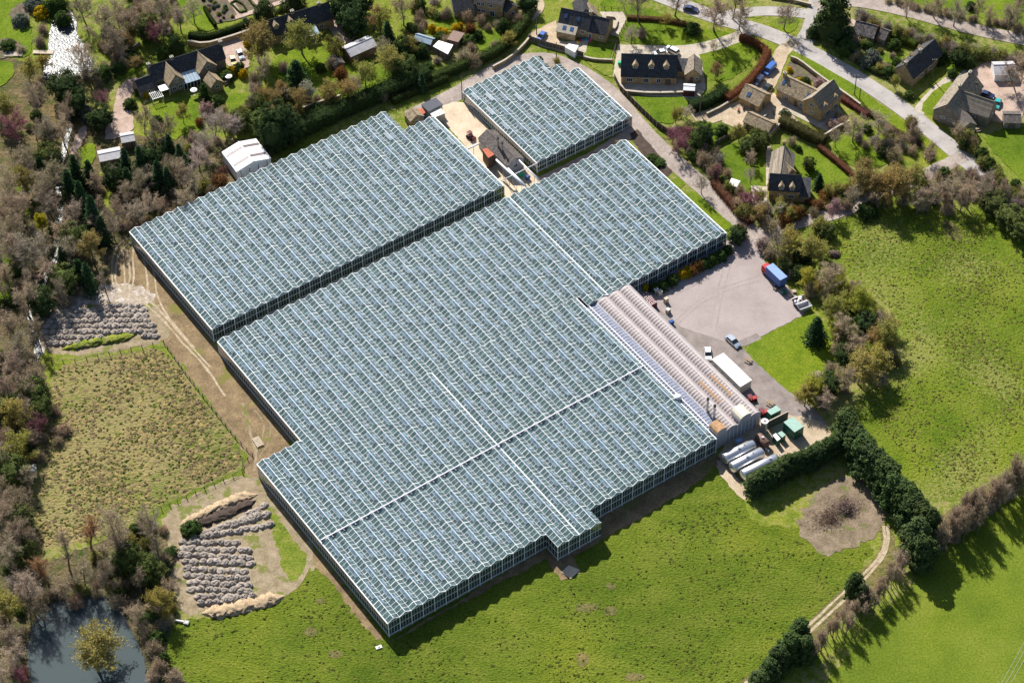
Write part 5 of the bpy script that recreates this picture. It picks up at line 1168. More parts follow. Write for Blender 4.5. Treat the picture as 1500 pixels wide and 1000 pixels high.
def bin_(label, px, mat, rz=0):
    t = thing('wheeled_bin', label, 'bin', (*G(*px), .03), rz)
    MB().add([(-.5, -.35, .1), (.5, -.35, .1), (.5, .35, .1), (-.5, .35, .1), (-.62, -.45, 1.1), (.62, -.45, 1.1), (.62, .45, 1.1), (-.62, .45, 1.1)], [(3, 2, 1, 0), (0, 1, 5, 4), (1, 2, 6, 5), (2, 3, 7, 6), (3, 0, 4, 7)]).build('bin_body', mat, t)
    MB().add([(-.65, -.48, 1.1), (.65, -.48, 1.1), (.65, .48, 1.18), (-.65, .48, 1.18), (-.55, -.35, 1.25), (.55, -.35, 1.25), (.55, .4, 1.32), (-.55, .4, 1.32)], [(3, 2, 1, 0), (4, 5, 6, 7), (0, 1, 5, 4), (1, 2, 6, 5), (2, 3, 7, 6), (3, 0, 4, 7)]).build('lid', mat, t)
    for sx in (-.4, .4): MB().bar((sx - .05, .3, .12), (sx + .05, .3, .12), .12, 10).build('wheel', 'rubber', t)
bin_('blue wheeled bin against the lilac shed wall', (983.5, 475), 'blue_tarp', .5); bin_('green wheeled bin at the back corner of the dormered house', (908, 96), 'play_green'); bin_('blue barrel bin in the boiler house yard', (773, 263), 'blue_tarp', .7); bin_('bright green drum bin beside the boiler house pipes', (763, 259), 'play_green', .4)
bin_('dark green compost bin behind the blue lorry', (1148, 431), 'green_metal', .4)
# red tractor mower in the cabin shade, red forklift by the boiler house
def small_machine(name, label, px, ang, mat):
    t = thing(name, label, 'machine', (*G(*px), .03), ang)
    MB().prism([(-.55, .4), (.55, .4), (.5, 1.1), (-.5, 1.1)], -.2, 1.2).build('bonnet', mat, t); MB().box(-1.1, -.25, -.6, .6, .4, .9).build('rear_body', mat, t); MB().box(-.9, -.4, -.3, .3, .9, 1.05).build('seat', 'rubber', t)
    for sx in (-1.0, -.1): 
        for sy in (-.55, .55): MB().box(sx - .04, sx + .04, sy - .04, sy + .04, .9, 2.0).build('roll_bar', 'rubber', t)
    MB().box(-1.1, 0, -.62, .62, 2.0, 2.07).build('canopy', 'maroon', t)
    for x_, r_ in ((-.7, .55), (.85, .38)):
        for sy in (-1, 1): MB().bar((x_, sy * .6, r_), (x_, sy * .85, r_), r_, 14).build('wheel', 'rubber', t)
small_machine('compact_tractor', 'red compact tractor standing in the shade of the portable office', (1101, 587), math.radians(20), 'red_paint')
small_machine('forklift', 'dark red forklift on the concrete apron by the boiler house', (690, 203), math.radians(-50), 'maroon')
small_machine('lawn_tractor', 'small red machine at the corner of the packing shed', (1118, 607), math.radians(20), 'red_paint')
def bench(label, px, ang):
    t = thing('picnic_table', label, 'table', (*G(*px), .02), ang)
    for i in range(4): MB().box(-.9, .9, -.36 + i * .185, -.2 + i * .185, .72, .76).build('top_board', 'wood', t)
    for sy in (-.75, .75): MB().box(-.9, .9, sy - .13, sy + .13, .42, .46).build('seat', 'wood', t)
    for sx in (-.65, .65):
        for sy in (-1, 1): MB().bar((sx, sy * .7, 0), (sx, sy * .2, .72), .05).build('leg', 'old_wood', t)
        MB().box(sx - .04, sx + .04, -.8, .8, .36, .42).build('cross_beam', 'old_wood', t)
bench('wooden picnic table on the edge of the site lawn', (1096, 529), math.radians(-40)); bench('wooden picnic table on the tarmac by the small green container', (1128, 592), math.radians(-40)); bench('wooden garden table behind the grey-brown stone house', (1432, 191), .3); bench('weathered table on the terrace by the tall dark topiary', (332, 122), .4)
# wooden trailer / raised frame on the brown strip
t = thing('timber_frame', 'pale slatted timber frame lying on the brown dirt strip', 'frame', (*G(378, 648), .03), math.radians(-62))
for i in range(7): MB().box(-1.5 + i * .45, -1.2 + i * .45, -.9, .9, .35, .42).build('slat', 'pale_wood', t)
for sy in (-.8, .8): MB().box(-1.6, 1.7, sy - .08, sy + .08, .2, .35).build('beam', 'pale_wood', t)
for sx in (-1.3, 1.3):
    for sy in (-.8, .8): MB().box(sx - .07, sx + .07, sy - .07, sy + .07, 0, .2).build('leg', 'pale_wood', t)
# field hut, concrete slab, pond inlet
t, lp = flat_box('field_shelter', 'small open-fronted pale shelter at the edge of the western wood', 'shelter', [(40, 682), (52, 679), (54, 689), (42, 692)], 2.2, 'pale_wood', 'concrete')
t = thing('pond_outlet', 'metal pipe outlet with grille on the grass bank above the pond', 'pipe', (*G(266, 911), 0.02), math.radians(-15))
MB().bar((-1.6, 0, .25), (.6, 0, .3), .3, 12).build('pipe', 'tank_steel', t); MB().box(.6, 1.8, -.5, .5, 0, .5).build('headwall', 'concrete', t); MB().box(1.0, 1.6, -.35, .35, .5, .55).build('grille', 'galvanised', t)
t = thing('concrete_block', 'small white concrete block on the grass near the glasshouse corner', 'block', (*G(555, 948), .02), .4); MB().box(-.7, .7, -.4, .4, 0, .3).build('block', 'clear_white', t); MB().box(-.3, .3, -.2, .2, .3, .4).build('lid', 'concrete', t)
sheet('ramp', [G(822, 838), G(833, 828), G(850, 835), G(836, 848)], 'concrete_pad')
# jetty and steps by the lake
t = thing('jetty', 'pale planked jetty at the lake edge', 'jetty', (*G(64, 78), 0), math.radians(-4))
for i in range(9): MB().box(-3.0 + i * .66, -2.4 + i * .66, -.7, .7, .35, .43).build('plank', 'pale_wood', t)
for sx in (-2.6, 0, 2.6):
    for sy in (-.6, .6): MB().box(sx - .08, sx + .08, sy - .08, sy + .08, -.5, .35).build('post', 'old_wood', t)
t = thing('garden_terrace', 'pale stepped stone terrace between lakeside shrubs', 'terrace', (*G(14, 78), 0), math.radians(-4))
for i in range(6): MB().box(-3.8 + i * 1.3, -2.55 + i * 1.3, -1.6, 1.6, 0, .12 + .07 * i).build('slab', 'paving', t)

# ------------------------------------------------------------------ FENCES, WALLS, POLES
def fence(label, px, step=2.6, hgt=1.2, mat='old_wood', rails=2, name='post_fence'):
    pts = [Vector((*G(*p), 0)) for p in px]; c = sum(pts, Vector()) / len(pts)
    t = thing(name, label, 'fence', c); pm = box_mesh('post', mat, -.08, .08, -.08, .08, 0, hgt); r = MB()
    for a, b in zip(pts[:-1], pts[1:]):
        L = (b - a).length; n = max(1, round(L / step))
        for i in range(n + (b is pts[-1])):
            p = a.lerp(b, i / n) - c; o = inst(pm, 'post', t, (p.x, p.y, 0)); o.scale = (1, 1, rnd.uniform(.9, 1.12)); o.rotation_euler = (rnd.uniform(-.04, .04), rnd.uniform(-.04, .04), rnd.random())
        for k in range(rails):
            z = hgt * (.92 - .42 * k); MB().bar(a - c + Vector((0, 0, z)), b - c + Vector((0, 0, z)), .045).build('rail', mat, t)
    return t
fence('dark post and rail fence between the heaps and the rough meadow', [(58, 531), (110, 530), (160, 519), (240, 503)], 2.6)
fence('dark post and rail fence between the rough meadow and the brown strip', [(240, 503), (272, 548), (310, 598), (345, 642), (370, 668)], 2.2)
fence('post fence along the lower edge of the rough meadow', [(225, 752), (260, 735), (300, 717), (355, 692)], 2.4)
fence('short post fence closing the meadow corner by the glasshouse', [(370, 668), (356, 680), (355, 692)], 1.6)
fence('estate railing between the lake wood and the rambling stone house', [(120, 135), (160, 118), (215, 92), (222, 88)], 2.5, 1.1)
fence('thin wire fence beside the lane at the top of the big field', [(1195, 338), (1240, 322), (1275, 308)], 2.4, 1.1)
fence('low fence round the garden terrace of the skylight house', [(876, 14), (915, 16), (919, 30), (905, 58), (897, 88)], 1.8, 1.3)
def panel_fence(label, px, hgt=1.8, step=1.9, mat='grey_boards', name='panel_fence'):
    pts = [Vector((*G(*p), 0)) for p in px]; c = sum(pts, Vector()) / len(pts); t = thing(name, label, 'fence', c)
    for a, b in zip(pts[:-1], pts[1:]):
        L = (b - a).length; n = max(1, round(L / step)); ang = math.atan2(b.y - a.y, b.x - a.x); l = L / n
        pm = box_mesh('panel', mat, .06, l - .06, -.03, .03, .05, hgt); qm = box_mesh('post', 'concrete', -.06, .06, -.06, .06, 0, hgt + .1)
        for i in range(n):
            p = a.lerp(b, i / n) - c; inst(pm, 'panel', t, (p.x, p.y, rnd.uniform(-.02, .02)), ang); inst(qm, 'post', t, (p.x, p.y, 0), ang)
panel_fence('grey panel fence between the drive and the skylight house', [(774, 59), (800, 68), (830, 76), (855, 84)])
panel_fence('dark panel fence curving along the drive beside the dormered house lawn', [(900, 116), (908, 132), (930, 155), (962, 186), (985, 200)], 1.9, mat='dark_boards')
panel_fence('panel fence continuing down the drive towards the yard', [(1002, 218), (1020, 238), (1046, 266)], 1.8, mat='dark_boards')
panel_fence('panel fence between the house gardens above the lane', [(1047, 214), (1075, 198), (1100, 186)], 1.7)
def stone_wall(label, px, hgt=1.5, th=.4, mat='stone_wall_brown', name='stone_wall'):
    pts = [G(*p) for p in px]; pts = smooth_poly(pts, 1, False) if len(pts) > 2 else pts
    L_, R_ = ribbon_pts(pts, th, 0); c = pts[len(pts) // 2]; n = len(pts)
    t = thing(name, label, 'wall', (*c, 0))
    for nm, z0, z1, mt, k in (('wall_body', 0, hgt, mat, 1.0), ('coping', hgt + .003, hgt + .12, 'paving', 1.25)):
        LL, RR = (L_, R_) if k == 1 else ribbon_pts(pts, th * k, 0)
        V = [(x - c[0], y - c[1], z) for z in (z0, z1) for x, y in LL] + [(x - c[0], y - c[1], z) for z in (z0, z1) for x, y in RR]
        Fc = []
        for i in range(n - 1):
            Fc += [(n + i, n + i + 1, 3 * n + i + 1, 3 * n + i)[::-1], (i, i + 1, n + i + 1, n + i)[::-1], (2 * n + i, 2 * n + i + 1, 3 * n + i + 1, 3 * n + i)]
        Fc += [(0, n, 3 * n, 2 * n), (n - 1, 3 * n - 1, 4 * n - 1, 2 * n - 1)]
        MB().add(V, Fc).build(nm, mt, t)
stone_wall('curved stone garden wall by the planted bed of the large honey house', [(1158, 88), (1170, 92), (1200, 116), (1240, 143), (1260, 158)], 1.4)
stone_wall('stone terrace wall below the large honey house', [(1205, 205), (1225, 192), (1243, 183)], 1.6)
stone_wall('stone wall closing the gravel court beside the low store', [(1125, 205), (1135, 195), (1143, 186)], 1.8)
stone_wall('long stone wall under the copper hedge', [(1035, 170), (1060, 158), (1090, 137), (1108, 118), (1130, 88)], 1.0)
stone_wall('stone wall below the terrace of the dormered house', [(915, 136), (945, 139), (975, 139), (1002, 138)], .9, .5)
stone_wall('low stone wall along the lawn of the skylight house', [(855, 86), (870, 90), (897, 91)], .9)
stone_wall('stone retaining wall behind the rambling stone house', [(276, 66), (300, 70), (330, 62), (372, 48)], 1.6, .5)
stone_wall('stone wall along the drive under the long evergreen hedge', [(722, 102), (745, 90), (765, 72), (775, 60)], 1.2)
stone_wall('old garden wall behind the orchard trees', [(445, 165), (470, 156), (500, 147)], 2.0)
stone_wall('wooden-edged garden wall along the lakeside path', [(168, 82), (185, 78), (205, 66)], 1.0)
stone_wall('roadside stone wall by the village junction', [(1128, -2), (1160, 3), (1188, 10)], 1.0)
stone_wall('raised stone planter wall on the skylight house terrace', [(888, 26), (905, 28), (902, 44), (895, 46)], .7)
def pole(label, px, hgt, cross=True):
    t = thing('utility_pole', label, 'pole', (*G(*px), 0)); MB().bar((0, 0, 0), (0, 0, hgt), .16, 8, .11).build('shaft', 'old_wood', t)
    if cross:
        MB().box(-.7, .7, -.06, .06, hgt - .5, hgt - .38).build('cross_arm', 'old_wood', t)
        for sx in (-.6, 0, .6): MB().bar((sx, 0, hgt - .38), (sx, 0, hgt - .15), .05, 6).build('insulator', 'clear_white', t)
pole('wooden pole at the corner of the small glasshouse', (677, 145), 8.0, False); pole('wooden utility pole on the road verge by the large honey house', (1251.5, 139), 7.5); pole('leaning utility pole on the lawn of the road bend house', (1365, 116), 7.5)
pole('utility pole in the evergreen hedge by the dormered house', (1025, 168), 8.5); pole('street light pole by the skylight house drive', (786, 51), 7.5, False); pole('short pole on the roadside grass', (1259, 145), 4.0, False); pole('wooden pole beside the drive fence', (815, 86), 6.0, False)
def wires(label, p1, p2, z):
    a, b = Vector((*G(*p1, z), z)), Vector((*G(*p2, z), z)); t = thing('power_line', label, 'wire', (a + b) / 2)
    side = (b - a).cross(Vector((0, 0, 1))).normalized()
    for k in (-1, 0, 1):
        m = MB(); o = side * k * .9 - (a + b) / 2; n = 10
        pts = [a.lerp(b, i / n) + o - Vector((0, 0, 1.2 * math.sin(PI * i / n))) for i in range(n + 1)]
        for i in range(n): m.bar(pts[i], pts[i + 1], .03, 4, caps=False)
        m.build('wire', 'galvanised', t)
wires('three parallel overhead wires crossing the corner of the smooth grass field', (1462, 1020), (1525, 905), 8.0)
# play toys and garden furniture
t = thing('play_set', 'colourful plastic play toys outside the skylight house', 'toys', (*G(857, 60), .02), .3)
for i, mt in enumerate(('play_yellow', 'play_red', 'play_blue', 'play_green', 'play_pink', 'play_yellow')):
    MB().add([(-.4, -.35, 0), (.4, -.35, 0), (.4, .35, 0), (-.4, .35, 0), (-.25, -.3, .8), (.3, -.3, .5), (.3, .3, .5), (-.25, .3, .8)], [(3, 2, 1, 0), (4, 5, 6, 7), (0, 1, 5, 4), (1, 2, 6, 5), (2, 3, 7, 6), (3, 0, 4, 7)]).build('toy', mt, t, loc=(-2.2 + i * .85, rnd.uniform(-.5, .5), 0))
t, _ = flat_box('gazebo', 'white fabric gazebo on the patio of the skylight house', 'gazebo', [(828, 69), (833.5, 64.5), (847, 67), (842, 76.5)], 2.4, 'clear_white', 'clear_white', thick=2.2)
def parasol(label, px, mat):
    t = thing('parasol', label, 'parasol', (*G(*px), 0)); MB().bar((0, 0, 0), (0, 0, 2.4), .04, 8).build('pole', 'white_paint', t); MB().bar((0, 0, 2.1), (0, 0, 2.5), 1.0, 12, .1).build('canopy', mat, t); MB().bar((0, 0, 0), (0, 0, .1), .3, 10).build('base', 'concrete', t)
parasol('white parasol near the cream-yellow small car', (336, 120), 'clear_white'); parasol('white parasol on the conservatory terrace', (285, 140), 'clear_white')
t = thing('trampoline', 'round blue trampoline on the shaded terrace of the large honey house', 'trampoline', (*G(1222, 181), .02)); MB().bar((0, 0, .7), (0, 0, .78), 1.5, 20).build('mat', 'blue_tarp', t)
for i in range(6): MB().bar((1.4 * math.cos(i * PI / 3), 1.4 * math.sin(i * PI / 3), 0), (1.4 * math.cos(i * PI / 3), 1.4 * math.sin(i * PI / 3), .7), .04, 6).build('leg', 'galvanised', t)
t = thing('tool_shed', 'small white-roofed shed behind the copper hedge of the lane', 'shed', (*G(1075, 276), 0), -.5); MB().box(-1.2, 1.2, -1, 1, 0, 1.9).build('wall', 'grey_boards', t); MB().hexa([(-1.3, -1.1, 1.92), (1.3, -1.1, 1.92), (1.3, 1.1, 2.3), (-1.3, 1.1, 2.3)], (0, 0, .08)).build('roof', 'clear_white', t)
def motorbike(label, px, ang, mat):
    t = thing('motorbike', label, 'motorbike', (*G(*px), .03), ang)
    for sx in (-.65, .65):
        w = MB(); n = 14
        for i in range(n):
            a0, a1 = 2 * PI * i / n, 2 * PI * (i + 1) / n; w.bar((sx + .3 * math.cos(a0), 0, .32 + .3 * math.sin(a0)), (sx + .3 * math.cos(a1), 0, .32 + .3 * math.sin(a1)), .06, 5, caps=False)
        w.build('wheel', 'rubber', t)
    MB().add([(-.6, -.16, .7), (.4, -.2, .6), (.4, .2, .6), (-.6, .16, .7), (-.5, -.1, .85), (.3, -.14, 1.0), (.3, .14, 1.0), (-.5, .1, .85)], [(3, 2, 1, 0), (4, 5, 6, 7), (0, 1, 5, 4), (1, 2, 6, 5), (2, 3, 7, 6), (3, 0, 4, 7)]).build('tank_and_seat', mat, t)
    MB().box(-.3, .35, -.15, .15, .3, .6).build('engine', 'flue_steel', t); MB().bar((.45, -.35, 1.05), (.45, .35, 1.05), .03, 6).bar((.45, 0, 1.05), (.65, 0, .35), .04, 6).build('handlebar', 'flue_steel', t)
motorbike('red and white motorbike outside the square stone outbuilding', (1081.5, 163), 1.2, 'car_red'); motorbike('dark motorbike parked next to the red and white one', (1089, 160.5), 1.4, 'car_black'); motorbike('motorbike in the middle of the gravel court', (1133, 166), 1.5, 'car_black')
motorbike('pale motorbike beside the low stone store', (1121, 172), .6, 'car_white'); motorbike('light scooter at the edge of the large honey house terrace', (1145, 164), .8, 'car_white')

# ------------------------------------------------------------------ HEAPS of grey spent growing slabs, straw and brush
def lump_mesh(seed, sx, sy, sz, rows=11, cols=20, rough=.14, mat='heap_skin'):
    r = random.Random(seed); ph = [r.uniform(0, 6.28) for _ in range(8)]
    V, Fc = [], []
    for i in range(rows + 1):
        th = (PI * .56) * i / rows; kp = 1 + r.uniform(-.05, .05)
        for j in range(cols):
            a = 2 * PI * j / cols
            k = 1 + rough * (math.sin(3 * a + ph[0] + 2 * th) * .5 + math.sin(7 * th + ph[1] + 2 * a) * .6 + math.sin(5 * a + 4 * th + ph[2]) * .5 + r.uniform(-.5, .5))
            if i == 0: k = kp
            V.append((sx * k * math.sin(th) * math.cos(a), sy * k * math.sin(th) * math.sin(a), sz * k * math.cos(th) + .02))
    for i in range(rows):
        for j in range(cols): Fc.append((i * cols + j, (i + 1) * cols + j, (i + 1) * cols + (j + 1) % cols, i * cols + (j + 1) % cols))
    return mesh_arr('heap', V, Fc, mat)
LM = [lump_mesh(i, 1.0, .72, .95 - .06 * (i % 3)) for i in range(6)]
ORD = ['first', 'second', 'third', 'fourth', 'fifth', 'sixth', 'seventh', 'eighth', 'ninth', 'tenth', 'eleventh', 'twelfth', 'thirteenth', 'fourteenth']
def heaps(rows, what, group, dens):
    for ri, ((x0, y0), (x1, y1)) in enumerate(rows):
        label = f'grey rounded heap of spent growing slabs, {ORD[ri]} row {what}'
        a, b = Vector(G(x0, y0)), Vector(G(x1, y1)); n = max(2, round((b - a).length / dens))
        for i in range(n):
            p = a.lerp(b, (i + .5 + rnd.uniform(-.2, .2)) / n); g = rnd.uniform(.8, 1.15)
            o = inst(rnd.choice(LM), 'substrate_heap', None, (p.x, p.y + rnd.uniform(-.25, .25), .02), math.atan2(b.y - a.y, b.x - a.x) + rnd.uniform(-.5, .5), (.31 * g, .27 * g, .235 * g), (rnd.uniform(1.0, 1.35) * dens / 1.85, rnd.uniform(1.1, 1.5), rnd.uniform(.7, 1.0)))
            tag(o, label, 'heap', f'{group}, {ORD[ri]} row')
heaps([((352, 762), (392, 738)), ((318, 775), (384, 753)), ((300, 781), (396, 752)), ((278, 789), (400, 768)), ((262, 795), (350, 795)), ((264, 804), (370, 806)), ((262, 812), (372, 818)), ((268, 822), (372, 826)), ((268, 833), (365, 838)), ((268, 843), (366, 848)), ((272, 853), (370, 858)), ((276, 863), (372, 866)), ((284, 874), (374, 874)), ((290, 884), (345, 878))],
      'below the dark earth bank', 'grey heaps by the straw mound', 1.85)
heaps([((150, 448), (208, 448)), ((110, 455), (214, 455)), ((74, 463), (218, 462)), ((68, 471), (222, 470)), ((64, 479), (226, 477)), ((62, 487), (230, 486)), ((64, 496), (150, 494)), ((68, 504), (120, 503)), ((206, 493), (233, 492))],
      'from the chalky tracks', 'grey heaps beside the chalky tracks', 1.75)
def mound(name, label, cat, px, w, h, mat, seed=3, n=14, amp=.5, mats=None):
    """long irregular mound along a pixel line made of merged lumps"""
    L_, _ = ribbon_pts([G(*p) for p in px], .01, 1); r = random.Random(seed); m = []
    c = L_[len(L_) // 2]; V, Fc = [], []
    tot = sum(math.dist(L_[i], L_[i + 1]) for i in range(len(L_) - 1)); k = max(3, int(tot / .6)); cols = 12
    for i in range(k + 1):
        d = tot * i / k; j = 0
        while j < len(L_) - 2 and d > math.dist(L_[j], L_[j + 1]): d -= math.dist(L_[j], L_[j + 1]); j += 1
        f = min(1, d / max(1e-6, math.dist(L_[j], L_[j + 1]))); x = L_[j][0] + (L_[j + 1][0] - L_[j][0]) * f; y = L_[j][1] + (L_[j + 1][1] - L_[j][1]) * f
        tx, ty = L_[j + 1][0] - L_[j][0], L_[j + 1][1] - L_[j][1]; q = math.hypot(tx, ty) or 1; nx, ny = -ty / q, tx / q
        e = min(1, math.sin(PI * (i + .3) / (k + .6)) * 2.2)
        for cidx in range(cols):
            a = PI * cidx / (cols - 1); g = e * (1 + amp * r.uniform(-.5, .5))
            V.append((x + nx * w / 2 * math.cos(a) * g - c[0], y + ny * w / 2 * math.cos(a) * g - c[1], max(0, h * math.sin(a) * g) + .01))
    for i in range(k):
        for cidx in range(cols - 1): Fc.append((i * cols + cidx, (i + 1) * cols + cidx, (i + 1) * cols + cidx + 1, i * cols + cidx + 1))
    o = inst(mesh_arr(name, V, Fc, mat), name, None, (*c, .02)); tag(o, label, cat); return o
mound('straw_mound', 'long pale straw mound below the grey heaps', 'mound', [(295, 898), (330, 895), (370, 885), (418, 872)], 3.2, .7, 'heap_straw', 3, amp=1.1)
mound('straw_mound', 'low peach straw bank above the grey heaps', 'mound', [(262, 770), (300, 752), (345, 730), (378, 724)], 2.4, .5, 'heap_straw', 4, amp=1.1)
mound('earth_bank', 'dark brown earth bank between the straw bank and the grey heaps', 'bank', [(285, 770), (320, 757), (360, 740), (375, 733)], 2.6, .6, 'dark_soil', 5, amp=1.0)
mound('earth_bank', 'grassy bank at the foot of the heaps beside the chalky tracks', 'bank', [(90, 512), (130, 503), (170, 497), (200, 490)], 2.4, .6, 'verge', 6, amp=1.0)
mound('manure_heap', 'brown manure heap on the grass beside the yard copse', 'heap', [(1212, 374), (1220, 372), (1230, 376)], 2.6, 1.0, 'dark_soil', 7)

# ------------------------------------------------------------------ VEGETATION: prototype meshes (shared), unit size 1 m high x 1 m crown radius are scaled per plant
def rvec(r, zb=0.0):
    while True:
        v = Vector((r.uniform(-1, 1), r.uniform(-1, 1), r.uniform(-1, 1)))
        if 0.05 < v.length < 1: v.normalize(); v.z += zb; return v.normalized()
def slivers(P0, P1, W, r):
    """thin triangles: arrays of start, end, base width"""
    P0 = np.array(P0); P1 = np.array(P1); d = P1 - P0; k = r.normal(size=d.shape); s = np.cross(d, k); s /= (np.linalg.norm(s, axis=1)[:, None] + 1e-9)
    s *= np.array(W)[:, None] / 2
    V = np.stack([P0 - s, P0 + s, P1], 1).reshape(-1, 3)
    return V, np.arange(len(V)).reshape(-1, 3)
def quads(C, S, r, up=0.0, out=None, asp=.7):
    C = np.array(C); n = len(C); a = r.normal(size=(n, 3))
    if out is not None: nn = np.array(out) + r.normal(size=(n, 3)) * .55
    else: nn = r.normal(size=(n, 3)); nn[:, 2] += up
    nn /= np.linalg.norm(nn, axis=1)[:, None] + 1e-9
    u = np.cross(nn, a); u /= np.linalg.norm(u, axis=1)[:, None] + 1e-9; v = np.cross(nn, u)
    S = (np.full(n, S) if np.isscalar(S) else np.array(S))[:, None] * r.uniform(.65, 1.3, (n, 1)); u = u * S / 2; v = v * S / 2 * asp
    V = np.stack([C - u - v * .4, C - v * 1.0 + u * .2, C + u + v * .3, C + v - u * .2], 1).reshape(-1, 3)
    return V, np.arange(len(V)).reshape(-1, 4)
def bare_tree(seed, H=10.0, R=4.0, limbs=12, style='round', twigs=20, leaves=0, leafsize=.2, trunkr=.19, base=.3, tw=.058):
    """tapered trunk, limbs and branches as tubes (trunk) and a haze of twigs with optional young leaves (crown)"""
    r = random.Random(seed); nr = np.random.default_rng(seed); T = MB(); P0, P1, W, LP = [], [], [], []
    def curve(a, d, L, n, up, wob):
        pts = [a.copy()]
        for i in range(n):
            d = (d + Vector((r.gauss(0, wob), r.gauss(0, wob), r.gauss(0, wob) + up))).normalized(); pts.append(pts[-1] + d * L / n)
        return pts
    trunk = curve(Vector((0, 0, 0)), Vector((r.gauss(0, .05), r.gauss(0, .05), 1)).normalized(), H * .8, 6, .05, .07)
    n = len(trunk) - 1
    for i in range(n): T.bar(trunk[i], trunk[i + 1], trunkr * (1 - .85 * i / n) + .02, 6, trunkr * (1 - .85 * (i + 1) / n) + .02, caps=False)
    for li in range(limbs):
        f = base + (1 - base) * (li + r.random() * .6) / limbs; k = min(n - 1, int(f * n)); a = trunk[k].lerp(trunk[k + 1], f * n - k)
        az = li * 2.4 + r.uniform(-.4, .4)
        if style == 'round': el = .35 + .75 * f; L = R * (1.05 - .35 * abs(f - .5))
        elif style == 'upright': el = .95 + .3 * f; L = max(R * 1.1, H * .35 * (1.15 - f * .7))
        elif style == 'weep': el = .5; L = R * .9
        else: el = .15 + .9 * f; L = R * (1.1 - .3 * f)
        d = Vector((math.cos(az) * math.cos(el), math.sin(az) * math.cos(el), math.sin(el)))
        lp = curve(a, d, L, 4, -.08 if style == 'weep' else .07, .16); lr = trunkr * .42 * (1 - .5 * f) + .015
        for i in range(4): T.bar(lp[i], lp[i + 1], lr * (1 - .22 * i), 4, lr * (1 - .22 * (i + 1)), caps=False)
        for bi in range(8):
            g = .2 + .8 * (bi + r.random() * .5) / 8; q = min(3, int(g * 4)); a2 = lp[q].lerp(lp[q + 1], min(1, g * 4 - q))
            dd = (lp[min(4, q + 1)] - lp[q]).normalized(); d2 = (dd * .7 + rvec(r, .25 if style != 'weep' else -.2)).normalized()
            bp = curve(a2, d2, L * r.uniform(.3, .5), 3, .08 if style != 'weep' else -.25, .2)
            for i in range(3): P0.append(bp[i]); P1.append(bp[i] + (bp[i + 1] - bp[i]) * 1.25); W.append(lr * .9 - i * lr * .22)
            for ti in range(twigs):
                s = r.random(); q2 = min(2, int(s * 3)); a3 = bp[q2].lerp(bp[q2 + 1], s * 3 - q2)
                d3 = ((bp[q2 + 1] - bp[q2]).normalized() * .5 + rvec(r, .15 if style != 'weep' else -.9)).normalized(); e = a3 + d3 * R * r.uniform(.10, .26) * (1.6 if style == 'weep' else 1)
                P0.append(a3); P1.append(e); W.append(tw)
                for _ in range(2):
                    m = a3.lerp(e, r.uniform(.3, 1)); P0.append(m); P1.append(m + rvec(r, .1) * R * r.uniform(.06, .13)); W.append(tw * .7)
                    LP.append(m)
                LP.append(e)
    V, Fc = slivers(P0, P1, W, nr)
    tm = mesh_from(T, 'trunk', 'bark'); cm = mesh_arr('crown', V, Fc, 'twig'); lm = None
    if leaves and LP:
        idx = nr.integers(0, len(LP), leaves); C = np.array([tuple(LP[i]) for i in idx]) + nr.normal(size=(leaves, 3)) * R * .035
        LV, LF = quads(C, leafsize, nr, .3); lm = mesh_arr('leaves', LV, LF, 'leaf')
    return tm, cm, lm
def blob_tree(seed, H=8.0, R=3.2, shape='oval', clumps=70, per=60, leaf=.32, mat='needle', base=.06):
    """dense evergreen: leaf clumps over an uneven volume with a dark core and a short trunk"""
    r = random.Random(seed); nr = np.random.default_rng(seed); C, O = [], []
    def rad(f):
        if shape == 'oval': return R * math.sqrt(max(0, 1 - (2 * f - 1) ** 2)) ** .8 if f > .5 else R * (.72 + .28 * f * 2) * (1 if f > .08 else .8)
        if shape == 'cone': return R * (1 - f) ** .8 + .12
        if shape == 'plume': return R * (1 - f ** 2.2) ** .6 * (.85 + .15 * math.sin(f * 9 + seed))
        return R * math.sqrt(max(0.02, 1 - f * f))
    for i in range(clumps):
        f = (.9 + .08 * r.random() if (i % 9 == 0 and shape != 'cone') else r.random() ** (.8 if shape != 'cone' else 1.4) * .96); a = r.uniform(0, 2 * PI); rr = rad(f) * r.uniform(.82, 1.1); cs = R * r.uniform(.13, .26)
        c = Vector((rr * math.cos(a), rr * math.sin(a), H * (base + (1 - base) * f)))
        o = Vector((math.cos(a), math.sin(a), .5 + f)).normalized()
        for _ in range(per):
            d = rvec(r); p = c + d * cs * r.uniform(.5, 1.1) * (1 if shape != 'cone' else .8); p.z = max(.08, p.z - (0.25 * cs if shape == 'cone' else 0)); C.append(p); O.append(o * .8 + d * .7)
    V, Fc = quads(C, leaf, nr, out=O)
    cm = mesh_arr('crown', V, Fc, mat)
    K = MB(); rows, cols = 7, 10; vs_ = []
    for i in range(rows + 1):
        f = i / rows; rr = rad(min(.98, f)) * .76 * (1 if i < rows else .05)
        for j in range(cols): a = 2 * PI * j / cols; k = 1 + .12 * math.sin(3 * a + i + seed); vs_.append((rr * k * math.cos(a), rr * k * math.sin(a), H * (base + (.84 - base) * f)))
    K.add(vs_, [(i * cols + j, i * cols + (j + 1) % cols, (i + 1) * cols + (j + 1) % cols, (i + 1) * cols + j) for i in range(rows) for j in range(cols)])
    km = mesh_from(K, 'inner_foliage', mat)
    T = MB().bar((0, 0, 0), (0, 0, H * .5), R * .08 + .05, 7, R * .04 + .02); tm = mesh_from(T, 'trunk', 'bark')
    return tm, cm, km
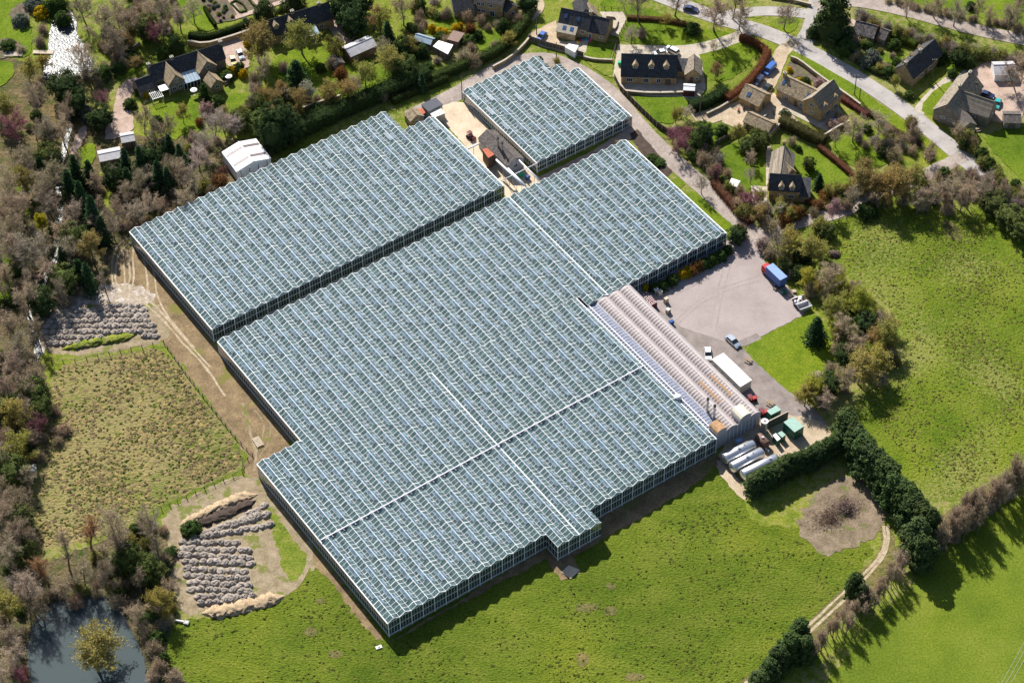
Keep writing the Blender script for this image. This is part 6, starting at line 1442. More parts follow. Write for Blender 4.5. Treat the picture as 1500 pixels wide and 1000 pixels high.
def fir(seed, H=10.0, R=2.8, whorls=16):
    r = random.Random(seed); nr = np.random.default_rng(seed); C, O, S = [], [], []
    for w in range(whorls):
        f = (w + .3) / whorls; L = R * (1 - f) ** .85 + .25; z = H * (.06 + .92 * f)
        for b in range(9):
            a = b * 2 * PI / 9 + w * .7 + r.uniform(-.25, .25); l = L * r.uniform(.75, 1.15)
            for s in range(8):
                g = (s + r.random()) / 8; p = Vector((math.cos(a) * l * g, math.sin(a) * l * g, z - l * g * .35 + r.uniform(-.12, .12)))
                for _ in range(2): C.append(p + Vector((r.gauss(0, .12), r.gauss(0, .12), r.gauss(0, .06))) * (1 + l * .2)); O.append(Vector((math.cos(a) * .5, math.sin(a) * .5, .8))); S.append(.34 + .06 * R)
    V, Fc = quads(C, S, nr, out=O); cm = mesh_arr('crown', V, Fc, 'needle')
    T = MB().bar((0, 0, 0), (0, 0, H * .95), .16, 7, .03); tm = mesh_from(T, 'trunk', 'bark')
    K = MB().bar((0, 0, H * .05), (0, 0, H * .9), R * .55, 9, .05); km = mesh_from(K, 'inner_foliage', 'needle')
    return tm, cm, km
def bush(seed, H=3.0, R=2.0, stems=420, leaves=0, leafsize=.18, tw=.05):
    r = random.Random(seed); nr = np.random.default_rng(seed); P0, P1, W, LP = [], [], [], []
    for i in range(stems):
        a = r.uniform(0, 2 * PI); e = r.uniform(.25, 1.4); k = r.uniform(.6, 1.0) * (1 + .18 * math.sin(3 * a + seed)); b = Vector((r.gauss(0, R * .22), r.gauss(0, R * .22), 0))
        t = Vector((math.cos(a) * math.cos(e) * R * k, math.sin(a) * math.cos(e) * R * k, H * math.sin(e) * k)); m = b.lerp(t, .5) + Vector((0, 0, H * .12))
        P0 += [b, m]; P1 += [m.lerp(t, .2), t]; W += [tw * 1.3, tw]
        for _ in range(4):
            q = m.lerp(t, r.random()); w = q + rvec(r, .3) * R * r.uniform(.12, .3); P0.append(q); P1.append(w); W.append(tw * .8); LP += [w, q.lerp(w, .6)]
    V, Fc = slivers(P0, P1, W, nr); cm = mesh_arr('crown', V, Fc, 'twig'); lm = None
    if leaves:
        idx = nr.integers(0, len(LP), leaves); C = np.array([tuple(LP[i]) for i in idx]) + nr.normal(size=(leaves, 3)) * R * .05; LV, LF = quads(C, leafsize, nr, .3); lm = mesh_arr('leaves', LV, LF, 'leaf')
    T = MB()
    for i in range(6): a = r.uniform(0, 2 * PI); T.bar((0, 0, 0), (math.cos(a) * R * .35, math.sin(a) * R * .35, H * .5), .07, 5, .03, caps=False)
    return mesh_from(T, 'trunk', 'bark'), cm, lm

PROTO = {}
def protos():
    for i in range(4):
        PROTO.setdefault('bare', []).append((bare_tree(10 + i, style='round'), 10.0, 4.0))
        PROTO.setdefault('spread', []).append((bare_tree(20 + i, style='spread', limbs=13), 10.0, 4.0))
        PROTO.setdefault('upright', []).append((bare_tree(30 + i, H=10, R=2.4, limbs=13, style='upright', twigs=13), 10.0, 2.8))
        PROTO.setdefault('budding', []).append((bare_tree(40 + i, style='round', twigs=16, leaves=6500, leafsize=.24), 10.0, 4.0))
        PROTO.setdefault('budup', []).append((bare_tree(50 + i, H=10, R=2.6, style='upright', limbs=12, twigs=11, leaves=5500, leafsize=.24), 10.0, 3.0))
        PROTO.setdefault('ever', []).append((blob_tree(60 + i), 8.0, 3.2))
        PROTO.setdefault('fir', []).append((fir(70 + i), 10.0, 2.8))
        PROTO.setdefault('plume', []).append((blob_tree(80 + i, 9, 2.6, 'plume', 95, 55, .34), 9.0, 2.6))
        PROTO.setdefault('bush', []).append((bush(90 + i), 3.0, 2.0))
        PROTO.setdefault('leafbush', []).append((bush(100 + i, leaves=4200, leafsize=.2), 3.0, 2.0))
        PROTO.setdefault('shrub', []).append((blob_tree(110 + i, 2.4, 1.7, 'dome', 45, 50, .22, 'leaf', .0), 2.4, 1.7))
    PROTO['topiary'] = [(blob_tree(130, 5, 1.4, 'cone', 90, 60, .2), 5.0, 1.4)]
    PROTO['weep'] = [(bare_tree(131, H=6, R=3.2, style='weep', leaves=4200, leafsize=.22), 6.0, 3.2)]
    PROTO['ball'] = [(blob_tree(132, 2.6, 1.5, 'dome', 120, 45, .14, 'needle', .0), 2.6, 1.5)]
protos()

def tufts(name, label, poly, n, col, hmin, hmax, r0, r1, keep=None):
    """rough grass standing up in tussocks over a field: real relief that catches the low sun"""
    pts = [G(*p) for p in poly]; nr = np.random.default_rng(n); xs = [p[0] for p in pts]; ys = [p[1] for p in pts]; C = []
    px, py = np.array(xs), np.array(ys)
    X = nr.uniform(min(xs), max(xs), n * 3); Y = nr.uniform(min(ys), max(ys), n * 3); ins = np.zeros(len(X), bool)
    for i in range(len(pts)):
        x0, y0 = pts[i]; x1, y1 = pts[(i + 1) % len(pts)]
        if y0 != y1: ins ^= ((y0 > Y) != (y1 > Y)) & (X < (x1 - x0) * (Y - y0) / (y1 - y0) + x0)
    X, Y = X[ins][:n], Y[ins][:n]; m = len(X)
    d = .5 + .5 * np.sin(X * .21 + 1.3 * np.sin(Y * .13)) * np.sin(Y * .17 + 1.1 * np.sin(X * .09)); k = nr.random(m) < .12 + .88 * d ** 1.6; X, Y = X[k], Y[k]; m = len(X)
    q = nr.random(m) ** 2; h = hmin + (hmax - hmin) * (.4 * q + .6 * nr.random(m)); r = r0 + (r1 - r0) * q; h = np.minimum(h, r * .42); a0 = nr.uniform(0, 6.28, m); S = 5
    V = np.zeros((m, S + 1, 3))
    for j in range(S):
        rr = r * nr.uniform(.6, 1.3, m); V[:, j, 0] = X + rr * np.cos(a0 + j * 2 * PI / S) * 1.25; V[:, j, 1] = Y + rr * np.sin(a0 + j * 2 * PI / S)
    V[:, S, 0] = X + nr.normal(0, .12, m); V[:, S, 1] = Y + nr.normal(0, .12, m); V[:, S, 2] = h; V[:, :S, 2] = .0
    Fc = np.array([[j, (j + 1) % S, S] for j in range(S)])[None] + (np.arange(m) * (S + 1))[:, None, None]
    V[:, :, 2] += .03 + .0016 * LAYER[0] * (V[:, :, 2] > 0)
    o = inst(mesh_arr(name, V.reshape(-1, 3), Fc.reshape(-1, 3), 'tuft'), name, None, None, 0, col); tag(o, label, 'grass', kind='stuff')
foliage_mat('tuft', 0.35, 0.45)
tufts('grass_tussocks', 'short rough grass tussocks over the field below the glasshouses', [(240, 985), (262, 910), (400, 895), (470, 835), (560, 950), (700, 890), (830, 860), (1000, 740), (1080, 730), (1100, 775), (1160, 785), (1210, 820), (1280, 800), (1240, 850), (1100, 985), (1060, 1060), (230, 1060)], 5500, (.14, .165, .032), .03, .085, .15, .45)
tufts('grass_tussocks', 'pale rough grass tussocks over the big field beside the cypress row', [(1215, 345), (1300, 310), (1430, 310), (1600, 430), (1600, 610), (1480, 670), (1385, 735), (1270, 600), (1330, 530), (1325, 470), (1240, 395)], 10000, (.19, .20, .05), .03, .10, .15, .42)
tufts('meadow_tussocks', 'straw-coloured tussocks over the fenced rough meadow', [(80, 540), (238, 510), (358, 670), (345, 685), (225, 742), (120, 785), (45, 805), (62, 690), (75, 590)], 7000, (.33, .26, .13), .08, .28, .25, .65)
tufts('meadow_tussocks', 'green tussocks mixed among the straw in the rough meadow', [(80, 540), (238, 510), (358, 670), (345, 685), (225, 742), (120, 785), (45, 805), (62, 690), (75, 590)], 2600, (.13, .16, .04), .08, .24, .25, .55)
# kind: prototype, object name, words, category, twig/needle colour, leaf colour, centre fraction
KINDS = {
 'B': ('bare', 'bare_tree', 'bare grey-brown tree', 'tree', (.42, .34, .245), None, .66),
 'D': ('spread', 'bare_tree', 'dark bare spreading tree', 'tree', (.33, .265, .19), None, .66),
 'G': ('bare', 'bare_tree', 'pale grey leafless tree', 'tree', (.42, .36, .29), None, .66),
 'K': ('upright', 'slender_tree', 'slender leafless tree', 'tree', (.40, .31, .22), None, .62),
 'R': ('upright', 'budding_tree', 'tall tree with rusty brown buds', 'tree', (.33, .19, .10), None, .66),
 'Y': ('budding', 'budding_tree', 'tree in olive-yellow young leaf', 'tree', (.3, .25, .12), (.36, .33, .085), .64),
 'O': ('budding', 'budding_tree', 'golden-brown tree just coming into leaf', 'tree', (.34, .25, .12), (.38, .28, .11), .64),
 'L': ('budding', 'leafy_tree', 'tree in bright lime-green leaf', 'tree', (.26, .24, .08), (.40, .43, .06), .6),
 'W': ('budup', 'willow_tree', 'bright yellow-green willow', 'tree', (.26, .24, .04), (.42, .40, .03), .6),
 'N': ('weep', 'weeping_tree', 'weeping tree with yellow-green trailing shoots', 'tree', (.2, .19, .05), (.24, .24, .05), .6),
 'P': ('bare', 'plum_tree', 'dark purple plum tree', 'tree', (.24, .10, .12), None, .6),
 'I': ('budding', 'blossom_tree', 'pink blossom tree', 'tree', (.17, .12, .11), (.52, .34, .36), .6),
 'M': ('budding', 'magnolia_tree', 'creamy white blossoming tree', 'tree', (.2, .17, .13), (.62, .56, .44), .55),
 'E': ('ever', 'evergreen_tree', 'dense dark evergreen tree', 'tree', (.050, .078, .030), None, .5),
 'H': ('ever', 'ivy_tree', 'ivy-green evergreen tree', 'tree', (.105, .135, .042), None, .5),
 'C': ('fir', 'conifer_tree', 'dark conical conifer', 'tree', (.042, .078, .034), None, .45),
 'T': ('plume', 'cypress_tree', 'tall bushy cypress', 'tree', (.066, .100, .036), None, .5),
 'J': ('topiary', 'topiary_cone', 'tall clipped dark cone of yew', 'topiary', (.05, .085, .025), None, .45),
 'Q': ('ball', 'clipped_bush', 'round clipped bush', 'bush', (.055, .085, .03), None, .45),
 's': ('bush', 'bare_shrub', 'bare brown shrub', 'shrub', (.40, .315, .215), None, .45),
 'g': ('bush', 'bare_shrub', 'pale grey bare shrub', 'shrub', (.35, .30, .25), None, .45),
 'r': ('leafbush', 'copper_shrub', 'rusty copper shrub', 'shrub', (.2, .1, .05), (.26, .13, .05), .45),
 'y': ('leafbush', 'olive_shrub', 'olive-green shrub', 'shrub', (.26, .22, .12), (.27, .265, .075), .45),
 'f': ('shrub', 'flowering_shrub', 'bright yellow flowering shrub', 'shrub', (.55, .38, .02), None, .45),
 'e': ('shrub', 'evergreen_shrub', 'dark green evergreen shrub', 'shrub', (.075, .12, .035), None, .45),
 'p': ('leafbush', 'purple_shrub', 'purple-leaved shrub', 'shrub', (.16, .06, .08), (.22, .075, .10), .45),
 'i': ('leafbush', 'blossom_shrub', 'pale pink blossoming shrub', 'shrub', (.22, .17, .15), (.45, .33, .31), .45),
 'x': ('shrub', 'grey_shrub', 'silvery grey-green shrub', 'shrub', (.16, .19, .155), None, .45),
}
def plant(kind, px, py, H, R, place, group):
    pr, name, words, cat, col, leaf, cf = KINDS[kind]
    variants = PROTO[pr]; (tm, cm, lm), h0, r0 = rnd.choice(variants)
    x, y = G(px, py, H * cf); g = rnd.uniform(.85, 1.18)
    t = thing(name, f'{words} {place}', cat, (x, y, .01), rnd.uniform(0, 6.28), group and f'{words} set {place}')
    t.scale = (R / r0, R / r0, H / h0)
    c = inst(tm, 'trunk', t); c = inst(cm, 'crown', t, color=tuple(v * g * rnd.uniform(.94, 1.06) for v in col))
    if lm:
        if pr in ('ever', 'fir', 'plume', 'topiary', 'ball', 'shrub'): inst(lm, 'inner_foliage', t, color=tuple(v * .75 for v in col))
        else: inst(lm, 'leaves', t, color=tuple(v * g * rnd.uniform(.9, 1.1) for v in (leaf or col)))
    return t
def grove(place, spec):
    """spec: 'K x y height radius; ...' crown-centre pixels"""
    items = [i.split() for i in spec.replace('\n', ';').split(';') if i.strip()]
    cnt = {}
    for it in items: cnt[it[0]] = cnt.get(it[0], 0) + 1
    for k, x, y, H, R in items: plant(k, float(x), float(y), float(H), float(R), place, cnt[k] > 1)

grove('in the lakeside garden wood', '''D 143 36 14 6; D 163 58 13 5; B 120 82 11 4.6; B 132 100 9 4; s 112 116 4 3; E 96 128 9 4.6; Y 40 102 7 3.6; D 122 12 10 5; s 58 60 3.5 2.6; s 62 42 3 2.4; f 60 18 3 2.4; x 30 30 3 2.6; x 50 6 3.2 3; e 12 66 2.2 2.6; s 30 72 2 2.4; e 80 8 5 4; e 92 28 4 2.6; Y 60 92 5 3; B 190 30 11 4.5; D 234 12 11 5; B 262 24 9 4; O 187 60 6 3; P 228 50 8 3.8; H 215 40 8 3.4; Q 257 66 5 2.4; s 245 40 3 2.5; s 205 12 4 3; e 150 108 4 3; s 180 92 3 2.5; e 196 84 3 2.5; B 282 14 8 3.5; O 196 92 4 2.4; e 172 100 3 2.2; e 238 78 3 2; B 218 20 9 4; B 170 14 11 4.5''')
grove('in the wood along the stream', '''B 51 142 12 4.6; P 20 186 10 5.5; D 36 232 11 5.5; P 152 145 6 3; E 146 172 7 3.4; x 126 166 4 2.2; D 208 172 9 3.6; E 112 150 8 3.4; B 90 190 9 4; s 96 165 4 3; Y 8 160 9 4; B 66 190 10 4; H 70 230 8 3.5; D 88 248 10 4.2; B 10 270 11 5; B 64 266 10 4.6; C 101 274 12 3.2; C 136 316 14 3.6; C 118 290 12 3; C 150 340 11 2.8; W 59 327 8 3; G 40 368 12 6; B 74 300 10 4.4; O 132 362 9 4; D 35 434 11 5; E 60 442 8 3.6; B 20 330 11 5; H 94 410 8 4; C 116 400 10 3; C 128 408 11 3; D 20 470 11 5; B 70 400 9 4; K 10 400 11 3; K 4 420 11 3; B 90 340 9 4; H 108 350 9 3.6; D 26 505 10 4.5; B 106 312 9 4; C 92 380 9 2.6; B 12 300 10 4.5; Y 30 265 8 4; s 45 400 4 3; B 0 370 10 4.4; D 52 480 9 3.6; s 100 440 3 2.4; s 120 425 3 2.4; K 152 410 8 2; D 88 430 9 3.4; B 30 300 10 4.5''')
grove('in the shelter belt behind the glasshouse', '''C 110 250 11 3; C 131 256 10 2.8; C 184 240 11 2.8; C 206 240 12 3; C 248 216 9 2.6; E 222 232 9 3.4; D 200 270 9 4; C 187 266 10 2.8; B 222 298 8 4; B 200 310 8 4; s 240 300 4 3; C 246 266 10 2.8; B 262 250 9 4; G 290 232 8 4.2; B 172 308 8 3.6; G 312 182 9 4.6; D 240 190 9 3.8; D 224 196 9 3.6; G 340 182 8 4; H 352 176 7 3.4; y 300 272 4 2.4; r 322 266 4 2.8; B 270 290 8 3.6; C 232 258 11 3; C 264 232 10 2.6; B 280 262 8 3.8; D 178 284 9 3.6; s 190 330 3 2.6; B 164 330 8 3; C 60 250 10 3; E 168 262 9 3.2; G 296 206 8 4; s 250 312 3.4 2.6; s 214 324 3.4 2.6; D 254 240 9 3.6; i 302 160 4 2.6''')
grove('in the garden of the rambling stone house', '''J 299 136 6.5 1.7; e 318 150 3.4 2.2; s 372 116 6 2.6; Y 267 166 6 2.4; e 230 178 2.6 2; r 292 178 2.4 1.6; f 340 104 2.2 1.6; e 332 112 2.4 2; O 376 62 12 5.6; Y 330 166 5 2.2; e 206 132 2.4 1.8; f 214 138 1.8 1.2; s 282 196 2.6 2; G 326 176 7 3.6; Y 355 168 6 2.2; e 190 152 2.6 2; e 352 100 3 1.8; f 356 108 2.4 1.4; B 386 98 9 3.6; s 380 140 4 2.4; f 362 62 2.4 1.2''')
grove('in the walled garden by the coach house', '''Y 440 52 11 5.6; O 384 60 11 4.2; C 434 108 9 4.2; Q 388 16 5.4 3.2; Q 430 4 6 3.6; E 408 178 12 4.6; E 400 196 11 4; E 428 190 9 3.4; H 384 182 8 3.4; O 436 148 9 3.2; M 452 138 6.5 2.8; O 486 136 8 3.6; O 508 132 8 3.4; Y 535 108 9 4.2; B 520 124 7 3.4; Y 575 92 9 4.8; N 492 66 7 3.4; s 485 92 4.5 2.6; C 568 50 9 2.8; R 545 22 9 4; Y 556 28 8 3.6; E 516 30 10 4; E 500 8 10 4; D 590 14 9 4.4; E 525 4 9 4; B 418 140 6 3; O 402 148 7 2.6; B 372 132 6 2.8; e 470 100 2.4 1.6; H 592 100 8 3.4; C 618 122 7 2; B 560 70 7 3; r 500 108 4 2.4; Y 600 70 6 3; E 590 70 7 2.6; s 415 98 4 2.4; H 376 156 7 2.8; D 364 150 7 3''')
grove('in the orchard garden', '''Q 618 76 3.6 2.1; f 633 42 2.2 1.3; f 645 46 2 1.6; f 652 47 2 1.4; f 667 42 2.4 1.5; s 685 24 4 2.4; r 688 44 4 2.4; s 705 28 3.6 2.4; e 738 38 3.6 2; s 730 36 3.2 2.2; s 680 82 4.5 3.6; s 694 88 4.5 3.6; s 604 62 3.4 2.6; e 615 8 3.6 2.2; s 650 22 3 2; e 642 24 1.8 1.4; e 645 54 2.4 1.8; s 652 58 3 2.4; e 628 98 2 1.8; s 725 66 3 2.4; s 760 28 4 2.8; Y 745 58 5 2.4; E 772 4 6 3; s 612 30 3.2 2; e 687 60 3 2.2; s 690 70 3.4 2.4; f 674 38 1.8 1; e 604 44 3 2; s 715 40 2.4 1.8; s 640 88 2.4 2; e 700 52 2.4 1.8''')
grove('among the village gardens by the green', '''D 936 -4 14 6; D 1048 12 13 6; D 990 -8 12 5; G 925 50 6 3; Y 990 168 5 2.4; s 1010 90 2 1.4; O 1048 104 5 2.6; B 1045 68 5 2; G 1005 164 3.6 2.4; D 1075 0 11 4.5; P 995 212 6.5 3.4; P 985 198 5.4 3; P 1004 196 6 3; s 1030 232 5 3; s 1045 250 5 3; E 1030 196 7 2.8; H 1022 205 6 2.4; g 1052 232 4 2.8; Y 1083 196 5.4 2.6; H 1112 205 6 3; H 1096 214 5 2.4; e 1058 192 3 2.2; G 1028 268 6 2.8; E 1150 168 3 1.6; s 1160 206 3 2; H 1186 240 4 1.8; C 1200 266 5.6 2; e 1015 42 2.6 2.4; s 1020 44 2 2; i 1200 122 2.6 2.2; e 1180 118 1.6 1.4; f 1157 102 1.4 1; f 1172 117 1.2 .9; Q 1170 218 1.6 1; P 1105 296 5 3.2; P 1095 290 4.6 2.6; g 1122 306 5 3; O 1112 312 5 2.8; y 1090 310 4 2.6; s 1080 300 4 2.4; G 1140 308 4.5 2.4; r 1166 312 4 2.8; r 1150 322 3.6 2.4; s 1130 330 4 3; e 955 232 1.4 2; e 966 238 1.2 1.8; Y 975 30 4 2; D 1085 18 10 4; e 790 90 3 1.3; Y 815 92 4 1.6; y 798 98 2 1.4; g 940 48 4 2; s 905 210 2 1.8; B 1100 230 5 2.4; G 1100 256 5 2''')
grove('beside the village road', '''T 1221 22 16 5.6; D 1150 20 9 4; Q 1191 48 3.4 2; B 1252 185 9 4.4; B 1288 182 9 4.2; B 1225 200 6 2.4; s 1320 205 4 3; s 1340 195 4.4 3; D 1362 220 6 3; s 1310 225 4.4 3.4; s 1290 212 4 3; y 1335 180 4 2.4; s 1300 190 3.6 2.6; Y 1312 118 4.5 1.9; e 1302 106 3 2; x 1278 84 3.4 2.6; y 1262 84 3 2; s 1252 58 3 2.6; x 1240 52 3 2.4; r 1286 52 3 2.4; r 1288 46 2.4 2; e 1310 66 3 2; e 1270 66 2 2; e 1240 70 4 3; s 1255 84 3 2.4; E 1405 84 5 2.6; e 1380 80 3 2; e 1418 92 3.4 2; Q 1377 90 2.2 1.4; D 1490 110 8 4.4; B 1500 92 8 4; B 1405 192 6 2.8; y 1415 202 5 3; s 1425 210 4 2.4; e 1395 108 2.4 1.6; D 1480 26 8 4; B 1452 22 6 2.6; D 1495 10 10 4.4; B 1435 10 7 2.6; Q 1422 9 2.2 1.6; C 1482 30 4.4 1.4; B 1330 8 7 3; D 1400 18 8 4; D 1370 4 8 4; e 1332 140 2 1.6; f 1300 56 1.6 1.2; x 1268 92 3 2.2; y 1288 100 2.6 2; s 1298 98 2.6 2; s 1235 178 3 2.4; i 1218 182 2.6 2; s 1228 168 2.6 1.8''')
grove('along the lane above the big field', '''O 1297 280 10 4.6; O 1328 270 10 4.6; O 1265 262 9 4; O 1312 262 9 4; B 1367 282 9 4.4; B 1398 276 9 4.4; K 1380 268 9 3.4; B 1420 282 9 4.2; D 1440 272 8 3.8; H 1458 298 6 3.6; H 1480 318 6 3.6; I 1220 306 6 2.6; B 1250 286 7 3; s 1240 300 3.4 2.4; y 1202 332 5 3.4; H 1210 338 4 2.6; r 1210 288 3 2.6; r 1240 280 3 2.4; y 1228 278 4 2.6; K 1350 285 9 3; K 1410 290 8 3; H 1498 336 6 3.4; g 1470 282 5 3.4; g 1490 300 5 3.4; Y 1345 262 9 4; O 1285 270 9 4; g 1448 262 5 3; g 1425 255 5 3; e 1270 308 3 3; s 1352 300 3 3; s 1388 305 3 3; B 1345 296 7 3.4; r 1262 274 2.6 2.6; s 1280 296 3 2.6; D 1505 280 7 4''')
grove('in the copse beside the works yard', '''D 1143 356 9 4; Y 1160 351 8 3.8; Y 1192 364 9 4.6; s 1128 368 4 3; i 1118 358 4 2.6; L 1185 405 6 3; B 1212 406 9 4.6; s 1188 424 4.5 2.8; L 1263 440 9 4.6; Y 1222 456 8 4; C 1196 484 9 3.6; B 1234 478 8 4; E 1268 478 7 3.4; M 1272 470 5 2.2; Y 1303 490 8 4.6; Y 1260 540 9 5.4; Y 1282 530 8 4.6; L 1194 566 7 3.6; M 1198 556 5 2.4; E 1212 562 6 3; Y 1180 580 6 3.4; B 1208 586 6 3.4; B 1240 556 8 3.6; s 1300 520 4 3; D 1250 500 8 4; L 1230 420 7 3.4; s 1218 440 4 3; e 1170 400 3.6 2.4; y 1150 378 4 2.8; D 1228 398 8 3; B 1252 425 7 3; s 1160 372 4 2.6; E 1178 372 5 2.6; s 1210 430 4 3; E 1240 520 5 3; s 1262 505 4.6 3; B 1290 470 7 3.4; H 1150 390 4 2; O 1280 500 7 3.4; s 1226 510 3.6 2.6; D 1286 556 5 2.6; Y 1240 440 6 3''')
grove('under the glasshouse wall along the works yard', '''e 985 410 2.4 1.9; f 1000 401 2.4 1.6; f 1008 397 2.4 1.6; r 1015 395 3 2; r 1022 390 3 2; e 1032 386 2.4 1.9; e 1044 380 2.4 1.9; e 1056 374 2.4 1.8; e 970 418 2.2 1.7; e 1066 366 2.2 1.6; f 946 421 1.6 1.0; e 958 421 2 1.4; E 1080 344 5 2.6; r 1084 338 4 2.2''')
grove('around the pond', '''R 126 772 14 4.2; B 166 774 17 5.6; R 64 826 12 4.4; K 96 806 14 3.8; B 214 766 12 4; B 40 860 12 5; Y 8 884 9 5; Y 138 958 11 7.5; Y 232 882 8 4; B 198 898 7 3.6; P 32 990 6 3; s 256 990 4 3; H 213 834 8 3.4; B 120 840 9 4; D 150 842 10 4; H 190 820 9 3.6; B 90 860 8 3.6; D 10 930 9 4; B 20 960 8 4; s 170 880 4 3; s 215 925 4 3; s 226 950 4 3; e 218 905 3 2.4; s 232 975 4 3; B 246 858 5 2.6; D 60 890 8 3.4; s 110 880 4 3; K 180 800 13 3.6; K 230 800 9 2.8; s 240 820 4 3; H 232 842 6 2.6; B 12 810 11 4.6; D 30 790 11 4.6; s 224 990 3 2.4; e 228 935 3 2.2; B 0 990 8 4''')
grove('in the wood beside the rough meadow', '''B 20 532 10 4.6; B 36 562 9 4.2; H 48 576 8 3.8; P 55 626 7 3.4; Y 20 612 10 4.8; Y 30 655 9 4.4; H 14 692 9 4.4; B 40 700 7 3; B 12 744 10 4.6; D 34 728 9 3.8; B 52 546 9 3.8; D 10 570 10 4.4; H 58 600 7 3; D 4 640 9 4; B 38 606 8 3.6; H 26 762 8 3.8; D 6 720 9 4; B 46 640 6 2.8; E 8 600 9 4; s 62 640 3 2; s 86 630 3 2.4; s 95 628 2.6 2.4; s 84 645 2.4 2; s 82 602 2.2 1.8; D 10 780 10 4.4; H 30 810 8 3.6; s 60 570 4 2.6; s 56 666 3.4 2.4; B -4 670 10 4.4; B -4 760 10 4.4''')
grove('in the dump beside the heaps', '''e 280 774 2.6 2.6; H 276 778 2 1.6; y 240 900 3 1.6''')
def inside(p, poly):
    c = False; n = len(poly)
    for i in range(n):
        (x0, y0), (x1, y1) = poly[i], poly[(i + 1) % n]
        if (y0 > p[1]) != (y1 > p[1]) and p[0] < (x1 - x0) * (p[1] - y0) / (y1 - y0) + x0: c = not c
    return c
def scatter(place, poly, n, kinds, avoid=()):
    """fill an area with individual plants (pixel polygon of their bases)"""
    xs = [p[0] for p in poly]; ys = [p[1] for p in poly]; made = 0; pts = []
    for _ in range(n * 40):
        if made >= n: break
        p = (rnd.uniform(min(xs), max(xs)), rnd.uniform(min(ys), max(ys)))
        if not inside(p, poly) or any(math.hypot(p[0] - a, p[1] - b) < c for a, b, c in avoid): continue
        k, h0, h1, rr = rnd.choice(kinds); H = rnd.uniform(h0, h1); R = rr * rnd.uniform(.8, 1.2)
        if any(math.hypot(p[0] - a, (p[1] - b) * 1.35) < (R + c) * 3.0 for a, b, c in pts): continue
        pts.append((*p, R)); plant(k, p[0], p[1] - H * KINDS[k][6] * 3.7, H, R, place, True); made += 1
UNDER = [('s', 2, 4, 2.2), ('s', 2, 4, 2.2), ('y', 2, 3.5, 2), ('e', 1.5, 3, 1.8), ('g', 2, 4, 2.2)]
scatter('in the undergrowth along the stream', [(0, 130), (60, 130), (100, 160), (100, 230), (150, 260), (150, 340), (140, 420), (70, 445), (50, 520), (0, 600), (-20, 400)], 78, UNDER + [('K', 6, 10, 2.6), ('B', 8, 11, 3.8)], ((60, 327, 12),))
scatter('in the undergrowth of the meadow wood', [(-10, 520), (60, 525), (70, 600), (58, 680), (44, 760), (36, 840), (-10, 860)], 36, UNDER + [('B', 7, 10, 3.6)], ((47, 688, 14),))
scatter('in the undergrowth round the pond', [(0, 830), (60, 820), (120, 800), (220, 755), (250, 790), (258, 880), (238, 990), (222, 990), (212, 940), (180, 880), (140, 856), (66, 882), (40, 930), (38, 1000), (0, 1010)], 46, UNDER + [('K', 7, 11, 2.6)])
scatter('in the undergrowth of the shelter belt', [(140, 330), (150, 260), (210, 215), (320, 205), (340, 240), (330, 280), (200, 335), (170, 345)], 32, UNDER + [('B', 6, 9, 3.2)], ((160, 300, 16), (360, 240, 40)))
scatter('in the formal garden beds', [(292, 2), (335, -8), (342, 26), (318, 34)], 16, [('e', .6, 1.2, .8), ('x', .6, 1.2, .8), ('y', .8, 1.4, .9), ('i', .8, 1.2, .7)])
scatter('along the formal garden walk', [(345, 30), (440, 2), (450, 8), (372, 34)], 12, [('e', .6, 1.4, .9), ('x', .6, 1.2, .9), ('y', .8, 1.4, .9)])
scatter('on the shaded north bank of the pond', [(60, 880), (100, 862), (170, 860), (180, 890), (150, 872), (100, 876)], 12, [('s', 2, 3.4, 2), ('y', 1.5, 2.6, 1.8)])
scatter('in the lakeside shrubbery', [(150, 40), (200, 70), (170, 100), (140, 130), (90, 135), (60, 120), (140, 110)], 16, UNDER + [('H', 4, 7, 2.6)])
scatter('in the lakeside shrubbery by the path', [(165, -5), (255, -5), (265, 40), (240, 60), (205, 60), (170, 30)], 20, UNDER + [('B', 6, 9, 3.4)])
scatter('among the coach house borders', [(395, 130), (460, 150), (560, 150), (600, 120), (580, 135), (520, 160), (450, 180), (380, 185), (350, 190), (370, 150)], 22, UNDER + [('O', 5, 7, 2.6), ('H', 4, 6, 2.2)])
scatter('among the orchard borders', [(600, 10), (640, 0), (660, 20), (640, 60), (600, 90), (590, 60)], 12, UNDER)
scatter('in the village garden borders', [(985, 190), (1040, 205), (1055, 240), (1090, 290), (1120, 320), (1060, 290), (1010, 230)], 20, UNDER + [('P', 3, 5, 2), ('i', 2, 3, 1.6)])
scatter('in the borders above the lane', [(1100, 300), (1170, 310), (1240, 280), (1280, 268), (1270, 285), (1190, 318), (1120, 330)], 18, UNDER + [('r', 2, 3.4, 2), ('Y', 4, 6, 2.2)])
scatter('in the undergrowth of the yard copse', [(1130, 365), (1190, 355), (1230, 400), (1290, 440), (1315, 480), (1315, 530), (1260, 575), (1190, 600), (1180, 585), (1235, 520), (1200, 455), (1165, 415)], 34, UNDER + [('Y', 4, 6, 2.6), ('L', 3, 5, 2.4)])
scatter('in the tree strip above the big field', [(1260, 270), (1330, 262), (1420, 250), (1490, 300), (1450, 300), (1400, 300), (1290, 300)], 26, UNDER + [('K', 6, 9, 2.4), ('O', 6, 9, 3)])
scatter('in the roadside gardens', [(1250, 190), (1330, 190), (1370, 230), (1310, 240), (1260, 225)], 14, UNDER + [('K', 5, 7, 2)])
scatter('in the cottage garden', [(1235, 55), (1300, 75), (1330, 95), (1300, 108), (1250, 90)], 14, [('e', 1, 2, 1.2), ('x', 1, 2, 1.2), ('y', 1.4, 2.4, 1.4), ('s', 1.4, 2.4, 1.4)])
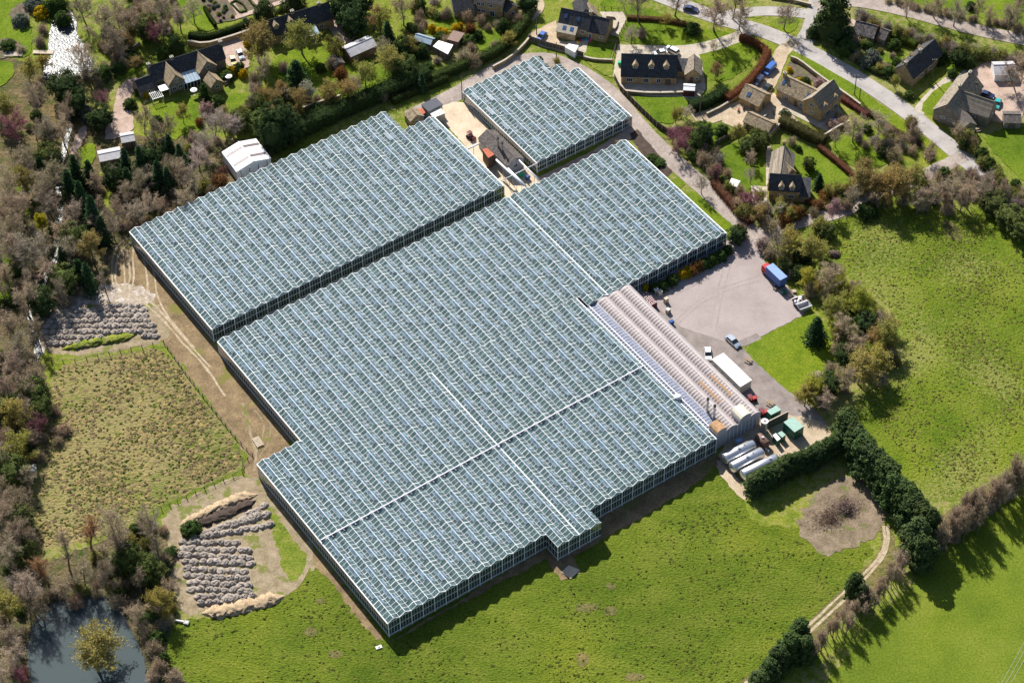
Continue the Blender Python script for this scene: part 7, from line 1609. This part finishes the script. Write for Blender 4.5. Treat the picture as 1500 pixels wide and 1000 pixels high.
# cypress screen round the tank compound: each tree its own crown
for i in range(13):
    f = i / 12; plant('T', 1104 + 128 * f + rnd.uniform(-2, 2), 708 - 62 * f + rnd.uniform(-2, 2), 6.2 + rnd.uniform(-.3, .5), 2.8, 'in the screen beside the silver tanks', True)
for i in range(17):
    f = i / 16; plant('T', 1236 + 118 * f + rnd.uniform(-4, 4), 626 + 142 * f + rnd.uniform(-3, 3), 10.0 + 1.6 * f + rnd.uniform(-.6, .8), 3.7 + .5 * f, 'in the tall row beside the big field', True)
grove('standing between the bonfire clearing and the field corner', '''T 1345 786 12 4.4; T 1352 808 11 4; G 1318 818 5 2.6; s 1308 830 4 2.4''')
grove('in the hedgerow along the field track', '''T 1252 858 8.5 2.7; T 1262 872 7.5 2.4; T 1172 925 8 3; T 1158 946 8.5 3.4; T 1128 982 7.5 3; T 1180 950 8 3; T 1140 965 8 3; T 1112 1000 7 3''')
for i in range(46):
    f = i / 45; px, py = 1195 + 130 * f, 945 - 118 * f
    plant('K', px + rnd.uniform(-9, 9), py + rnd.uniform(-9, 9), rnd.uniform(5, 8), rnd.uniform(1.4, 2.2), 'in the thin hedgerow along the field track', True)
for i in range(70):
    f = rnd.random(); px, py = 1382 + 140 * f, 778 - 108 * f
    plant('K', px + rnd.uniform(-12, 12), py + rnd.uniform(-14, 14), rnd.uniform(7, 11), rnd.uniform(1.6, 2.6), 'in the tall hedgerow below the big field', True)
for i in range(34):
    f = i / 33; px, py = 1380 + 135 * f, 790 - 110 * f
    plant('g', px + rnd.uniform(-10, 10), py + rnd.uniform(-8, 8), rnd.uniform(2.4, 3.6), rnd.uniform(1.6, 2.4), 'in the tall hedgerow below the big field', True)
for i in range(40):
    f = i / 39; px, py = 1255 + 260 * f, 24 + 66 * f + 10 * math.sin(f * 3)
    plant('g' if rnd.random() < .55 else 'y', px + rnd.uniform(-6, 6), py + rnd.uniform(-5, 5), rnd.uniform(3, 4.6), rnd.uniform(2.0, 2.8), 'in the ragged roadside hedge behind the cottage', True)
for i in range(22):
    f = i / 21; px, py = 1300 + 215 * f, 2 + 44 * f
    plant('s', px + rnd.uniform(-6, 6), py + rnd.uniform(-4, 4), rnd.uniform(1.6, 2.6), rnd.uniform(1.4, 2.0), 'along the far side of the back road', True)
for i in range(26):
    f = i / 25; px, py = 1410 + 100 * f, 200 + 105 * f
    plant('y' if rnd.random() < .6 else 'e', px + rnd.uniform(-5, 5), py + rnd.uniform(-4, 4), rnd.uniform(2.2, 3.4), rnd.uniform(1.6, 2.2), 'in the hedge below the road bend house', True)

# hedges: clipped solids with leafy skin, one object each
def hedge(label, px, w, h, col, dens=34, leaf=.2, mat='needle', rough=.12, sm=1, name='hedge'):
    pts = [G(*p) for p in px]; pts = smooth_poly(pts, sm, False) if sm and len(pts) > 2 else pts
    c = pts[len(pts) // 2]; r = np.random.default_rng(int(px[0][0] * 7 + px[0][1])); rr = random.Random(int(px[0][0]))
    t = thing(name, label, 'hedge', (*c, .01))
    seg = []; tot = 0
    for a, b in zip(pts[:-1], pts[1:]): l = math.dist(a, b); seg.append((a, b, l)); tot += l
    # core
    step = .8; k = max(2, int(tot / step)); ring = [(-.5, 0), (-.5, .85), (-.32, 1), (.32, 1), (.5, .85), (.5, 0)]; V, Fc = [], []
    def at(d):
        for a, b, l in seg:
            if d <= l or (a, b, l) == seg[-1]: f = min(1, d / max(l, 1e-6)); tx, ty = (b[0] - a[0]) / l, (b[1] - a[1]) / l; return a[0] + (b[0] - a[0]) * f, a[1] + (b[1] - a[1]) * f, -ty, tx
            d -= l
    for i in range(k + 1):
        x, y, nx, ny = at(tot * i / k); q = 1 + rr.uniform(-rough, rough) * .6
        for s, z in ring: V.append((x + nx * w * s * .9 * q - c[0], y + ny * w * s * .9 * q - c[1], z * h * .94 * (1 + rr.uniform(-rough, rough) * .4)))
    n = len(ring)
    for i in range(k):
        for j in range(n - 1): Fc.append((i * n + j, (i + 1) * n + j, (i + 1) * n + j + 1, i * n + j + 1)[::-1])
    Fc += [tuple(range(n)), tuple(range(k * n + n - 1, k * n - 1, -1))]
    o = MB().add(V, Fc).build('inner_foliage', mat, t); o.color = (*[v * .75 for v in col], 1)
    per = 2 * h + w; cnt = int(tot * per * dens); C, O = [], []
    ds = r.uniform(0, tot, cnt); us = r.uniform(0, per, cnt)
    for d, u in zip(ds, us):
        x, y, nx, ny = at(d); q = 1 + rr.gauss(0, rough) + .06 * math.sin(d * 1.7)
        if u < h: s, z, on = -.5, u, (-nx, -ny, .25)
        elif u < h + w: s, z, on = (u - h) / w - .5, h, (0, 0, 1)
        else: s, z, on = .5, u - h - w, (nx, ny, .25)
        C.append((x + nx * w * s * q - c[0], y + ny * w * s * q - c[1], max(.05, z * (1 + rr.gauss(0, rough * .6))))); O.append(on)
    V, Fc = quads(C, leaf, r, out=O); inst(mesh_arr('foliage', V, Fc, mat), 'foliage', t, color=col)
    return t
DK = (.045, .07, .026)
hedge('long tall dark evergreen hedge behind the first glasshouse', [(396, 214), (440, 196), (500, 168), (560, 142), (600, 126), (628, 116)], 4.2, 4.2, DK, 26, .3, rough=.22)
hedge('tall dark hedge from the orchard corner up to the skylight house drive', [(632, 120), (665, 106), (700, 92), (728, 80), (752, 58), (768, 38), (775, 22)], 2.6, 2.6, (.055, .08, .025), 30, .26, rough=.2)
hedge('clipped yew hedge curving below the formal garden', [(278, 58), (300, 62), (330, 54), (372, 38)], 1.8, 2.6, (.032, .05, .018), 40)
hedge('low yew hedge along the formal garden edge', [(300, 14), (306, 26), (316, 40)], 1.0, 1.4, (.035, .055, .015), 40)
for nm, pp in (('left', [(338, 6), (346, 14), (352, 20), (362, 17), (356, 8), (346, 2), (338, 6)]), ('right', [(364, 0), (370, 8), (378, 14), (388, 10), (384, 2), (376, -4), (364, 0)])):
    hedge('box-edged knot garden square beside the ' + ('planted bed' if nm == 'left' else 'domed yew'), pp, .5, .6, (.06, .085, .02), 60, .14, sm=0, name='box_hedge')
hedge('copper beech hedge above the long stone wall', [(1064, 150), (1085, 136), (1105, 116), (1120, 94), (1124, 80)], 2.2, 2.4, (.20, .085, .045), 40, .2, 'leaf')
hedge('copper beech hedge turning towards the dormered house drive', [(1122, 78), (1105, 66), (1084, 58)], 1.8, 2.0, (.20, .085, .045), 40, .2, 'leaf')
hedge('dark rounded evergreen hedge beside the maroon shed', [(1010, 160), (1030, 156), (1048, 146), (1062, 138)], 3.2, 2.6, (.035, .06, .022), 34, .24, rough=.2)
hedge('tall bushy hedge behind the honey house with slate front roof', [(1143, 182), (1165, 192), (1190, 205), (1208, 212)], 3.0, 3.0, (.10, .095, .04), 34, .22, 'leaf', rough=.2)
hedge('low copper hedge across the garden lawns', [(1200, 218), (1225, 238), (1252, 262)], 1.5, 1.6, (.19, .09, .055), 40, .18, 'leaf')
hedge('reddish hedge along the road below the large honey house', [(1232, 146), (1250, 158), (1270, 172)], 1.4, 1.4, (.2, .08, .07), 40, .18, 'leaf')
hedge('copper hedge beside the lane bend', [(1046, 270), (1062, 290), (1080, 312), (1100, 328)], 2.2, 2.0, (.17, .085, .055), 36, .2, 'leaf', rough=.2)
hedge('rusty hedge above the lane opposite the honey house', [(1180, 296), (1200, 304), (1222, 294), (1252, 280), (1280, 272)], 1.8, 1.6, (.19, .10, .05), 36, .18, 'leaf', rough=.2)
hedge('bright clipped hedge beside the mottled garden building', [(1303, 56), (1322, 62), (1342, 70)], 2.4, 2.2, (.075, .11, .022), 44, .18)
hedge('dark clipped hedge in front of the mottled garden building', [(1240, 46), (1256, 50), (1272, 55)], 1.8, 1.8, (.05, .08, .02), 44, .18)
hedge('garden hedge along the road by the slate cottage', [(1222, 60), (1240, 82), (1262, 96), (1290, 112), (1302, 110)], 1.6, 1.6, (.05, .075, .022), 40, .18)
hedge('low hedge on the verge between road and gardens', [(1262, 160), (1290, 180), (1320, 200), (1350, 214)], 1.4, 1.3, (.12, .085, .05), 40, .18, 'leaf', rough=.2)
hedge('hedge below the pale apron wall near the small stone hut', [(575, 152), (600, 140), (630, 128), (655, 118)], 2.0, 2.0, (.045, .065, .022), 34, .22, rough=.2)
hedge('brown beech hedge along the far garden of the village green', [(918, 28), (960, 30), (1000, 36), (1020, 44)], 1.4, 1.2, (.18, .11, .055), 36, .18, 'leaf', rough=.2)
# brush piles
def brush(label, px, R, H, n, col):
    r = random.Random(int(px[0])); nr = np.random.default_rng(int(px[0])); P0, P1, W = [], [], []
    for i in range(n):
        a = r.uniform(0, 2 * PI); d = min(1.6 * R, abs(r.gauss(0, .55)) * R * (1 + .35 * math.sin(2 * a + 1) + .2 * math.sin(5 * a))); z = H * max(0, 1 - (d / R) ** 2) * r.random() + .05; p = Vector((d * math.cos(a), d * math.sin(a), z)); q = rvec(r); q.z *= .35; L = r.uniform(.6, 1.7)
        P0.append(p - q * L / 2); P1.append(p + q * L / 2); W.append(r.uniform(.05, .13))
    V, Fc = slivers(P0, P1, W, nr); V[:, 2] = np.maximum(V[:, 2], .02)
    o = inst(mesh_arr('brush_pile', V, Fc, 'twig'), 'brush_pile', None, (*G(*px), .02), 0, col); tag(o, label, 'brush pile')
brush('large bonfire pile of cut branches in the clearing', (1238, 744), 3.8, 1.8, 2200, (.24, .175, .15)); brush('loose scatter of brown brushwood beside the bonfire pile', (1215, 760), 4.5, .8, 1500, (.20, .14, .11))
brush('tangle of felled grey branches by the white shed', (284, 214), 4.0, 1.4, 1400, (.3, .26, .2)); brush('pile of reddish brushwood beside the white shed', (326, 250), 2.4, .9, 700, (.25, .13, .1))
brush('dark brush pile in front of the glasshouse corner trees', (262, 296), 3.0, 1.2, 900, (.13, .11, .1))
